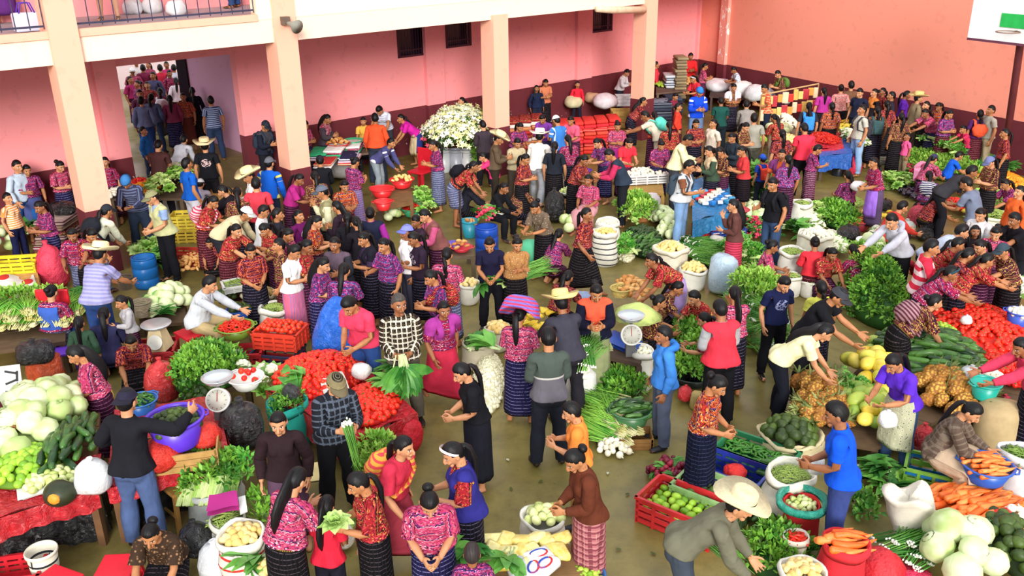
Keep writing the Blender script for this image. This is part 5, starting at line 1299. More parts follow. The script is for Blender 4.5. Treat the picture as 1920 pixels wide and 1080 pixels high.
        for i in range(12): lv, lf = leafv(.15, .03, .5, .2, 3); mb.add(lv @ rot_dir(rs.randn()*.4, .2+.4*rs.rand()).T+V(.0, rs.randn()*.03, 0), lf)
        mats = [Mvar('radish_leaf', '#3a7a2c', '#6aa848', .5), Mvar('radish_root' if kind == 'radish' else 'beet_root', '#b81c3c' if kind == 'radish' else '#6a1430', '#e0486a' if kind == 'radish' else '#a82440', .35)]
    elif kind == 'lettuce':
        for j in range(3):
            for i in range(9): lv, lf = leafv(.15-.025*j, .06-.008*j, .5-.3*j, .35, 4); lv[:, 2] += .012*np.sin(lv[:, 1]*160+i)*(lv[:, 0]/.15); mb.add(lv @ rot_dir(i*.7+j*.35, .35+.38*j).T, lf)
        mats = [Mvar('lettuce_leaf', '#7ab040', '#c4dc88', .5, 10)]
    elif kind == 'lily':
        for i in range(12):
            th, el = rs.rand()*6.28, .3+1.1*rs.rand(); R = rot_dir(th, el); p = R @ V(.24+.1*rs.rand(), 0, 0); mb.add(*sh_tube([(0, 0, 0), p], .005, 4), 1)
            for k in range(5): lv, lf = leafv(.08, .018, .3, .3, 2); mb.add((lv @ rot_dir(k*1.257, .5).T) @ (R @ rotm((0, 1, 0), 1.57)).T+p, lf)
            lv, lf = leafv(.16, .025, .4, .2, 2); mb.add(lv @ rot_dir(th+1, el*.6).T+p*.4, lf, 1)
        mats = [Mvar('flower_petal_'+str(var), *[('#f0f0dc', '#fbfbee'), ('#e4e08c', '#f6f0b8'), ('#e6ecc0', '#f8faea'), ('#e85a78', '#f8a090')][var % 4], .5), Mvar('flower_leaf', '#2a5a24', '#5a8a3c', .5)]
    else: raise ValueError(kind)
    G_[key] = mb.mesh(kind, mats, sm); return G_[key]
def hash_(s): return sum((i+1)*ord(c) for i, c in enumerate(s))
DIA = dict(tomato=.066, onion=.078, potato=.082, lime=.062, mango=.088, orange=.075, avocado=.096, chayote=.10, cucumber=.11, carrot=.085, chilli=.045, greenchilli=.048, bean=.04, aubergine=.12, pepper=.088,
 cabbage=.19, cauliflower=.19, pineapple=.15, papaya=.18, greenpapaya=.17, garlic=.056, banana=.14, bread=.11, herb=.17, herbpale=.17, chard=.2, scallion=.13, chive=.14, celery=.16, radish=.15, beet=.16, lettuce=.22, lily=.24)
NAMEV = dict(herb='herb_bunch', herbpale='leafy_bunch', chard='chard_bunch', chive='chive_bunch', scallion='spring_onion_bunch', celery='celery_bunch', radish='radish_bunch', beet='beetroot_bunch', lily='flower_bunch', cucumber='courgette', greenchilli='green_chilli', bean='green_bean', greenpapaya='green_papaya', mango='green_mango', banana='banana_hand', bread='bread_roll', garlic='garlic_bulb', pepper='red_pepper', chilli='red_chilli')
LONG = ('cucumber', 'carrot', 'chilli', 'greenchilli', 'bean', 'aubergine', 'pineapple', 'papaya', 'greenpapaya', 'banana', 'scallion', 'chive', 'celery', 'chard', 'radish', 'beet')
BIGV = ('cabbage', 'pineapple', 'papaya', 'greenpapaya', 'cauliflower', 'lettuce', 'banana', 'aubergine', 'lily', 'celery', 'chard', 'herb', 'herbpale', 'radish', 'beet')
ORD = ['first', 'second', 'third', 'fourth', 'fifth', 'sixth', 'seventh', 'eighth', 'ninth', 'tenth', 'eleventh', 'twelfth']
def proj(p):
    d = np.asarray(p)-V(0, 0, CAMH); k = d @ FWD; return 960+FOC*(d @ RGT)/k, 540-FOC*(d @ UPV)/k
def places(label, pts):
    """one label for each piece of a heap: which row from the front, which place in the row"""
    n = len(pts)
    if n == 1 or len(label.split()) > 11: return [label]*n
    q = [proj(p) for p in pts]; order = sorted(range(n), key=lambda i: -q[i][1]); rows = max(1, int(round(math.sqrt(n)*.75))); per = math.ceil(n/rows); r = [None]*n
    for a in range(rows):
        row = sorted(order[a*per:(a+1)*per], key=lambda i: q[i][0])
        for b, i in enumerate(row): r[i] = label+', %s from left%s' % (ORD[min(b, 11)], ', %s row' % ('front' if a == 0 else ORD[a]) if rows > 1 else '')
    return r
COUNT = {}; CAP = dict(bean=60, chilli=100, garlic=140, greenchilli=100)
def pile(kind, c, rx, ry, h, label, dens=1., group=None, rot=None, size=1., core=None, nmax=400, var=3):
    """heap of KIND on the ellipse rx, ry round c; the first ones of a kind are things, past the limit they are one stuff object"""
    c = inroom(c, max(rx, ry)+DIA[kind]*.5*size); d = DIA[kind]*size; n = max(1, int(dens*math.pi*rx*ry/(d*d*.72))); n = min(n, nmax)
    rs = np.random.RandomState(int(abs(c[0]*131+c[1]*517)) % 99991); name = NAMEV.get(kind, kind); cap = CAP.get(kind, 300)
    jobs = []
    for i in range(n):
        r = math.sqrt((i+.5)/n); th = i*2.39996+rs.randn()*.12
        x, y = r*rx*math.cos(th), r*ry*math.sin(th); z = h*(1-r**2.2)+d*.36+rs.rand()*d*.18
        if kind in LONG:
            a = (rot if rot is not None else rs.rand()*6.28)+rs.randn()*.22; R = rz(a) @ rotm((0, 1, 0), rs.randn()*.10) @ rotm((1, 0, 0), (rs.rand()*6.28 if kind in ('cucumber', 'carrot', 'chilli', 'papaya', 'greenpapaya', 'potato', 'bean', 'greenchilli', 'aubergine') else rs.randn()*.25))
            if kind == 'pineapple': R = R @ rotm((0, 1, 0), 1.35)
        elif kind in ('herb', 'herbpale', 'lettuce', 'cauliflower', 'lily'): R = rz(rs.rand()*6.28) @ rotm((1, 0, 0), y/max(ry, .01)*-.55) @ rotm((0, 1, 0), x/max(rx, .01)*.55)
        else: R = rz(rs.rand()*6.28) @ rotm((1, 0, 0), rs.rand()*6.28) @ rotm((0, 0, 1), rs.rand()*6.28)
        jobs.append((V(x, y, z)+c, R, size*(.88+.26*rs.rand()), i % var))
    jobs.sort(key=lambda j: j[0][1]-j[0][2])
    k = COUNT.get(kind, 0); free = max(0, cap-k); things, mass = jobs[:free], jobs[free:]
    LB = places(label, [j[0] for j in things]) if kind in BIGV and len(things) <= 40 and not mass else [label]*len(things)
    COUNT[kind] = k+len(things)
    for (p, R, s, v), lb in zip(things, LB):
        o = link(name, veg_mesh(kind, v)); m = np.eye(4); m[:3, :3] = R*s; m[:3, 3] = p; o.matrix_world = Matrix(m.tolist())
        tag(o, lb, name.replace('_', ' ') if len(name) < 20 else kind, group or label)
    if mass:
        parts = {}; vs, fs, mi, b = [], [], [], 0
        for p, R, s, v in mass:
            me = veg_mesh(kind, v)
            if v not in parts: vv, ff = mesh_np(me); mm = np.zeros(len(me.polygons), np.int32); me.polygons.foreach_get('material_index', mm); parts[v] = (vv, ff, mm)
            vv, ff, mm = parts[v]; vs.append(vv @ (R*s).T+p-c); fs += [tuple(i+b for i in q) for q in ff]; mi.append(mm); b += len(vv)
        o = link(name+'_heap', mesh_from(name+'_heap', np.concatenate(vs), fs, list(veg_mesh(kind, 0).materials), True, np.concatenate(mi)), None, c)
        tag(o, ('heap of '+label) if not label.startswith('heap') else label, 'heap', None, 'stuff')
    if core:
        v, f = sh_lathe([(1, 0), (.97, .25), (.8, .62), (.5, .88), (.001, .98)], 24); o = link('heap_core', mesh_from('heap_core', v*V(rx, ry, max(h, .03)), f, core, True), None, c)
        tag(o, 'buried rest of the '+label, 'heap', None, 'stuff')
    return n
def px2(px, py, wpx, hpx, z):
    """centre and half axes (m) of something lying flat at height z that spans wpx x hpx photograph pixels"""
    c = at(px, py, z); s = scale_at(c); d = c-V(0, 0, CAMH); sn = -d[2]/np.linalg.norm(d)
    return c, wpx*s/2, hpx*s/2/max(sn, .15)

# ---------------------------------------------------------------- things that hold the goods
def woven(c, line=None):
    key = ('woven', c, line)
    if key in MATS: return MATS[key]
    t = NT('woven_'+c.strip('#'), .7, .2); g = t.obj(); w1 = t.n('ShaderNodeTexWave', {'Vector': g, 'Scale': 60., 'Distortion': .5}, bands_direction='Z').outputs['Fac']
    nz = t.noise(g, 7., 4.); col = t.mix(nz, dark(c, .8), dark(c, 1.08))
    if line: col = t.mix(t.math('GREATER_THAN', t.n('ShaderNodeTexWave', {'Vector': g, 'Scale': 3.2, 'Distortion': .4}, bands_direction='Z').outputs['Fac'], .86), col, line)
    t.col(col); t.bump(t.math('ADD', t.math('MULTIPLY', w1, .15), nz), .5, .02); MATS[key] = t.m; return t.m
def net(c):
    key = ('net', c)
    if key in MATS: return MATS[key]
    t = NT('net_'+c.strip('#'), .6, .3); g = t.obj(); v = t.n('ShaderNodeTexVoronoi', {'Vector': g, 'Scale': 75.}).outputs['Distance']; n2 = t.noise(g, 9., 3.)
    t.col(t.mix(t.math('MULTIPLY', n2, t.ramp(v, [(.1, '#000000'), (.6, '#ffffff')])), dark(c, 1.05), dark(c, .6))); t.bump(n2, .9, .06); MATS[key] = t.m; return t.m
def wobble(v, amp, seed, fr=9.):
    rs = np.random.RandomState(seed); ph = rs.rand(6)*6.28; d = np.stack([np.sin(v[:, 1]*fr+ph[0]+v[:, 2]*fr*.7), np.sin(v[:, 0]*fr+ph[1]+v[:, 2]*fr*.9), np.sin(v[:, 0]*fr*.8+v[:, 1]*fr*.8+ph[2])], 1)
    d2 = np.stack([np.sin(v[:, 2]*fr*2.3+ph[3]), np.sin(v[:, 2]*fr*2.1+ph[4]), np.sin(v[:, 0]*fr*2+ph[5])], 1)
    return v+amp*(d+.5*d2)
def fillpile(fill, c, rx, ry, h, label, owner):
    if fill: 
        k = fill.split(':'); pile(k[0], c, rx, ry, h, label, dens=float(k[1]) if len(k) > 1 else 1.05, size=float(k[2]) if len(k) > 2 else 1., rot=.15 if k[0] in ('carrot', 'cucumber') else None)
SEED = [0]
def vessel(kind, px, py, wpx, h, colr, label, fill=None, flabel=None, z=0., tilt=.0, line=None):
    """sack, tub, basket or bucket: (px,py) is the middle of its mouth, wpx the mouth's width in photograph pixels"""
    SEED[0] += 1; sd = SEED[0]; top = at(px, py, z+h); r = wpx*scale_at(top)/2; top = inroom(top, r); base = V(top[0], top[1], z)
    o = empty(dict(sack='sack', tub='plastic_tub', basket='basket', bucket='bucket', bowl='basin')[kind], base, (sd*.7) % 6.28)
    tag(o, label, dict(sack='sack', tub='tub', basket='basket', bucket='bucket', bowl='basin')[kind]); mb = MB(); rim = MB(); fz = .82
    if kind == 'sack':
        v, f = sh_lathe([(.001, .0), (.8*r, .0), (.98*r, .08*h), (1.06*r, .3*h), (1.04*r, .6*h), (.98*r, .86*h), (.95*r, .95*h)], 26, close=False); mb.add(wobble(v, .022*r/.25, sd, 10), f)
        v, f = sh_lathe([(.94*r, .88*h), (1.03*r, .84*h), (1.09*r, .92*h), (1.04*r, 1.0*h), (.95*r, .99*h), (.90*r, .90*h), (.86*r, .78*h)], 26, close=False); rim.add(wobble(v, .013*r/.2, sd+1, 14), f)
        mb.build('sack_body', woven(colr, line), o, True); rim.build('rolled_rim', woven(colr), o, True); fr, fz = .84*r, .84*h
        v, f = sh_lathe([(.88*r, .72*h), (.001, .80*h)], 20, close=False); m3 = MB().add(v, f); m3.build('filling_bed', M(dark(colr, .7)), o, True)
    elif kind in ('tub', 'bowl', 'bucket'):
        br = {'tub': .72, 'bowl': .62, 'bucket': .80}[kind]*r
        v, f = sh_lathe([(.001, .0), (br, .0), (br*1.02, .01), (r*.97, h*.9), (r*.94, h*.9), (br*.93, .03), (.001, .025)], 28, close=False); mb.add(v, f)
        v, f = sh_lathe([(r*.94, h*.9), (r*.965, h*.88), (r*1.05, h*.90), (r*1.06, h*.97), (r*1.01, h), (r*.95, h*.98), (r*.93, h*.9)], 28, close=False); rim.add(v, f)
        m_ = M(colr, .35, .1, 5., spec=.5)
        mb.build('tub_body', m_ if not line else woven(colr, line), o, True); rim.build('rim', m_, o, True); fr, fz = .86*r, .62*h
        if kind == 'bucket':
            m3 = MB().add(*sh_tube([V(r*1.04*math.cos(a), .0+.3*r*math.sin(a), h*.93-.55*h*math.sin(a)) for a in np.linspace(0, math.pi, 12)], .006, 5)); m3.build('handle', M('#3a3a40', .4), o, True)
        else:
            for sg in (1, -1): m3 = MB().add(*sh_tube([(sg*r*1.03, -.06, h*.93), (sg*(r*1.03+.03), -.04, h*.93), (sg*(r*1.03+.03), .04, h*.93), (sg*r*1.03, .06, h*.93)], .009, 6)); m3.build('handle', m_, o, True)
    elif kind == 'basket':
        rows = 9
        for i in range(rows):
            zz = h*(i+.5)/rows; rr = r*(.74+.26*(i+.5)/rows); a = np.linspace(0, 2*math.pi, 33); b = MB()
            b.add(*sh_tube([(rr*(1+.014*math.cos(16*x+i*math.pi))*math.cos(x), rr*(1+.014*math.cos(16*x+i*math.pi))*math.sin(x), zz) for x in a], h/rows*.56, 5, cap=False)); b.build('woven_strand', M(colr, .8, .25, 20.), o, True)
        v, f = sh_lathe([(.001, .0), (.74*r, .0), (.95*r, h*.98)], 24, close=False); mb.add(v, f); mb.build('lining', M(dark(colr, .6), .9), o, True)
        a = np.linspace(0, 2*math.pi, 29); rim.add(*sh_tube([(r*1.01*math.cos(x), r*1.01*math.sin(x), h) for x in a], .016, 6, cap=False)); rim.build('rim', M(dark(colr, .85), .8), o, True); fr, fz = .86*r, .7*h
    if fill: fillpile(fill, base+V(0, 0, fz), fr, fr, r*.38, flabel, o)
    if tilt: o.rotation_euler = (tilt, 0, 0)
    return o, base, r
def crate(px, py, w, d, h, rot, colr, label, fill=None, flabel=None, z=0., wood=False, lvl=.55, c2=None):
    """slatted crate: (px,py) is the middle of its open top; w, d, h in metres, rot in degrees"""
    top = inroom(at(px, py, z+h), max(w, d)*.7); base = V(top[0], top[1], z); o = empty('wooden_crate' if wood else 'plastic_crate', base, math.radians(rot)); tag(o, label, 'crate')
    m_ = M(colr, .75 if wood else .4, .25, 9., spec=.2 if wood else .45); m2 = M(c2, .45) if c2 else m_
    b = MB(); b.add(*sh_box((0, 0, .015), (w-.02, d-.02, .02))); b.build('floor_panel', m_, o)
    ns = 3 if wood else 4
    for sx, sy, L, ax in ((0, -1, w, 0), (0, 1, w, 0), (1, 0, d, 1), (-1, 0, d, 1)):
        for i in range(ns):
            hh = h/ns*(.9 if wood else .62); zz = h*(i+.5)/ns; b = MB(); c = (sx*(w/2-.008), sy*(d/2-.008), zz); s = (L-.02, .016, hh) if ax == 0 else (.016, L-.02, hh)
            b.add(*sh_box(c, s)); b.build('slat', m2 if i % 2 else m_, o)
        if not wood:
            b = MB(); s = (L+.02, .03, .03) if ax == 0 else (.03, L+.02, .03); b.add(*sh_box((sx*(w/2-.004), sy*(d/2-.004), h-.012), s)); b.build('rim', m_, o)
            for q in (-.25, .0, .25): b = MB(); c = (q*L if ax == 0 else sx*(w/2-.004), sy*(d/2-.004) if ax == 0 else q*L, h/2); s = (.03, .02, h) if ax == 0 else (.02, .03, h); b.add(*sh_box(c, s)); b.build('rib', m_, o)
    for sx in (1, -1):
        for sy in (1, -1): b = MB(); b.add(*sh_box((sx*(w/2-.015), sy*(d/2-.015), h/2), (.03, .03, h))); b.build('corner_post', m_, o)
    if fill: 
        k = fill.split(':'); R = rz(math.radians(rot)); dd = DIA[k[0]]*(float(k[2]) if len(k) > 2 else 1.); nx, ny = max(1, int((w-.06)/dd)), max(1, int((d-.06)/dd))
        rectpile(k[0], base+V(0, 0, h*lvl), R, w-.08, d-.08, .06, flabel, size=float(k[2]) if len(k) > 2 else 1.)
    return o
def rectpile(kind, c, R, w, d, h, label, size=1., dens=1., rot=None, group=None):
    """items spread over a rectangle (same bookkeeping as pile)"""
    dd = DIA[kind]*size; nx, ny = max(1, round(w/dd)), max(1, round(d/dd*dens)); rs = np.random.RandomState(int(abs(c[0]*77+c[1]*991)) % 9999); name = NAMEV.get(kind, kind); cap = CAP.get(kind, 300)
    jobs = []
    for i in range(nx):
        for j in range(ny):
            u, v = (i+.5)/nx-.5+rs.randn()*.12/nx, (j+.5)/ny-.5+rs.randn()*.12/ny
            p = c+R @ V(u*w, v*d, h*(1-4*max(u*u, v*v))+rs.rand()*dd*.3+dd*.3); a = (rot if rot is not None else rs.rand()*6.28)+rs.randn()*.2
            Q = R @ rz(a) @ (rotm((1, 0, 0), rs.rand()*6.28) if kind not in ('herb', 'herbpale', 'chard', 'scallion', 'chive', 'celery', 'radish', 'lettuce', 'banana', 'bread', 'beet') else np.eye(3)); jobs.append((p, Q, size*(.9+.2*rs.rand()), (i+j) % 3))
    k = COUNT.get(kind, 0); free = max(0, cap-k); COUNT[kind] = k+min(free, len(jobs)); jobs.sort(key=lambda q: q[0][1])
    mb = None; vs, fs, mi, b = [], [], [], 0
    for q, (p, Q, s, v) in enumerate(jobs):
        me = veg_mesh(kind, v)
        if q < free: o = link(name, me); m = np.eye(4); m[:3, :3] = Q*s; m[:3, 3] = p; o.matrix_world = Matrix(m.tolist()); tag(o, label, name.replace('_', ' ') if len(name) < 20 else kind, group or label)
        else: vv, ff = mesh_np(me); mm = np.zeros(len(me.polygons), np.int32); me.polygons.foreach_get('material_index', mm); vs.append(vv @ (Q*s).T+p-c); fs += [tuple(x+b for x in t_) for t_ in ff]; mi.append(mm); b += len(vv)
    if vs: tag(link(name+'_heap', mesh_from(name+'_heap', np.concatenate(vs), fs, list(veg_mesh(kind, 0).materials), True, np.concatenate(mi)), None, c), 'heap of '+label, 'heap', None, 'stuff')
def heap(kind, px, py, wpx, hpx, h, label, z=0., **kw):
    c, rx, ry = px2(px, py, wpx, hpx, z+h*.5); c[2] = z; pile(kind, c, rx, ry, h, label, **kw)
def netbag(px, py, wpx, hpx, colr, label, z=0., tied=True, mat=None, name='net_sack', lie=False):
    """closed lumpy bag; (px,py) its middle"""
    SEED[0] += 1; c = at(px, py, z+.3); s = scale_at(c); w = wpx*s/2; h = hpx*s*1.02; c = inroom(at(px, py, z+h*.5), w); c[2] = z
    if lie: prof = [(.001, 0), (.8, .02), (1.0, .25), (.98, .6), (.7, .9), (.3, 1.0), (.001, 1.0)]
    else: prof = [(.001, 0), (.75, .0), (.98, .12), (1.0, .4), (.86, .68), (.55, .84), (.2, .90), (.13, .93), (.2, 1.0), (.12, 1.01), (.001, .97)] if tied else [(.001, 0), (.8, .0), (1, .1), (.98, .5), (.9, .85), (.6, .97), (.001, 1.0)]
    v, f = sh_lathe([(r*w, q*h) for r, q in prof], 26); v = wobble(v, .05*w, SEED[0], 7/w*.5)
    o = link(name, mesh_from(name, v, f, mat or net(colr), True), None, c); o.rotation_euler = (0, 0, SEED[0]*1.1); tag(o, label, 'bag' if 'bag' in name else 'sack'); return o
def plastic(c):
    key = ('plas', c)
    if key in MATS: return MATS[key]
    t = NT('crumpled_plastic_'+c.strip('#'), .16, .7); g = t.obj(); n = t.noise(g, 11., 5., .65, 1.2); t.col(t.mix(n, dark(c, .75), dark(c, 1.1))); lum = sum(hexc(c)[:3])/3; t.bump(n, 1. if lum < .4 else .4, .06); t.b.inputs['Roughness'].default_value = .16 if lum < .4 else .35; MATS[key] = t.m; return t.m
def blackbag(px, py, wpx, hpx, label, z=0., colr='#15151a'): return netbag(px, py, wpx, hpx, colr, label, z, True, plastic(colr), 'plastic_bag')
def sheet(name, pts, z, mat, label, cat='cloth', th=.012, amp=.012, n=14, drop=0., sides=(0,)):
    """cloth over the quadrilateral pts (photograph points at height z); edge number k of sides hangs down by drop"""
    P = [at(x, y, z) for x, y in pts]; c = sum(P)/4; mb = MB(); a = np.linspace(0, 1, n); uu, vv = np.meshgrid(a, a); u, v = uu.ravel()[:, None], vv.ravel()[:, None]
    p = P[0]*(1-u)*(1-v)+P[1]*u*(1-v)+P[2]*u*v+P[3]*(1-u)*v-c; p[:, 2] += amp*(np.sin(p[:, 0]*13)+np.sin(p[:, 1]*11+p[:, 0]*5)); 
    f = [(i*n+j, i*n+j+1, (i+1)*n+j+1, (i+1)*n+j) for i in range(n-1) for j in range(n-1)]; nn = n*n; q = p-V(0, 0, th); mb.add(np.concatenate([p, q]), f+[tuple(x+nn for x in reversed(t_)) for t_ in f])
    for k in sides if drop else ():
        A, B = P[k]-c, P[(k+1) % 4]-c; m = 30; t_ = np.linspace(0, 1, m)[:, None]; e = A*(1-t_)+B*t_; d = (B-A)/np.linalg.norm(B-A); out = np.cross(d, (0, 0, 1)); out = out if out @ (A+B) > 0 else -out; rows = []
        for r in range(5): rows.append(e+out*(.015+.02*np.sin(t_*37+k)*(r/4)+.01*r/4)-V(0, 0, 1)*(drop*r/4*(1+.08*np.sin(t_*9))))
        mb.add(np.concatenate(rows), [(r*m+i, r*m+i+1, (r+1)*m+i+1, (r+1)*m+i) for r in range(4) for i in range(m-1)])
    o = mb.build(name, mat, None, True, c); tag(o, label, cat); return o
def table(pts, z, colr, label, legs=True, th=.05, planks=5):
    """plank table whose corners (front-left, front-right, back-right, back-left) show at those photograph points"""
    P = [inroom(at(x, y, z), .02) for x, y in pts]; c = sum(P)/4; c0 = V(c[0], c[1], 0); o = empty('market_table', c0); tag(o, label, 'table'); m_ = M(colr, .8, .25, 8.)
    for i in range(planks):
        a, b = i/planks+.004, (i+1)/planks-.004; q = [P[0]*(1-a)+P[3]*a, P[1]*(1-a)+P[2]*a, P[1]*(1-b)+P[2]*b, P[0]*(1-b)+P[3]*b]; v = np.array([x-c0 for x in q]); mb = MB(); mb.add(np.concatenate([v-V(0, 0, th), v]), [(3, 2, 1, 0), (4, 5, 6, 7), (0, 1, 5, 4), (1, 2, 6, 5), (2, 3, 7, 6), (3, 0, 4, 7)]); mb.build('plank', m_, o)
    if legs:
        for p in P: q = (p-c0)*V(.93, .93, 0); mb = MB(); mb.add(*sh_box((q[0], q[1], (z-th)/2), (.07, .07, z-th))); mb.build('leg', m_, o)
    return o
def stool(px, py, colr, label, h=.42, w=.32, wood=False, z=0.):
    c = inroom(at(px, py, h), w*.7); o = empty('stool', (c[0], c[1], z), .4+px); tag(o, label, 'stool'); m_ = M(colr, .45 if not wood else .8)
    MB().add(*bevel_box((0, 0, h-.02), (w, w*.9, .04), .012)).build('seat', m_, o)
    for sx in (1, -1):
        for sy in (1, -1): b = MB(); bar(b, (sx*w*.5, sy*w*.45, 0), (sx*w*.38, sy*w*.34, h-.03), .04); b.build('leg', m_, o)
    for sy in (1, -1): b = MB(); bar(b, (-w*.44, sy*w*.4, h*.45), (w*.44, sy*w*.4, h*.45), .022); b.build('stretcher', m_, o)
    return o
def dialscale(px, py, wpx, label, z=.7, pan='#c8ccd0', yaw=0., pan_col=None):
    """hanging-dial market scale standing on its foot: dial, pointer, ticks, pan"""
    c = at(px, py, z); r = wpx*scale_at(c)/2; o = empty('dial_scale', (c[0], c[1], z-r), math.radians(yaw)); tag(o, label, 'scale'); w = M('#e8e6e0', .4)
    v, f = sh_lathe([(.001, -.05), (r, -.05), (r*1.02, .0), (r*.96, .02), (r*.9, .01), (.001, .01)], 26); Rx = rotm((1, 0, 0), math.radians(62)); MB().add(v @ Rx.T+V(0, 0, r), f).build('dial_case', w, o, True)
    face = MB(); v, f = sh_lathe([(.001, .012), (r*.86, .012), (r*.86, .016), (.001, .016)], 24); face.add(v @ Rx.T+V(0, 0, r), f); fo = face.build('dial', M('#d0ccc0', .5), o, True)
    for k in range(12): b = MB(); b.add(*sh_box(V(r*.72*math.cos(k*.5236), r*.72*math.sin(k*.5236), .018) @ Rx.T+V(0, 0, r), (r*.14, r*.03, .004), Rx @ rz(k*.5236))); b.build('tick', M('#303030'), fo)
    b = MB(); b.add(*sh_box(V(0, r*.25, .021) @ Rx.T+V(0, 0, r), (r*.06, r*.75, .004), Rx)); b.build('pointer', M('#a02020'), fo)
    MB().add(*sh_box((0, .05, -z*.0+r*.0-.0+(-(z-r))/2+.0), (.12, .12, max(.04, z-r)))).build('post', M('#6a6a6a'), o) if z-r > .05 else None
    v, f = sh_lathe([(.001, 0), (r*1.0, .02), (r*1.3, .07), (r*1.28, .075), (r*.98, .03), (.001, .012)], 24); MB().add(v+V(0, .09, 2*r+.03), f).build('pan', M(pan_col or pan, .3, .1, metal=0 if pan_col else .6), o, True)
    b = MB(); b.add(*sh_tube([(0, .06, 2*r-.02), (0, .09, 2*r+.04)], .018, 6)); b.build('neck', M('#6a6a6a'), o); return o
def foldcloth(px, py, wpx, dpx, n, fabs, label, z=0., th=.03, rot=0., name='folded_cloth', group=None):
    """a stack of folded cloths, each one a thing"""
    c, w, d = px2(px, py, wpx, dpx, z+n*th); d = min(d, .4); c = inroom(c, max(w, d)*1.1)
    for i in range(n):
        v, f = bevel_box((0, 0, 0), (2*w*(1-.04*(i*7 % 3)), 2*d*(1-.05*(i*5 % 3)), th*.94), th*.36); v = wobble(v, .005, i+int(px), 8); o = link(name, mesh_from(name, v, f, fabs[i % len(fabs)], True, None, v), None, (c[0]+.01*math.sin(i*2.), c[1]+.01*math.cos(i*3.), z+th*(i+.5))); o.rotation_euler = (0, 0, rot+.05*math.sin(i*4.)); tag(o, label, 'cloth', group or label)
# ---------------------------------------------------------------- left foreground: the long stall
WH, BK = '#e8e4da', '#15151a'
redp = plastic('#c8202c')
table([(-70, 985), (178, 908), (190, 738), (-70, 752)], .72, '#6a4a30', 'plank table under the cabbages and limes at the lower left')
table([(205, 908), (428, 852), (400, 742), (215, 770)], .70, '#6a4a30', 'plank table under the wooden crate and purple tub')
sheet('table_cover', [(-70, 992), (182, 912), (190, 850), (-70, 905)], .745, redp, 'red plastic sheet hanging over the front of the cabbage table', 'table cover', drop=.22, sides=(0,))
sheet('table_cover', [(200, 915), (432, 858), (405, 742), (215, 770)], .725, redp, 'red plastic sheet on the table with the purple tub', 'table cover', drop=.16, sides=(0, 1))
heap('cabbage', 62, 785, 150, 105, .22, 'pale cabbage in the heap on the lower left table', z=.76, dens=1.5, core=M('#8a9a60'), size=1.4)
heap('cucumber', 132, 835, 90, 85, .16, 'dark green courgette beside the limes on the left table', z=.76, rot=1.9, dens=1.7, size=1.35)
heap('mango', 48, 872, 120, 62, .10, 'green mango heaped at the front of the left table', z=.76, dens=1.3, core=M('#5a8020'), size=1.1)
heap('chayote', 96, 900, 90, 42, .06, 'pale green chayote at the edge of the left table', z=.76, dens=1.1, size=.8)
c = at(112, 925, .80); v, f = lumpy((0, 0, 0), (.15, .13, .12), 18, 12, .05, 3, 2)
po = link('pumpkin', mesh_from('pumpkin', v, f, M('#2e3422', .4, .4, 14.)), None, c); tag(po, 'dark green pumpkin with an orange cut on the front edge of the left table', 'pumpkin')
v, f = sh_ball((.0, -.105, .01), (.06, .035, .055), 12, 7); MB().add(v, f).build('cut_flesh', M('#e09030', .5, .3, 30.), po, True)
dk = plastic('#101014')  # near-black sheets added to stand in for the shade under both left tables
sheet('under_table_shade', [(-70, 980), (180, 908), (190, 850), (-70, 905)], .66, dk, 'added black sheet standing in for shade under the cabbage table', 'table cover', drop=.55, sides=(0, 1))
sheet('under_table_shade', [(206, 905), (428, 850), (405, 760), (216, 790)], .64, dk, 'added black sheet standing in for shade under the table with the purple tub', 'table cover', drop=.55, sides=(0, 1))
netbag(172, 888, 70, 66, WH, 'crumpled white plastic bag at the black-sweatered man\'s side', z=.74, mat=plastic('#e6e6ea'), name='plastic_bag')
sheet('newspaper_sheet', [(32, 935), (88, 925), (82, 905), (30, 915)], .765, M('#dcdcd6', .8), 'white paper lying on the red sheet of the left table', 'paper')
vessel('bucket', 76, 1030, 56, .36, '#e8e0cc', 'white bucket with dark rings under the cabbage table', line='#2a2a30')
crate(25, 1062, .5, .36, .22, 12, '#c82430', 'red plastic crate under the cabbage table')
stool(218, 1062, '#d82434', 'red plastic stool behind the jeans of the black-sweatered man', .34, .36)
stool(95, 1092, '#d82434', 'red plastic stool at the bottom edge left of the jeans', .30, .4)
crate(336, 832, .72, .42, .20, 14, '#b08850', 'pale wooden box under the purple tub', z=.74, wood=True)
netbag(300, 850, 80, 52, '#d8382c', 'red net of onions inside the pale wooden box', z=.78, tied=False, lie=True); netbag(385, 815, 60, 46, '#d8382c', 'red net of onions at the right end of the pale wooden box', z=.80, tied=False, lie=True)
vessel('tub', 326, 780, 106, .30, '#5a34c8', 'large purple tub standing in the wooden box', 'avocado:1.1:.75', 'small dark fruit in the purple tub', z=.92)
vessel('tub', 262, 748, 62, .16, '#2468b8', 'blue tub beside the capped man in black', 'greenchilli:1', 'green pepper in the blue tub', z=.72)
netbag(303, 708, 66, 82, '#d83438', 'bulging red net sack beside the herb heap', z=.25, mat=plastic('#d83438'))
heap('herb', 388, 690, 122, 62, .26, 'herb bunch in the big green heap left of the tomatoes', z=.42, dens=1.35, core=M('#2e5a20'))
for (x, y) in ((338, 678), (372, 664), (432, 676), (448, 700)): heap('cauliflower', x, y, 26, 16, .05, 'cauliflower on the rim of the green herb heap', z=.46)
table([(335, 735), (470, 725), (450, 655), (330, 665)], .40, '#5a4632', 'low table under the herb heap')
heap('avocado', 372, 738, 60, 22, .05, 'dark avocado below the herb heap', z=.42)
dialscale(408, 750, 46, 'white round dial scale beside the black plastic bag', z=.95)
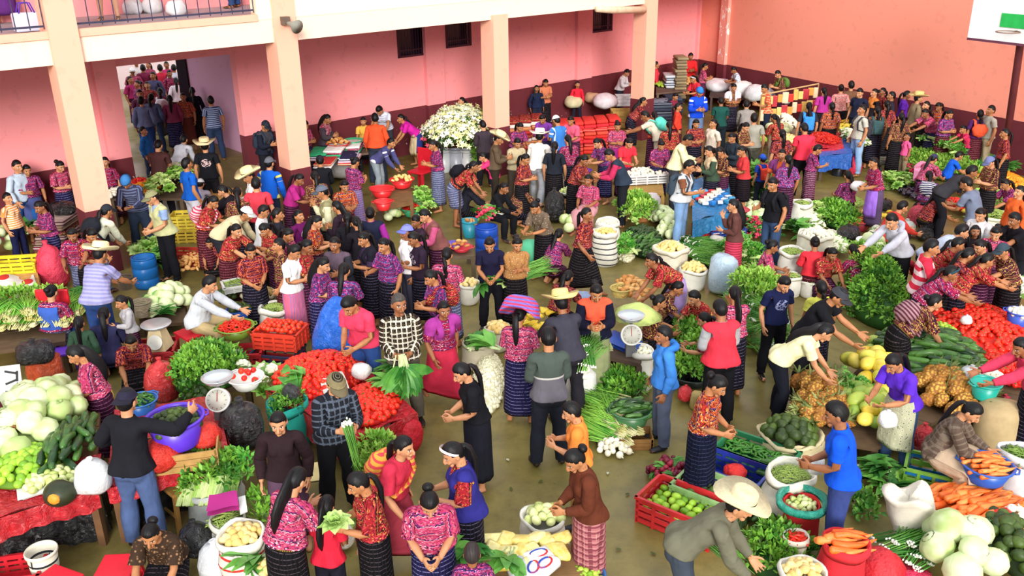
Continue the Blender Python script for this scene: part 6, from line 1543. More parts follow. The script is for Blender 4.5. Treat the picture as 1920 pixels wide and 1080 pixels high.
o, b, r = vessel('bowl', 460, 705, 66, .14, '#e4e6e0', 'pale scale bowl with red tomatoes', 'tomato:.25', 'tomato in the pale scale bowl', z=.75)
blackbag(452, 790, 84, 92, 'big black plastic bag on the wooden bench', z=.45)
table([(405, 852), (500, 828), (488, 792), (400, 806)], .46, '#b08048', 'wooden bench under the black plastic bag', planks=3)
stool(335, 905, '#9a7038', 'small wooden stool at the end of the red-covered table', .5, .34, wood=True)
vessel('sack', 538, 752, 76, .62, '#28a898', 'teal woven sack stuffed with leaves', 'herb:.8:.7', 'herb bunch in the teal sack')
netbag(545, 735, 40, 36, BK, 'dark plastic wrap on top of the teal sack', z=.62, mat=plastic('#2a3030'), name='plastic_bag')
# tomato stall
table([(505, 722), (655, 815), (768, 765), (640, 652)], .52, '#7a5a3a', 'sloping table under the tomato heap')
sheet('table_cover', [(500, 730), (662, 826), (782, 772), (640, 650)], .54, redp, 'red plastic cover of the tomato table', 'table cover', drop=.34, sides=(0, 1))
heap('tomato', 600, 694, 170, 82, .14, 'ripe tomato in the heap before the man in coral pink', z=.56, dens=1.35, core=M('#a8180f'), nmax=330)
heap('tomato', 692, 752, 112, 74, .12, 'ripe tomato in the heap beside the olive cap', z=.56, dens=1.35, core=M('#a8180f'), nmax=260)
heap('chard', 735, 715, 34, 40, .08, 'leaf bunch at the right edge of the tomato heap', z=.56)
netbag(678, 694, 40, 26, WH, 'white cloth bag on the tomato heap', z=.68, mat=plastic('#e8e4e0'), name='cloth_bag', lie=True)
sheet('wrapping_paper', [(608, 735), (655, 728), (640, 700), (598, 706)], .70, M('#d8dcc8', .8, .4, 30.), 'printed paper lying across the tomatoes', 'paper', amp=.03)
netbag(764, 806, 60, 74, '#d82838', 'red net sack hanging at the end of the tomato table', z=.1)
heap('chard', 560, 730, 60, 26, .06, 'leaf bunch along the front of the tomato table', z=.5)
heap('lettuce', 500, 730, 50, 40, .1, 'pale lettuce left of the tomato table', z=.3); heap('cauliflower', 503, 712, 44, 26, .1, 'cauliflower left of the tomato table', z=.42)
# crates behind the tomato stall
crate(520, 655, .62, .42, .30, -12, '#343a58', 'dark crate with red slats under the orange tray', c2='#b83030')
crate(525, 615, .62, .44, .24, -12, '#d8402c', 'orange-red tray of tomatoes on the dark crate', 'tomato', 'tomato in the orange tray', z=.34, lvl=.95)
crate(455, 655, .5, .36, .34, 8, '#b82830', 'red crate under the chilli bowl')
vessel('bowl', 441, 610, 68, .17, '#7a9a38', 'olive green bowl of red chillies', 'chilli:1.6', 'red chilli in the olive green bowl', z=.40)
vessel('tub', 447, 578, 44, .15, '#1c58b8', 'blue tub with avocados behind the chilli bowl', 'avocado', 'avocado in the blue tub', z=.38)
vessel('sack', 515, 572, 58, .55, WH, 'white sack of dark beans behind the orange tray', 'bean:1.4:.6', 'dark bean pod in the white sack')
vessel('sack', 485, 550, 60, .40, '#d8cca8', 'sack of pale potatoes beside the white bean sack', 'potato:1.2', 'potato in the sack beside the beans')
heap('avocado', 425, 556, 40, 24, .1, 'avocado behind the blue tub', z=.3)
crate(452, 528, .55, .36, .10, 25, '#e8e8e4', 'white foam tray with greens', 'bean:1', 'green bean in the white foam tray', z=.45, lvl=.5)
heap('lettuce', 488, 508, 40, 20, .08, 'lettuce beside the foam tray', z=.4)
heap('cabbage', 312, 566, 70, 44, .2, 'round cabbage in front of the sweatered man', z=.22, dens=1.4); heap('chard', 288, 590, 60, 26, .08, 'leaf bunch before the cabbages', z=.2)
table([(262, 610), (350, 604), (345, 560), (258, 566)], .20, '#5a4632', 'low bench under the cabbages')
vessel('basket', 264, 566, 34, .22, '#a89880', 'small wicker basket beside the little girl', z=.3)
# platform scale
c = at(293, 612, .62); o = empty('platform_scale', (c[0], c[1], 0)); tag(o, 'beige platform scale with a round steel pan', 'scale'); be = M('#d8c49a', .5)
v, f = sh_ringloft([(0, 0, .30, .20, .16), (0, 0, .34, .19, .15), (0, .0, .58, .12, .10), (0, 0, .60, .08, .07)], 4); MB().add(v @ rz(.785).T, f).build('body', be, o)
v, f = sh_lathe([(.001, .62), (.16, .62), (.2, .66), (.195, .665), (.001, .635)], 24); MB().add(v, f).build('pan', M('#c8ccd0', .3, metal=.6), o, True)
v, f = sh_lathe([(.001, 0), (.10, 0), (.10, .012), (.001, .012)], 22); MB().add(v @ rotm((1, 0, 0), 1.2).T+V(.0, -.125, .44), f).build('dial', M('#e8e4d8', .4), o)
crate(293, 648, .5, .5, .30, 10, '#b02a34', 'red crate carrying the platform scale')
stool(357, 622, '#c82434', 'red plastic stool under the man in grey sweater', .40, .36)
# herbs on the left edge
table([(-30, 662), (122, 640), (128, 560), (-30, 590)], .48, '#5a4632', 'table under the chives at the left edge')
rectpile('chive', at(48, 606, .50), rz(.15), 1.5, .6, .16, 'chive bunch on the left edge table', rot=1.75, dens=1.3)
rectpile('herbpale', at(30, 575, .52), rz(.15), 1.4, .3, .10, 'fresh herb bunch behind the chives on the left')
heap('greenchilli', 143, 556, 56, 40, .14, 'dark green chilli beside the blue-aproned woman', z=.35, dens=1.6, core=M('#1e4a1c'))
netbag(85, 692, 66, 60, '#e85a28', 'orange plastic sack hanging on the red chair', z=.15, mat=plastic('#e85a28'), tied=False)
o = empty('plastic_chair', at(85, 690, .0)+V(0, .35, 0)); tag(o, 'red plastic chair behind the orange sack', 'chair'); rp = M('#d02030', .4)
MB().add(*bevel_box((0, 0, .42), (.46, .44, .05), .02)).build('seat', rp, o); MB().add(*bevel_box((0, .22, .68), (.46, .05, .5), .02)).build('backrest', rp, o)
for sx in (1, -1):
    for sy in (1, -1): b = MB(); bar(b, (sx*.22, sy*.2, 0), (sx*.18, sy*.17, .42), .045); b.build('leg', rp, o)
blackbag(64, 655, 70, 46, 'black cloth bundle over the red chair', z=.5)
stool(118, 655, '#6a38c0', 'violet plastic stool beside the red chair', .4, .32); stool(186, 632, '#3a34b8', 'indigo plastic stool between the woman and the little girl', .42, .34)
# placard with painted strokes
c = at(6, 728, .75); o = empty('price_board', c, .25); tag(o, 'white board with black lettering at the left edge', 'sign'); MB().add(*sh_box((0, 0, 0), (.40, .02, .50), rotm((1, 0, 0), -.35))).build('board', M('#eceae4', .6), o)
k = MB()
for (x, y, w_, h_, a) in ((.10, .17, .13, .025, .3), (.16, .12, .025, .12, .1), (.09, .06, .12, .025, -.3), (.14, .0, .025, .10, .5), (.08, -.05, .12, .025, .1)): k.add(*sh_box(V(x, -.013, y) @ rotm((1, 0, 0), -.35).T, (w_, .006, h_), rotm((1, 0, 0), -.35) @ rotm((0, 1, 0), a)))
k.build('lettering', M('#202024'), o)
heap('bean', 80, 742, 70, 26, .05, 'green bean on the ground behind the cabbages', z=.3)
vessel('basket', 120, 738, 46, .22, '#8a8048', 'round basket with a purple rim held low by the crimson huipil woman', z=.55)
blackbag(145, 770, 46, 60, 'black plastic bag hanging below the crimson huipil woman', z=.4)
netbag(192, 742, 40, 42, '#a83a3c', 'reddish woven shoulder bag of the crimson huipil woman', z=.62, mat=fabric('hp3'), name='shoulder_bag')
vessel('basket', 168, 704, 30, .12, '#b84a40', 'red striped purse basket in the hands of the crimson huipil woman', z=.82)
# upper left corner
crate(28, 486, .72, .42, .26, 8, '#e0cc28', 'yellow crate topmost at the left edge', z=.30); crate(26, 516, .72, .42, .28, 8, '#d8c428', 'yellow crate lower of the two at the left edge')
sheet('flour_sack', [(2, 572), (72, 545), (62, 512), (-8, 520)], .42, woven(WH, '#c83a30'), 'white printed sack lying by the yellow crates', 'sack', th=.06, amp=.03)
c = at(20, 590, .0); table([(-40, 590), (80, 560), (70, 510), (-40, 520)], .38, '#c89858', 'pale wooden board under the white printed sack', planks=4)
netbag(95, 495, 52, 86, '#e0405a', 'tall rose net sack beside the maroon huipil woman', z=.05)
foldcloth(105, 405, 60, 34, 5, [fabric('hs/6a5448/a88a78'), fabric('hs/5a3a40/c0a8a0'), fabric('hp8')], 'brown striped folded blanket in the heap beside the first column', z=.3, th=.09)
foldcloth(108, 440, 70, 26, 3, [fabric('hp8'), fabric('hs/7a2434/d8c8c8')], 'dark red folded blanket below the brown heap', z=.05, th=.1)
blackbag(118, 388, 46, 26, 'black bag lying on the brown blankets', z=.75)
heap('chard', 55, 430, 40, 26, .1, 'dark leaf bunch by the left wall', z=.2); heap('cabbage', 5, 455, 30, 50, .3, 'cabbage at the left edge', z=.1)
vessel('tub', 146, 395, 26, .26, '#c83a4a', 'red striped pail at the foot of the first column')
# stalls under the first gallery bay
table([(205, 372), (345, 372), (345, 330), (205, 335)], .62, '#5a4a3a', 'stall table beside the first column')
heap('orange', 268, 352, 60, 26, .08, 'orange on the stall beside the first column', z=.64, dens=1.2); heap('pepper', 262, 345, 40, 14, .08, 'red pepper on the stall beside the first column', z=.66)
heap('lettuce', 318, 345, 62, 40, .16, 'lettuce on the stall by the bright blue shirt', z=.64); heap('onion', 215, 352, 30, 22, .06, 'onion beside the knit-capped stallholder', z=.64)
heap('cauliflower', 318, 325, 50, 18, .08, 'cauliflower behind the lettuces', z=.66)
crate(352, 400, .62, .42, .26, 5, '#d8c040', 'yellow crate by the white shorts', z=.25); crate(352, 425, .62, .42, .26, 5, '#c8a838', 'ochre crate under the yellow one')
crate(348, 470, .5, .36, .26, -5, '#b03028', 'red crate beside the black trousers')
heap('bread', 362, 492, 66, 30, .10, 'brown loaf in the low heap by the black trousers', z=.1, dens=1.2)
table([(392, 372), (455, 372), (452, 352), (388, 354)], .55, '#b88a4a', 'wooden bench between the baby-carrier and the doorway', planks=3)
heap('lettuce', 285, 468, 50, 44, .14, 'lettuce by the capped man in the vest', z=.05); heap('chard', 292, 498, 46, 22, .1, 'leaf bunch on the floor by the blue barrel', z=.02)
def barrel(px, py, wpx, h, colr, label, z=0.):
    c = at(px, py, z+h); r = wpx*scale_at(c)/2; o = empty('plastic_barrel', (c[0], c[1], z)); tag(o, label, 'barrel'); m_ = M(colr, .35)
    v, f = sh_lathe([(.001, 0), (.9*r, 0), (r, .04), (r, .3*h), (.95*r, .32*h), (.95*r, .34*h), (r, .36*h), (r, .66*h), (.95*r, .68*h), (.95*r, .70*h), (r, .72*h), (.98*r, .95*h), (.88*r, h), (.84*r, h), (.84*r, .9*h), (.001, .9*h)], 24, close=False); MB().add(v, f).build('shell', m_, o, True)
    v, f = sh_lathe([(.9*r, .975*h), (.97*r, .985*h), (.97*r, 1.02*h), (.88*r, 1.02*h)], 24, close=False); MB().add(v, f).build('rim', m_, o, True); return o
barrel(268, 482, 46, .52, '#1a62a8', 'blue barrel between the lavender shirt and the black trousers')
vessel('tub', 275, 524, 30, .14, '#a8482c', 'terracotta tub at the foot of the blue barrel')
vessel('basket', 232, 520, 30, .18, '#6a5a4a', 'dark basket held by the lavender-striped man', z=.55)
crate(450, 500, .5, .4, .3, 20, '#b83040', 'red crate behind the pale sweater man')
# ---------------------------------------------------------------- foreground, middle
vessel('sack', 398, 905, 100, .46, '#c8ccc8', 'pale plastic-lined sack of celery at the lower left')
c = at(398, 900, .52)
for k in range(16):
    o = link('celery_bunch', veg_mesh('celery', k % 3)); o.location = tuple(c+V(-.26+.072*(k % 8), .07*(k//8)-.03, .02+.03*(k//8))); o.rotation_euler = (0, -.65, 1.45+.12*math.sin(k*2.1)); tag(o, 'leafy celery bunch leaning in the pale sack', 'celery', 'celery at the lower left')
heap('herb', 398, 900, 110, 50, .14, 'herb bunch over the celery', z=.52)
sheet('folded_shawl', [(385, 952), (448, 950), (445, 926), (392, 926)], .66, fabric('p/a8307a'), 'magenta cloth lying on the celery', 'cloth', th=.05, amp=.02)
sheet('paper_slip', [(450, 962), (464, 958), (460, 930), (447, 932)], .60, M('#f0eeea'), 'white paper slip beside the magenta cloth', 'paper')
vessel('sack', 425, 968, 66, .52, '#d8d4c8', 'sack of green beans below the magenta cloth', 'bean:1.6', 'green bean in the sack below the magenta cloth')
vessel('sack', 453, 998, 86, .60, WH, 'white printed sack of yellow potatoes at the lower left', 'potato:1.5', 'yellow potato in the white printed sack', line='#d03a30')
vessel('sack', 505, 1062, 62, .50, WH, 'second white sack of potatoes at the bottom edge', 'potato:1.4', 'potato in the second white sack')
netbag(405, 1045, 70, 80, WH, 'white plastic bag at the bottom edge left of the potato sack', z=.05, mat=plastic('#dcdee4'), name='plastic_bag')
blackbag(365, 1005, 66, 66, 'black plastic bag beside the brown floral blouse', z=.2)
heap('herb', 495, 965, 60, 36, .12, 'herb bunch behind the yellow potatoes', z=.3); heap('chard', 470, 1072, 40, 20, .08, 'leaf bunch at the bottom edge', z=.3)
heap('herbpale', 705, 858, 74, 46, .16, 'fresh herb bunch in the heap under the tomato table', z=.25, dens=1.3); heap('herb', 712, 890, 50, 30, .06, 'dark herb bunch under the tomato table', z=.1)
sheet('cardboard_sheet', [(540, 905), (612, 900), (606, 868), (560, 872)], .32, M('#d8c48a', .8), 'sheet of cardboard beside the dark trousers', 'cardboard', th=.03)
netbag(645, 1000, 40, 50, WH, 'sack of greens behind the child in red', z=.05)
heap('lettuce', 665, 985, 36, 40, .12, 'lettuce held before the dark red huipil', z=.7)
heap('chard', 860, 1066, 90, 40, .14, 'leaf bunch at the bottom edge before the indigo vest', z=.35); heap('chard', 930, 1072, 60, 26, .1, 'leaf bunch beside the cropped-haired child', z=.35)
table([(905, 1095), (1100, 1090), (1075, 1020), (900, 1015)], .34, '#8a6a44', 'low bench along the bottom edge')
for k in range(16):
    px, py = 925+(k % 6)*25, 1012+(k//6)*22; c = at(px, py, .46); v, f = bevel_box((0, 0, 0), (.20, .14, .07), .03); v = wobble(v, .012, k, 20)
    o = link('snack_packet', mesh_from('snack_packet', v, f, Mvar('snack_wrapper', '#d8b848', '#f4e8a0', .3, 25))); o.location = tuple(c); o.rotation_euler = (.2, .15*math.sin(k), k*1.3); tag(o, 'clear packet of yellow snacks on the bottom bench', 'packet', 'yellow snack packets')
for k, (px, py) in enumerate(((1010, 1044), (1022, 1062), (1000, 1070))):
    c = at(px, py, .46); o = empty('soap_packet', c, .4+.5*k); tag(o, ['white packet with blue and red swirl topmost on the bottom bench', 'white packet with red swirl right of the topmost one', 'white packet with swirls at the very bottom of the picture'][k], 'packet')
    v, f = bevel_box((0, 0, 0), (.26, .17, .08), .03); MB().add(wobble(v, .01, k, 18), f).build('wrapper', M('#f0f0f4', .3), o, True)
    for q, cc in enumerate(('#2848b8', '#d83030')): b = MB(); a = np.linspace(.4, 4.2, 14); b.add(*sh_tube([(.06*math.cos(x+q*2.4)*1.3, .045*math.sin(x+q*2.4), .043) for x in a], .009, 5, sq=(1, .5))); b.build('printed_swirl', M(cc, .4), o, True)
blackbag(975, 1060, 50, 40, 'grey-white plastic bag on the bottom bench', z=.35, colr='#c8ccd4')
vessel('tub', 1095, 1075, 80, .2, '#2c6ab0', 'blue tub of limes at the bottom edge', 'lime:1.4', 'lime in the blue tub at the bottom edge', z=.1)
vessel('sack', 1018, 968, 78, .36, WH, 'white sack of pale chayotes on the open floor', 'chayote:1.3', 'pale chayote in the white sack on the open floor')
netbag(1052, 1012, 34, 30, WH, 'small white bag beside the pink plaid skirt', z=.05, mat=plastic('#e8e8ee'), name='plastic_bag')
# ---------------------------------------------------------------- centre: onions, garlic, greens
heap('garlic', 915, 705, 58, 110, .22, 'garlic bulb in the pale heap left of the striped head cloth', dens=1.6, core=M('#d8d4b0')); 
vessel('sack', 895, 640, 56, .36, '#c8c0a8', 'sack of avocados behind the garlic', 'avocado:1.2', 'avocado in the sack behind the garlic')
vessel('sack', 932, 612, 46, .34, '#d8cfb8', 'sack of pale potatoes behind the avocados', 'potato:1.3', 'potato in the sack behind the avocados')
heap('chard', 905, 665, 40, 20, .08, 'leaf bunch over the garlic heap', z=.25)
heap('banana', 1008, 608, 56, 40, .1, 'hand of bananas beside the striped head cloth', z=.25, dens=1.2)
vessel('sack', 1052, 655, 40, .60, '#e0dcc0', 'pale sack of greens behind the green and grey jacket', 'bean:1.3', 'green bean in the pale sack behind the jacket')
netbag(1090, 722, 62, 70, WH, 'crumpled white sack in front of the green and grey jacket', z=.0, tied=False, mat=woven('#ecebe6'), name='sack')
heap('onion', 1085, 700, 40, 22, .05, 'onion on top of the crumpled white sack', z=.55)
heap('scallion', 1100, 665, 30, 50, .06, 'spring onion bunch held over the white sack', z=.75, rot=1.1)
heap('chive', 1140, 785, 70, 90, .14, 'chive bunch in the heap by the orange shirt', rot=2.2, dens=1.3); heap('onion', 1152, 838, 60, 34, .08, 'white onion at the end of the spring onions', dens=1.1)
vessel('tub', 1183, 765, 78, .20, '#4a7a50', 'green tub of cucumbers before the sky blue boy', 'cucumber:1.3', 'cucumber in the green tub', z=.12)
crate(1190, 812, .4, .3, .14, 0, '#8a6438', 'wooden box under the cucumber tub', wood=True)
heap('herb', 1170, 728, 86, 46, .14, 'herb bunch behind the cucumber tub', dens=1.2, z=.05)
vessel('sack', 1205, 655, 44, .55, WH, 'white sack right of the blue scale', 'garlic:1', 'garlic bulb in the sack by the blue scale')
dialscale(1184, 628, 40, 'grey dial scale on the blue tray', z=.78)
sheet('blue_tray', [(1138, 640), (1190, 662), (1205, 640), (1150, 618)], .55, M('#1e48a0', .4), 'blue tray under the grey dial scale', 'tray', th=.05, amp=0.)
table([(1135, 668), (1200, 682), (1215, 640), (1150, 630)], .48, '#4a3a30', 'dark table under the blue tray')
# folded parasol-like cloth
c = at(1195, 592, .72); v, f = sh_lathe([(.34, 0), (.2, .10), (.06, .17), (.001, .18)], 10); o = link('food_cover', mesh_from('food_cover', wobble(v, .008, 3), f, fabric('p/b8c878'), True, None, v), None, c); tag(o, 'pale green cone-shaped cloth cover behind the scale', 'cover')
MB().add(*sh_tube([(0, 0, -.72), (0, 0, .0)], .014, 6)).build('stick', M('#8a6a3a'), o)
sheet('skirt_cloth', [(1090, 660), (1150, 655), (1140, 640), (1095, 640)], .62, fabric('fl/a8a878/5a5a40/d8d8c0'), 'patterned cloth on the lap of the black cardigan woman', 'cloth', th=.03, amp=.02)
vessel('basket', 1165, 540, 40, .12, '#d8c070', 'straw tray behind the black cardigan woman', z=.3); heap('bread', 1185, 540, 60, 40, .1, 'bread roll on the tray behind the black cardigan', z=.3)
vessel('tub', 1095, 553, 36, .16, '#8090b0', 'grey-blue tub beside the straw hat', z=.3)
heap('herb', 1298, 640, 54, 70, .14, 'herb bunch stacked behind the dark basin near the boy in blue', z=.2, dens=1.2); heap('greenchilli', 1290, 612, 50, 36, .1, 'green chilli above the leaf basin', z=.3)
vessel('bowl', 1300, 695, 92, .16, '#26302c', 'dark basin of green leaves beside the red jacket', 'herb:1.3', 'herb bunch in the dark basin')
netbag(1285, 735, 30, 30, '#d83038', 'red plastic bag behind the sky blue boy', z=.05, mat=plastic('#d83038'), name='plastic_bag'); netbag(1308, 750, 30, 34, '#c8b888', 'burlap bundle behind the sky blue boy', z=0., tied=False, mat=woven('#c8b070'), name='sack')
# ---------------------------------------------------------------- lower right
heap('beet', 1262, 898, 70, 50, .08, 'beetroot bunch on the floor by the red crate', dens=1.5)
crate(1283, 935, .80, .50, .30, -38, '#c82c30', 'red plastic crate of green fruit nearest the aisle', 'mango:1:1', 'green fruit in the red crate', lvl=.42)
crate(1338, 912, .74, .46, .30, -38, '#8ab070', 'pale green plastic crate behind the red one', 'avocado', 'avocado in the pale green crate', lvl=.45)
crate(1372, 872, .74, .44, .28, -38, '#2a3a9a', 'blue plastic crate with a red net', lvl=.4); netbag(1378, 884, 46, 24, '#d8302c', 'red net of tomatoes inside the blue crate', z=.12, tied=False, lie=True)
crate(1420, 842, .80, .46, .28, -38, '#2c7a50', 'green plastic crate of chillies', 'greenchilli', 'green chilli in the green crate', lvl=.6)
heap('cucumber', 1440, 880, 50, 36, .06, 'cucumber between the green crate and the lime tub', z=.12, rot=-.6)
vessel('sack', 1482, 812, 112, .30, '#d8c8a0', 'wide burlap sack of dark avocados', 'avocado:1.5:1.3', 'dark avocado in the wide burlap sack')
vessel('sack', 1484, 882, 90, .60, '#e6e2d4', 'white sack of green peas before the football shirt', 'bean:2.6:.55', 'pea pod in the white sack')
vessel('tub', 1437, 925, 66, .24, '#28a088', 'turquoise tub of limes', 'lime:1.5:1.15', 'lime in the turquoise tub')
vessel('sack', 1505, 940, 64, .52, '#d03030', 'red sack with a turquoise collar and plastic-wrapped beans', 'chayote:1.2:.6', 'small chayote in the red sack with turquoise collar')
b = empty('sack_collar', at(1505, 940, .53)); 
v, f = sh_lathe([(.19, -.03), (.235, -.02), (.245, .03), (.20, .05), (.18, .0)], 22, close=False); bo = link('sack_collar_ring', mesh_from('sack_collar_ring', wobble(v, .01, 4), f, plastic('#28a890'), True), None, tuple(b.location)); bpy.data.objects.remove(b); bo.name = 'plastic_collar'; tag(bo, 'turquoise plastic rolled over the mouth of the red sack', 'plastic')
vessel('sack', 1494, 1003, 44, .42, '#e4dccc', 'small white sack of red chillies', 'chilli:2', 'red chilli in the small white sack')
heap('herb', 1455, 1040, 110, 70, .18, 'herb bunch in the heap at the bottom right of the stooping hat', z=.05, dens=1.35, core=M('#2e5a20')); heap('cucumber', 1440, 978, 60, 50, .10, 'cucumber beside the turquoise lime tub', z=.05, rot=.3, dens=1.3)
vessel('sack', 1505, 1068, 84, .46, WH, 'white sack of potatoes at the bottom right', 'potato:1.6', 'potato in the white sack at the bottom right')
vessel('sack', 1586, 1012, 80, .62, '#d8303a', 'red net sack of carrots with its mouth open', 'carrot:1.9:1.45', 'carrot in the open red net sack')
netbag(1650, 1066, 90, 70, '#d8303a', 'red net sack lying at the bottom edge', z=0., tied=False, lie=True); netbag(1715, 1084, 70, 50, '#e0305a', 'rose plastic bag at the bottom edge', z=.02, mat=plastic('#e0305a'), name='plastic_bag')
c = at(1690, 1030, .0); v, f = sh_lathe([(.001, 0), (.10, .0), (.125, .08), (.15, .25), (.185, .42), (.205, .50), (.235, .58), (.25, .64), (.20, .67), (.13, .655), (.06, .64), (.001, .635)], 26); v = wobble(v, .024, 77, 11); v *= V(.92, .8, .95); v[:, 2] += .05*np.sin(np.arctan2(v[:, 1], v[:, 0])*3)*smooth(.45, .62, v[:, 2])
o = link('sack', mesh_from('sack', v, f, woven('#e6dece'), True), None, c); tag(o, 'tall half-empty white sack standing alone, narrow at its foot', 'sack')
heap('aubergine', 1742, 985, 60, 44, .12, 'black aubergine beside the tall white sack', dens=1.6, z=.1)
heap('carrot', 1830, 958, 190, 100, .20, 'carrot in the big heap below the green and blue crate', z=.15, rot=.4, dens=1.8, core=M('#c85820'), nmax=150, size=1.6)
heap('scallion', 1725, 1030, 110, 50, .12, 'bundle of long green beans before the cabbages', z=.15, rot=.5, dens=1.2)
heap('cabbage', 1800, 1038, 130, 80, .22, 'pale cabbage in the heap at the bottom right', z=.2, dens=1.5, size=1.5)
heap('avocado', 1895, 1015, 90, 110, .2, 'dark green avocado at the right bottom corner', z=.2, dens=1.4, core=M('#26361a'), size=1.3)
heap('pepper', 1880, 975, 50, 20, .08, 'red pepper right of the carrots', z=.3); heap('onion', 1905, 970, 40, 26, .1, 'white onion at the right edge by the carrots', z=.3); heap('greenchilli', 1845, 985, 60, 20, .06, 'green chilli between carrots and cabbages', z=.36)
heap('lettuce', 1720, 925, 60, 30, .05, 'trampled lettuce leaves under the green and blue crate', z=.02); heap('chard', 1640, 905, 70, 60, .05, 'loose leaf bunch on the floor behind the football shirt'); heap('herb', 1608, 960, 60, 40, .04, 'scattered herb bunch by the jeans')
crate(1755, 872, .56, .40, .34, -28, '#6a9a38', 'green crate with blue bands under the seated woman', c2='#1e68a0')
vessel('tub', 1852, 868, 92, .18, '#2858b0', 'blue basin of peeled carrots on the seated woman\'s lap', 'carrot:1.1:.95', 'peeled carrot in the blue basin', z=.46)
netbag(1872, 795, 84, 92, '#c8b088', 'bulging burlap sack at the right edge', z=.0, tied=False, mat=woven('#c4ab80'), name='sack')
vessel('sack', 1912, 842, 66, .66, '#d8d8dc', 'pale sack of greens at the right edge', 'bean:1.2', 'green bean in the sack at the right edge'); netbag(1895, 895, 60, 46, '#b8a890', 'tan sack behind the blue basin', z=0, tied=False, mat=woven('#b8a888'), name='sack', lie=True)
netbag(1732, 820, 44, 60, '#d82838', 'red plastic bag beside the floral apron', z=.1, mat=plastic('#d82838'), name='plastic_bag')
netbag(1665, 783, 36, 34, WH, 'white plastic bag in the hands of the violet polo woman', z=.85, mat=plastic('#eceef2'), name='plastic_bag'); netbag(1530, 868, 34, 40, WH, 'white plastic bag in the hands of the football shirt man', z=.72, mat=plastic('#eceef2'), name='plastic_bag')
heap('scallion', 1345, 1030, 36, 60, .04, 'leek bunch under the stooping man\'s arm', z=.55, rot=-.9)
# ---------------------------------------------------------------- fruit and tomato stall, right
table([(1490, 815), (1640, 840), (1810, 765), (1610, 690)], .26, '#5a4632', 'low boards under the pineapples and papayas')
heap('pineapple', 1545, 745, 110, 70, .16, 'pineapple in the heap before the pale yellow shirt', z=.28, dens=1.5, rot=.8, size=1.3); heap('pineapple', 1535, 785, 100, 50, .12, 'pineapple lying at the front of the fruit stall', z=.24, dens=1.4, size=1.3)
heap('pineapple', 1780, 735, 120, 64, .18, 'pineapple in the heap behind the violet polo', z=.28, dens=1.6, rot=.3, size=1.35)
heap('papaya', 1640, 700, 80, 66, .22, 'yellow papaya on the fruit stall', z=.3, dens=1.5, size=1.25); heap('greenpapaya', 1625, 765, 90, 64, .2, 'green papaya in front of the violet polo', z=.28, dens=1.5, size=1.15); heap('papaya', 1650, 790, 60, 30, .1, 'ripe papaya beside the green ones', z=.36, dens=1.2)
heap('greenpapaya', 1655, 655, 60, 22, .1, 'green papaya at the back of the fruit stall', z=.3)
heap('celery', 1600, 735, 60, 40, .06, 'pineapple leaves between the fruit heaps', z=.40, size=.6)
table([(1640, 705), (1900, 775), (1990, 640), (1700, 570)], .36, '#5a4632', 'wide low boards under the courgettes and tomatoes')
heap('cucumber', 1745, 655, 170, 84, .28, 'dark courgette in the big heap by the tomatoes', z=.36, rot=-.45, dens=1.9, size=1.35, core=M('#24401e'), nmax=110)
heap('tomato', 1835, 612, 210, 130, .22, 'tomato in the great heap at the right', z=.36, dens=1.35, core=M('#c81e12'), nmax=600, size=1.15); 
heap('tomato', 1890, 690, 90, 50, .12, 'tomato at the lower end of the great heap', z=.4, dens=1.1, core=M('#c81e12'), nmax=120)
heap('lime', 1770, 620, 40, 26, .05, 'yellow-green lime between courgettes and tomatoes', z=.55); heap('garlic', 1850, 705, 60, 24, .06, 'garlic bulb below the tomatoes', z=.5); netbag(1822, 700, 46, 34, WH, 'clear plastic bag below the tomatoes', z=.48, mat=plastic('#c8ccd0'), name='plastic_bag')
netbag(1812, 598, 22, 18, WH, 'white knotted bag on the tomatoes', z=.62, mat=plastic('#f0e8ec'), name='plastic_bag')
vessel('tub', 1912, 582, 44, .2, '#3858c0', 'blue tub of onions at the right edge', 'onion:1.3', 'onion in the blue tub at the right edge', z=.55)
vessel('tub', 1850, 715, 54, .20, '#20a898', 'turquoise ring tub beside the pineapples', z=.5)
heap('chayote', 1785, 690, 60, 30, .08, 'chayote between the courgettes and pineapples', z=.42); heap('cucumber', 1790, 680, 60, 30, .06, 'long courgette at the tail of the heap', z=.5, rot=-.3, size=1.2)
netbag(1880, 760, 50, 50, '#c82c48', 'crimson plastic bag at the right edge below the turquoise tub', z=.1, mat=plastic('#c82c48'), name='plastic_bag')
heap('cauliflower', 1905, 545, 60, 36, .12, 'cauliflower at the right edge behind the tomatoes', z=.4); heap('lettuce', 1895, 520, 60, 36, .1, 'lettuce at the right edge above the tomatoes', z=.4); heap('cucumber', 1880, 510, 70, 26, .08, 'courgette at the right edge', z=.4)
# cilantro stand
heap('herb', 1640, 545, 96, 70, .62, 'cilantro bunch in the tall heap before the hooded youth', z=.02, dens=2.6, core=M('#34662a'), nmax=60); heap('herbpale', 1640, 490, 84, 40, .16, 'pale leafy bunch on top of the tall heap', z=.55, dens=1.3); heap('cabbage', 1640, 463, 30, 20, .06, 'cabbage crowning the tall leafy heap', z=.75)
heap('chard', 1640, 580, 90, 26, .06, 'dark leaf bunch at the foot of the tall heap')
# scallion wall
heap('scallion', 1420, 590, 70, 110, .5, 'spring onion bunch in the tall pale heap right of the red jacket', z=.02, dens=2.4, core=M('#8aa05a'), nmax=90); heap('herbpale', 1420, 540, 80, 40, .14, 'fresh leaf bunch on the tall pale heap', z=.5, dens=1.3); heap('herb', 1435, 640, 50, 50, .12, 'dark leaf bunch below the spring onions', dens=1.3)
heap('celery', 1395, 480, 60, 44, .2, 'celery bunch behind the red skirt', z=.1, dens=1.3)
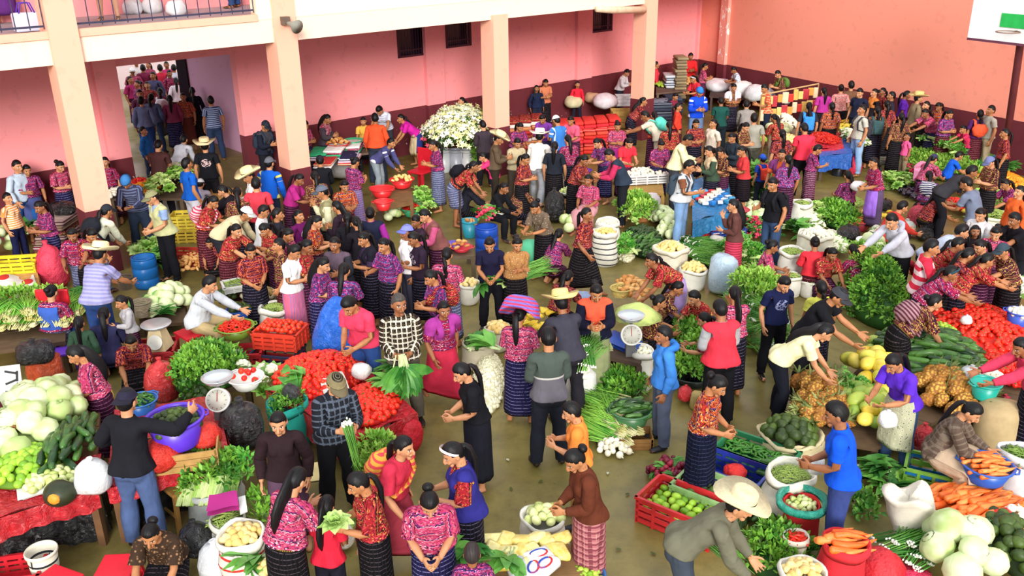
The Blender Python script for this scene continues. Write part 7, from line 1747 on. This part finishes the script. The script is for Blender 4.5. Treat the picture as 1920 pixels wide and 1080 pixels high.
# sacks round the kneeling women
vessel('sack', 1487, 468, 46, .58, WH, 'white sack of beans beside the coral huipil', 'bean:1.5', 'green bean in the white sack beside the coral huipil')
vessel('sack', 1485, 516, 34, .34, WH, 'small white sack with rolled rim', 'bean:1.3', 'green bean in the small white sack'); vessel('sack', 1522, 488, 44, .36, '#d84838', 'orange-red sack of bean pods', 'bean:1.5', 'bean pod in the orange-red sack'); vessel('sack', 1520, 525, 34, .28, WH, 'white sack at the foot of the red brocade woman', 'bean:1.2', 'green bean in the white sack at her foot')
netbag(1357, 512, 56, 72, WH, 'large clear bag with a blue panel', z=.02, tied=False, mat=plastic('#b8d0e4'), name='plastic_bag')
vessel('sack', 1300, 502, 50, .34, WH, 'white sack of pale potatoes beside the lilac apron', 'potato:1.4', 'potato in the sack beside the lilac apron'); vessel('sack', 1258, 462, 62, .55, '#e4dcc8', 'white sack of yellow potatoes in the aisle', 'potato:1.5', 'yellow potato in the sack in the aisle')
heap('scallion', 1315, 472, 60, 50, .12, 'spring onion bunch behind the yellow potatoes', z=.02, rot=-.8, dens=1.4)
heap('cucumber', 1205, 448, 70, 50, .22, 'dark courgette in the heap below the cabbages', z=.02, dens=1.8, rot=.9, core=M('#1e361a'))
heap('cabbage', 1250, 420, 46, 54, .2, 'cabbage left of the light jeans', z=.02, dens=1.4); heap('herbpale', 1192, 388, 60, 30, .2, 'leafy bunch above the courgettes', z=.25, dens=1.4); heap('lettuce', 1190, 412, 46, 26, .14, 'lettuce wrapped in plastic above the courgettes', z=.1)
heap('garlic', 1168, 462, 40, 44, .16, 'garlic bulb in the pale heap by the white sacks', dens=1.5, core=M('#d8d4b0')); heap('celery', 1170, 468, 40, 30, .1, 'pale celery bunch by the white sacks', z=.05)
vessel('sack', 1135, 432, 46, .62, WH, 'white banded sack of corn by the aisle', 'potato:1.2', 'pale tuber in the banded sack', line='#4a4a50'); vessel('sack', 1140, 414, 44, .62, WH, 'white sack behind the banded one', 'garlic:1.2', 'garlic bulb in the sack behind the banded one')
vessel('basket', 1070, 392, 34, .26, '#c8a868', 'round straw basket beside the rose huipil'); blackbag(1040, 382, 40, 60, 'black plastic bag beside the straw basket', z=.05); vessel('tub', 1072, 412, 26, .26, '#8a2848', 'dark red pail below the straw basket')
for k, (x, y, cc, nm) in enumerate(((1075, 330, '#e4e4c8', 'cream plate of food by the purple bowl'), (1066, 358, '#d8dcd0', 'white plate beside the rose huipil'))): vessel('bowl', x, y, 34, .08, cc, nm, 'chayote:1:.6', 'food piece on the '+nm, z=.45)
vessel('bowl', 1096, 318, 28, .12, '#6a38a8', 'purple bowl beside the dark blouse', z=.5)
vessel('bowl', 935, 395, 30, .08, '#e4e4dc', 'white plate before the woman in black', 'potato:1:.7', 'potato on the white plate', z=.45)
# white crate table
table([(1172, 372), (1245, 362), (1240, 332), (1180, 338)], .48, '#b08a4a', 'wooden table under the white crate')
crate(1207, 322, .92, .55, .20, 8, '#ece6ea', 'white plastic crate of onions and bread', 'onion', 'onion in the white plastic crate', z=.5, lvl=.75)
crate(1215, 392, .5, .4, .2, 10, '#b87848', 'brown box under the wooden table', wood=True); netbag(1215, 375, 50, 26, WH, 'white bundle on the lower shelf under the white crate', z=.22, tied=False, lie=True, mat=plastic('#e8dce0'))
# blue-wrapped stall
table([(1300, 410), (1372, 392), (1362, 330), (1300, 338)], .56, '#5a4a3a', 'table of small goods with blue cloth')
sheet('table_cover', [(1298, 414), (1375, 396), (1364, 328), (1298, 336)], .58, plastic('#2a88c8'), 'blue plastic cover of the small goods table', 'table cover', drop=.3, sides=(0, 1))

for k in range(30):
    c = at(1335, 372, .60)+rz(.2) @ V((k % 5-2)*.15, (k//5-2.5)*.15, .035); v, f = bevel_box((0, 0, 0), (.12, .10, .05+.03*(k % 2)), .012)
    o = link('goods_packet', mesh_from('goods_packet', v, f, M(['#e8e8ee', '#2a78c0', '#d8dce4', '#3a98c8', '#c83a4a', '#e8e0c8'][(k*7) % 6], .35))); o.location = tuple(c); o.rotation_euler = (0, 0, k*.7); tag(o, 'small packet on the blue-covered goods table', 'packet', 'packets on the blue-covered table')
crate(1358, 425, .7, .46, .24, 12, '#2848a0', 'blue crate under the small goods table', c2='#d8d8e0'); crate(1325, 425, .4, .46, .24, 12, '#c83038', 'red crate beside the blue one under the goods table')
netbag(1345, 455, 40, 26, WH, 'white sack on the floor below the blue crate', z=0., tied=False, lie=True, mat=woven('#dcd4c4'), name='sack')
vessel('bowl', 1385, 392, 40, .1, '#c83848', 'red bowl at the end of the blue cover', z=.55)
# right middle
vessel('sack', 1505, 378, 38, .55, WH, 'white sack of pale beans beside the black shirt', 'bean:1.4', 'bean in the white sack beside the black shirt')
heap('cauliflower', 1508, 415, 50, 40, .14, 'cauliflower below the white sack', z=.05, dens=1.3); heap('herb', 1568, 405, 60, 36, .18, 'herb bunch in the round heap in the aisle', z=.05, dens=1.6, core=M('#34662a')); heap('chard', 1490, 438, 34, 26, .1, 'leaf bunch below the cauliflowers', z=.02)
heap('radish', 1420, 430, 70, 34, .12, 'red radish bunch in the heap by the black-shirted man', z=.02, dens=1.5)
vessel('bowl', 1612, 412, 44, .2, '#d84858', 'rose bowl of carrots', 'carrot:1:.6', 'carrot in the rose bowl'); heap('onion', 1560, 445, 50, 24, .08, 'white onion in the row behind the kneeling red top', z=.02)
vessel('sack', 1530, 438, 60, .42, '#eeecd8', 'bright white sack left of the black bag', 'onion:1.2', 'white onion in the bright sack'); blackbag(1592, 434, 44, 30, 'black plastic bundle beside the bright white sack', z=.1); vessel('bucket', 1625, 448, 36, .34, '#dfe6f0', 'white bucket behind the hooded youth'); heap('cauliflower', 1660, 448, 50, 30, .12, 'cauliflower before the hooded youth', z=.1)
heap('lettuce', 1690, 345, 70, 24, .08, 'lettuce in the row behind the lilac apron', z=.02); heap('aubergine', 1715, 365, 50, 20, .06, 'aubergine behind the lilac apron', z=.02); heap('bean', 1590, 375, 50, 20, .05, 'bean in the low heap in the aisle', z=.02)
blackbag(1566, 380, 30, 20, 'small black bag on the aisle floor', z=.0); blackbag(1660, 382, 26, 24, 'black bag at the lilac apron\'s feet', z=.0); heap('banana', 1650, 410, 36, 20, .05, 'banana hand beside the rose bowl', z=.05)
heap('herbpale', 1765, 295, 110, 40, .22, 'bright leafy bunch in the long heap by the candy pink girl', z=.05, dens=1.5, core=M('#6a9a38')); heap('radish', 1705, 325, 40, 40, .12, 'red radish bunch at the end of the leafy heap', z=.02, dens=1.3)
sheet('headload_cloth', [(1712, 335), (1765, 330), (1750, 305), (1715, 308)], .35, fabric('hs/b83a78/e8a0c0'), 'pink striped cloth thrown over a basket', 'cloth', th=.05, amp=.04)
heap('orange', 1885, 312, 70, 40, .14, 'orange in the heap at the far right', z=.1, dens=1.4, core=M('#c87818')); heap('banana', 1840, 395, 44, 30, .1, 'banana hand beside the slate shirt', z=.1, dens=1.3); heap('pepper', 1800, 385, 40, 22, .08, 'red pepper beside the slate shirt', z=.1)
heap('lettuce', 1870, 385, 70, 34, .1, 'lettuce at the far right', z=.1); vessel('sack', 1860, 402, 66, .36, '#e4dccb', 'wide white sack of greens at the far right', 'bean:1.4', 'green bean in the wide white sack'); heap('chard', 1850, 430, 50, 20, .06, 'leaf bunch below the wide white sack', z=.05)
netbag(1720, 400, 34, 40, '#e0405a', 'rose plastic bag behind the red squatting man', z=.05, mat=plastic('#e0405a'), name='plastic_bag'); netbag(1700, 425, 36, 30, WH, 'clear plastic bag before the dark floral huipil', z=.05, mat=plastic('#c8d0c8'), name='plastic_bag'); blackbag(1735, 435, 32, 26, 'black bag left of the pale blue shirt', z=.05)
# red-topped stall far right
table([(1540, 290), (1595, 285), (1590, 255), (1535, 258)], .62, '#5a4a3a', 'table with the red and blue sheets')
sheet('table_cover', [(1536, 293), (1598, 287), (1592, 253), (1533, 256)], .64, plastic('#1f62c0'), 'bright blue sheet round the far stall', 'table cover', drop=.34, sides=(0, 1)); sheet('table_cover', [(1520, 282), (1582, 276), (1576, 246), (1515, 250)], .68, plastic('#d8283a'), 'red sheet on top of the far stall', 'table cover', drop=.16, sides=(0,)); heap('chilli', 1545, 257, 50, 20, .08, 'red chilli on the far red sheet', z=.7, dens=1.6)
heap('cauliflower', 1600, 262, 36, 24, .12, 'cauliflower beside the far blue sheet', z=.55); netbag(1602, 308, 28, 42, '#d83050', 'red net sack beside the far blue sheet', z=.0); vessel('bucket', 1573, 300, 26, .36, '#1e2430', 'dark bucket under the far blue sheet')
heap('banana', 1600, 240, 50, 20, .1, 'banana hand on the back stall', z=.5, dens=1.4); crate(1590, 248, .8, .4, .1, -20, '#2c6a3a', 'green tray under the far bananas', z=.4); heap('onion', 1470, 225, 44, 20, .2, 'white bundle of onions by the hanging packets', z=.5); heap('cabbage', 1460, 245, 40, 16, .1, 'cabbage on the far white stall', z=.5); heap('potato', 1480, 262, 40, 16, .1, 'potato behind the scarlet shirt', z=.5)
table([(1440, 275), (1520, 270), (1505, 235), (1445, 238)], .5, '#7a6a5a', 'far table with white goods'); heap('lime', 1415, 258, 40, 16, .08, 'lime in the far green tray', z=.5); heap('orange', 1400, 235, 30, 14, .06, 'orange in the far basket', z=.5)
heap('bread', 1665, 272, 40, 22, .08, 'brown loaf by the back row', z=.3, dens=1.3); crate(1650, 290, .6, .4, .2, -20, '#6a6a60', 'grey crate below the brown loaves')
heap('celery', 1765, 252, 30, 30, .1, 'pale leek bunch between the two women at the back', z=.5)
stool(1870, 272, '#2a78b8', 'blue stool beneath the grey shirt by the pole', .36, .34); heap('chard', 1868, 290, 50, 14, .05, 'broad leaf spread beside the blue stool', z=.1)
# hanging packets on a line
a, b = at(1428, 178, 1.35), at(1535, 157, 1.35); o = empty('packet_rack', (a+b)/2); tag(o, 'line of bright snack packets hanging before the salmon wall', 'rack'); L = (a+b)/2; m1 = MB(); m1.add(*sh_tube([a-L, b-L], .02, 6)); m1.build('pole', M('#c8a878'), o)
for s_ in (a, b): m1 = MB(); m1.add(*sh_tube([s_-L, s_-L-V(0, 0, 1.35)], .02, 6)); m1.build('post', M('#9a7a50'), o)
for r_ in range(2):
    for i in range(11): t_ = (i+.5)/11; p = a*(1-t_)+b*t_-L-V(0, .02, .2+.34*r_); m1 = MB(); m1.add(*bevel_box(p+V(0, 0, .03*math.sin(i*2.3)), (.15+.03*math.sin(i*1.7), .05, .25+.04*math.cos(i*3.1)), .015)); m1.build('packet', M(['#d8b060', '#c83a34', '#e0c8a8', '#d8984a', '#b83a44', '#e0c878'][(i*5+r_*2) % 6], .3), o)
# ---------------------------------------------------------------- back: red basins, flowers, cloth
for x, y, w_, nm, fl in ((753, 335, 46, 'red basin right of the lavender skirt', 'potato:.5'), (716, 352, 46, 'red basin nearest the lavender skirt', None), (718, 376, 34, 'red basin in front of the other two', None)): vessel('bowl', x, y, w_, .18, '#d82c30', nm, fl, 'potato in the '+nm, z=.45)
crate(745, 378, .62, .4, .24, 8, '#c09850', 'pale wooden crate before the red basins', wood=True, z=.05); table([(695, 395), (775, 380), (770, 345), (695, 355)], .42, '#7a5a38', 'small table under the red basins')
heap('cabbage', 740, 400, 30, 26, .14, 'pale cabbage in the plastic beside the chilli tub', z=.05); vessel('bowl', 773, 388, 44, .18, '#40a070', 'green tub of red chillies by the aisle', 'chilli:1.3', 'red chilli in the green tub', z=.05); vessel('bowl', 788, 368, 40, .12, '#88b878', 'pale green bowl behind the chilli tub', 'lettuce', 'lettuce in the pale green bowl', z=.2)
o = empty('plastic_chair', at(788, 362, .0)+V(0, .3, 0), -.6); tag(o, 'red plastic chair behind the red basins', 'chair'); MB().add(*bevel_box((0, 0, .42), (.44, .42, .05), .02)).build('seat', rp, o); MB().add(*bevel_box((0, .2, .66), (.44, .05, .5), .02)).build('backrest', rp, o)
for sx in (1, -1):
    for sy in (1, -1): b = MB(); bar(b, (sx*.21, sy*.19, 0), (sx*.18, sy*.16, .42), .045); b.build('leg', rp, o)
barrel(912, 425, 44, .55, '#1c48a8', 'royal blue barrel beside the turquoise tub'); heap('radish', 912, 405, 40, 20, .1, 'herb and radish bunch on the blue barrel', z=.56); vessel('tub', 880, 412, 32, .34, '#2890a8', 'turquoise tub left of the royal blue barrel', 'bread:1', 'bread roll in the turquoise tub')
table([(815, 485), (890, 480), (880, 450), (815, 455)], .42, '#6a5a48', 'small table with trays of food'); vessel('bowl', 865, 462, 40, .08, '#d83a4a', 'red tray on the small food table', 'bread:1', 'bread roll on the red tray', z=.44); vessel('bowl', 852, 455, 30, .1, '#6048b0', 'violet bowl on the small food table', z=.44); rectpile('bread', at(828, 470, .46), rz(0), .35, .3, .05, 'pale roll on the small food table')
m1 = MB(); c = at(866, 478, 0); m1.add(*sh_tube([(0, 0, 0), (.0, 0, 1.2)], .02, 6)); tag(m1.build('stall_pole', M('#2a1c20'), None, True, c), 'thin dark pole standing by the small food table', 'pole')
heap('scallion', 1000, 512, 30, 24, .06, 'leek bunch under the folded arms', z=.5, rot=.6); vessel('sack', 880, 530, 38, .34, WH, 'white sack of pale roots behind the navy woman', 'potato:1.2', 'pale root in the sack behind the navy woman')
heap('chard', 905, 545, 20, 14, .05, 'leaf bunch in the navy woman\'s hand', z=.62); heap('lettuce', 940, 545, 20, 18, .05, 'pale lettuce in the navy woman\'s other hand', z=.6)
netbag(1000, 470, 60, 40, '#3a9a68', 'mint green bundle between the lace and magenta blouses', z=.2, tied=False, mat=fabric('p/58b088'), name='bundle')
# flowers
for k in range(4): vessel('bucket', 832+k*22, 280, 26, .55, ['#c8ccd0', '#a8acb8', '#d8d8dc', '#7a8090'][k], ['leftmost', 'second', 'third', 'rightmost'][k]+' bucket of the flower stall')
heap('lily', 862, 250, 100, 44, .40, 'white lily bunch on the flower stall', z=.70, dens=1.9, var=3); heap('lily', 808, 244, 24, 22, .1, 'pink flower bunch at the left of the lilies', z=.42, var=4); heap('herb', 905, 250, 26, 60, .3, 'green fern bunch right of the lilies', z=.3, dens=1.6); heap('scallion', 892, 205, 20, 34, .12, 'tall yellow flower stems beside the violet seller', z=.8)
# stalls along the gallery wall
table([(575, 300), (700, 285), (695, 252), (580, 264)], .75, '#6a5448', 'cloth stall by the second column'); fb = [fabric('p/d8b8c8'), fabric('hs/2a2a50/e8e8f0'), fabric('p/38b078'), fabric('hp7'), fabric('p/e8e4e0'), fabric('hs/c83a3a/f0d0a0')]
for k, (x, y, n_) in enumerate(((600, 282, 3), (630, 275, 4), (662, 268, 3), (690, 262, 2), (610, 300, 2), (655, 290, 3))): foldcloth(x, y, 34, 16, n_, fb[k:]+fb[:k], 'folded garment in pile %s of the cloth stall by the second column' % ['nearest the column', 'behind the black jacket', 'in the middle', 'beside the orange jumper', 'at the front left', 'at the front right'][k], z=.78, th=.05)
vessel('bowl', 634, 268, 44, .14, '#c83028', 'red basin on the cloth stall', 'bread:1', 'roll in the red basin on the cloth stall', z=.86); vessel('bowl', 662, 262, 40, .1, '#38a878', 'green basin on the cloth stall', z=.86); netbag(640, 312, 60, 36, WH, 'white bundle below the cloth stall', z=.1, tied=False, lie=True, mat=plastic('#c8c4c4'))
# red textile stacks
for k in range(5):
    x = 1058+k*23; foldcloth(x, 226-k*2, 24, 14, 9, [fabric('p/d83a34'), fabric('p/e05040'), fabric('hs/c82a30/f08070'), fabric('p/d8303a')], 'red folded cloth in the %s stack by the third column' % ['first', 'second', 'third', 'fourth', 'fifth'][k], z=.0, th=.095)
for k in range(3): foldcloth(962+k*22, 222-k*3, 24, 14, 8, [fabric('p/c83a3a'), fabric('hs/e8a060/a83040'), fabric('p/e8d8d0'), fabric('hp3')], 'orange and red folded cloth in the %s stack right of the third column' % ['left', 'middle', 'right'][k], z=.0, th=.1)
for k, (x, y, w_, h_, cc) in enumerate(((1135, 188, 50, 24, '#e8dce4'), (1075, 190, 36, 20, '#d8d0a8'), (1110, 178, 30, 18, '#c8a080'))): netbag(x, y, w_, h_, cc, ['white', 'straw-coloured', 'tan'][k]+' bundle behind the red cloth stacks', z=.5, tied=False, lie=True, mat=woven(cc), name='bundle')
crate(1168, 205, .7, .5, .5, 0, '#c8a058', 'pale wooden crate by the fourth column', wood=True); crate(1170, 178, .5, .4, .3, 0, '#e4dce0', 'white box above the pale wooden crate', z=.5, wood=True); crate(1110, 232, .8, .5, .4, 5, '#c83048', 'crimson crate before the red cloth stacks')
foldcloth(1238, 188, 40, 18, 12, [fabric('p/343848'), fabric('p/4a5060'), fabric('hs/2a2c3a/8a90a0')], 'slate folded cloth in the tall stack right of the fourth column', z=0., th=.08); foldcloth(1262, 180, 30, 16, 12, [fabric('p/2a2c38'), fabric('p/3a4458')], 'charcoal folded cloth in the next stack', z=0., th=.08); foldcloth(1258, 138, 26, 14, 10, [fabric('hs/3a4a60/e0e4ec'), fabric('p/c8ccd4')], 'blue and white folded cloth by the back wall', z=.3, th=.08)
foldcloth(1276, 105, 22, 12, 14, [woven('#8a7a60'), woven('#a09070')], 'woven mat in the tall stack leaning in the corner', z=.4, th=.09)
table([(1230, 175), (1320, 165), (1310, 140), (1230, 146)], .7, '#6a5448', 'goods table right of the fourth column'); heap('bread', 1290, 152, 60, 12, .1, 'wrapped parcel on the goods table', z=.72); heap('lime', 1238, 158, 20, 8, .05, 'lime on the goods table', z=.72)
for k, (x, y, w_, h_, cc) in enumerate(((1345, 158, 50, 20, '#e8e4ea'), (1392, 158, 46, 24, '#f0eef0'), (1425, 162, 54, 26, '#e6eaf2'), (1470, 154, 30, 20, '#f4f4f6'))): netbag(x, y, w_, h_, cc, ['first', 'second', 'third', 'fourth'][k]+' white plastic bundle along the right-hand back stalls', z=.45, tied=False, lie=True, mat=woven(cc), name='bundle')
table([(1330, 180), (1440, 188), (1445, 160), (1335, 152)], .45, '#4a3a38', 'long back table under the white bundles')
# big blue tarpaulin on a back
P = PEOPLE['tarp']; v, f = sh_ball((0, 0, 0), 1, 26, 17); v = v*V(.30, .17, .46); v[:, 0] *= 1-.28*np.clip(v[:, 2]/.46, -1, 1); v = wobble(v, .012, 5, 9); v[:, 1] = np.where(v[:, 1] < 0, v[:, 1], v[:, 1]*.5)
c = P['root']+P['Rw'] @ V(.03, .30, .72); o = link('plastic_tarpaulin', mesh_from('plastic_tarpaulin', v, f, plastic('#1868d8'), True), None, c); o.rotation_euler = (-.22, .10, 0); tag(o, 'big bright blue tarpaulin bundle behind the coral pink polo', 'tarpaulin')
blackbag(985, 305, 36, 50, 'black sack beside the pale patterned apron', z=0.)
# litter on the floor
for k, (x, y) in enumerate(((912, 885), (960, 920), (1180, 925), (1220, 880), (1120, 960), (1165, 1030), (950, 860), (1010, 905), (1230, 1040), (1140, 885))):
    lv, lf = leafv(.06, .016, .1, .2); o = link('fallen_leaf' if k else 'paper_scrap', mesh_from('fallen_leaf', lv, lf, M('#4e5424' if k % 3 else '#c8c4a8', .7), True)); o.location = tuple(at(x, y, .012)); o.rotation_euler = (0, 0, k*1.9); tag(o, 'trampled leaf on the open concrete floor' if k else 'torn paper scrap on the open floor beside the indigo vest', 'leaf' if k else 'paper', 'trampled leaves' if k else None)
# things in people's hands
def held(kind, who, hand, label, off=(0, 0, 0), rot=(0, 0, 0), size=1., n=1):
    P = PEOPLE[who]; p = (P['handL']+P['handR'])/2 if hand == 'B' else P['hand'+hand]
    for k in range(n):
        o = link(NAMEV.get(kind, kind), veg_mesh(kind, k % 3)); o.location = tuple(p+V(*off)+V(.03*k-.015*(n-1), .02*(k % 2), 0)); o.rotation_euler = (rot[0], rot[1]+.1*k, rot[2]+.3*k); o.scale = (size,)*3; tag(o, label, 'vegetable', label if n > 1 else None)
held('chard', 'plaid', 'B', 'leafy bunch of greens hanging from the plaid-shirted man\'s hands', (0, -.10, -.12), (0, 1.35, -1.2), 1.15, 3)
held('scallion', 'onionman', 'B', 'spring onion bunch hanging from the olive-capped man\'s hands', (0, -.06, -.12), (0, 1.4, 0), 1.1, 2); held('lettuce', 'lettuce', 'B', 'green lettuce held by the dark red huipil woman', (0, -.03, .02))
netbag(1612, 348, 34, 16, WH, 'white parcel carried by the lilac apron woman', z=.72, mat=plastic('#f0e8ec'), name='parcel', lie=True)

heap('chard', 1428, 352, 40, 80, .45, 'tall leaf bunch heap between the red blouse and the plum shawl', z=.02, dens=1.6, core=M('#34662a')); heap('cabbage', 1412, 402, 40, 36, .16, 'cabbage behind the black skirt of the red-bloused woman', z=.02, dens=1.3)
heap('cauliflower', 1548, 462, 70, 30, .16, 'cauliflower between the kneeling red top and the tall leafy heap', z=.05, dens=1.3); heap('lettuce', 1530, 405, 40, 30, .14, 'pale lettuce beside the round herb heap', z=.05)
heap('chard', 1400, 300, 30, 40, .3, 'leaf bunch behind the red blouse', z=.05, dens=1.4); heap('bean', 1650, 345, 60, 16, .06, 'bean in the low row behind the parcel carrier', z=.02)
heap('lettuce', 800, 390, 30, 50, .14, 'lettuce behind the slate skirt', z=.05, dens=1.2); heap('cabbage', 1065, 425, 24, 20, .1, 'pale cabbage beside the magenta kneeling woman', z=.3)
for k, (x, y) in enumerate(((248, 12), (285, 10), (330, 14))): netbag(x, y, 42, 30, WH, ['left', 'middle', 'right'][k]+' white sack on the upper gallery floor', z=3.99, tied=False, lie=True, mat=woven('#eceaf0'), name='sack')
c = at(55, 60, 3.99); o = empty('shopping_bag', c, .7); tag(o, 'white and violet shopping bag on the upper gallery', 'bag'); MB().add(*bevel_box((0, 0, .16), (.42, .2, .30), .03)).build('bag_body', fabric('hs/5a3ac0/f0f0f8/16'), o, True)
for sy in (-.08, .08): MB().add(*sh_tube([(-.12, sy, .30), (-.07, sy, .46), (.07, sy, .46), (.12, sy, .30)], .012, 6)).build('handle', M('#5a34b8'), o, True)
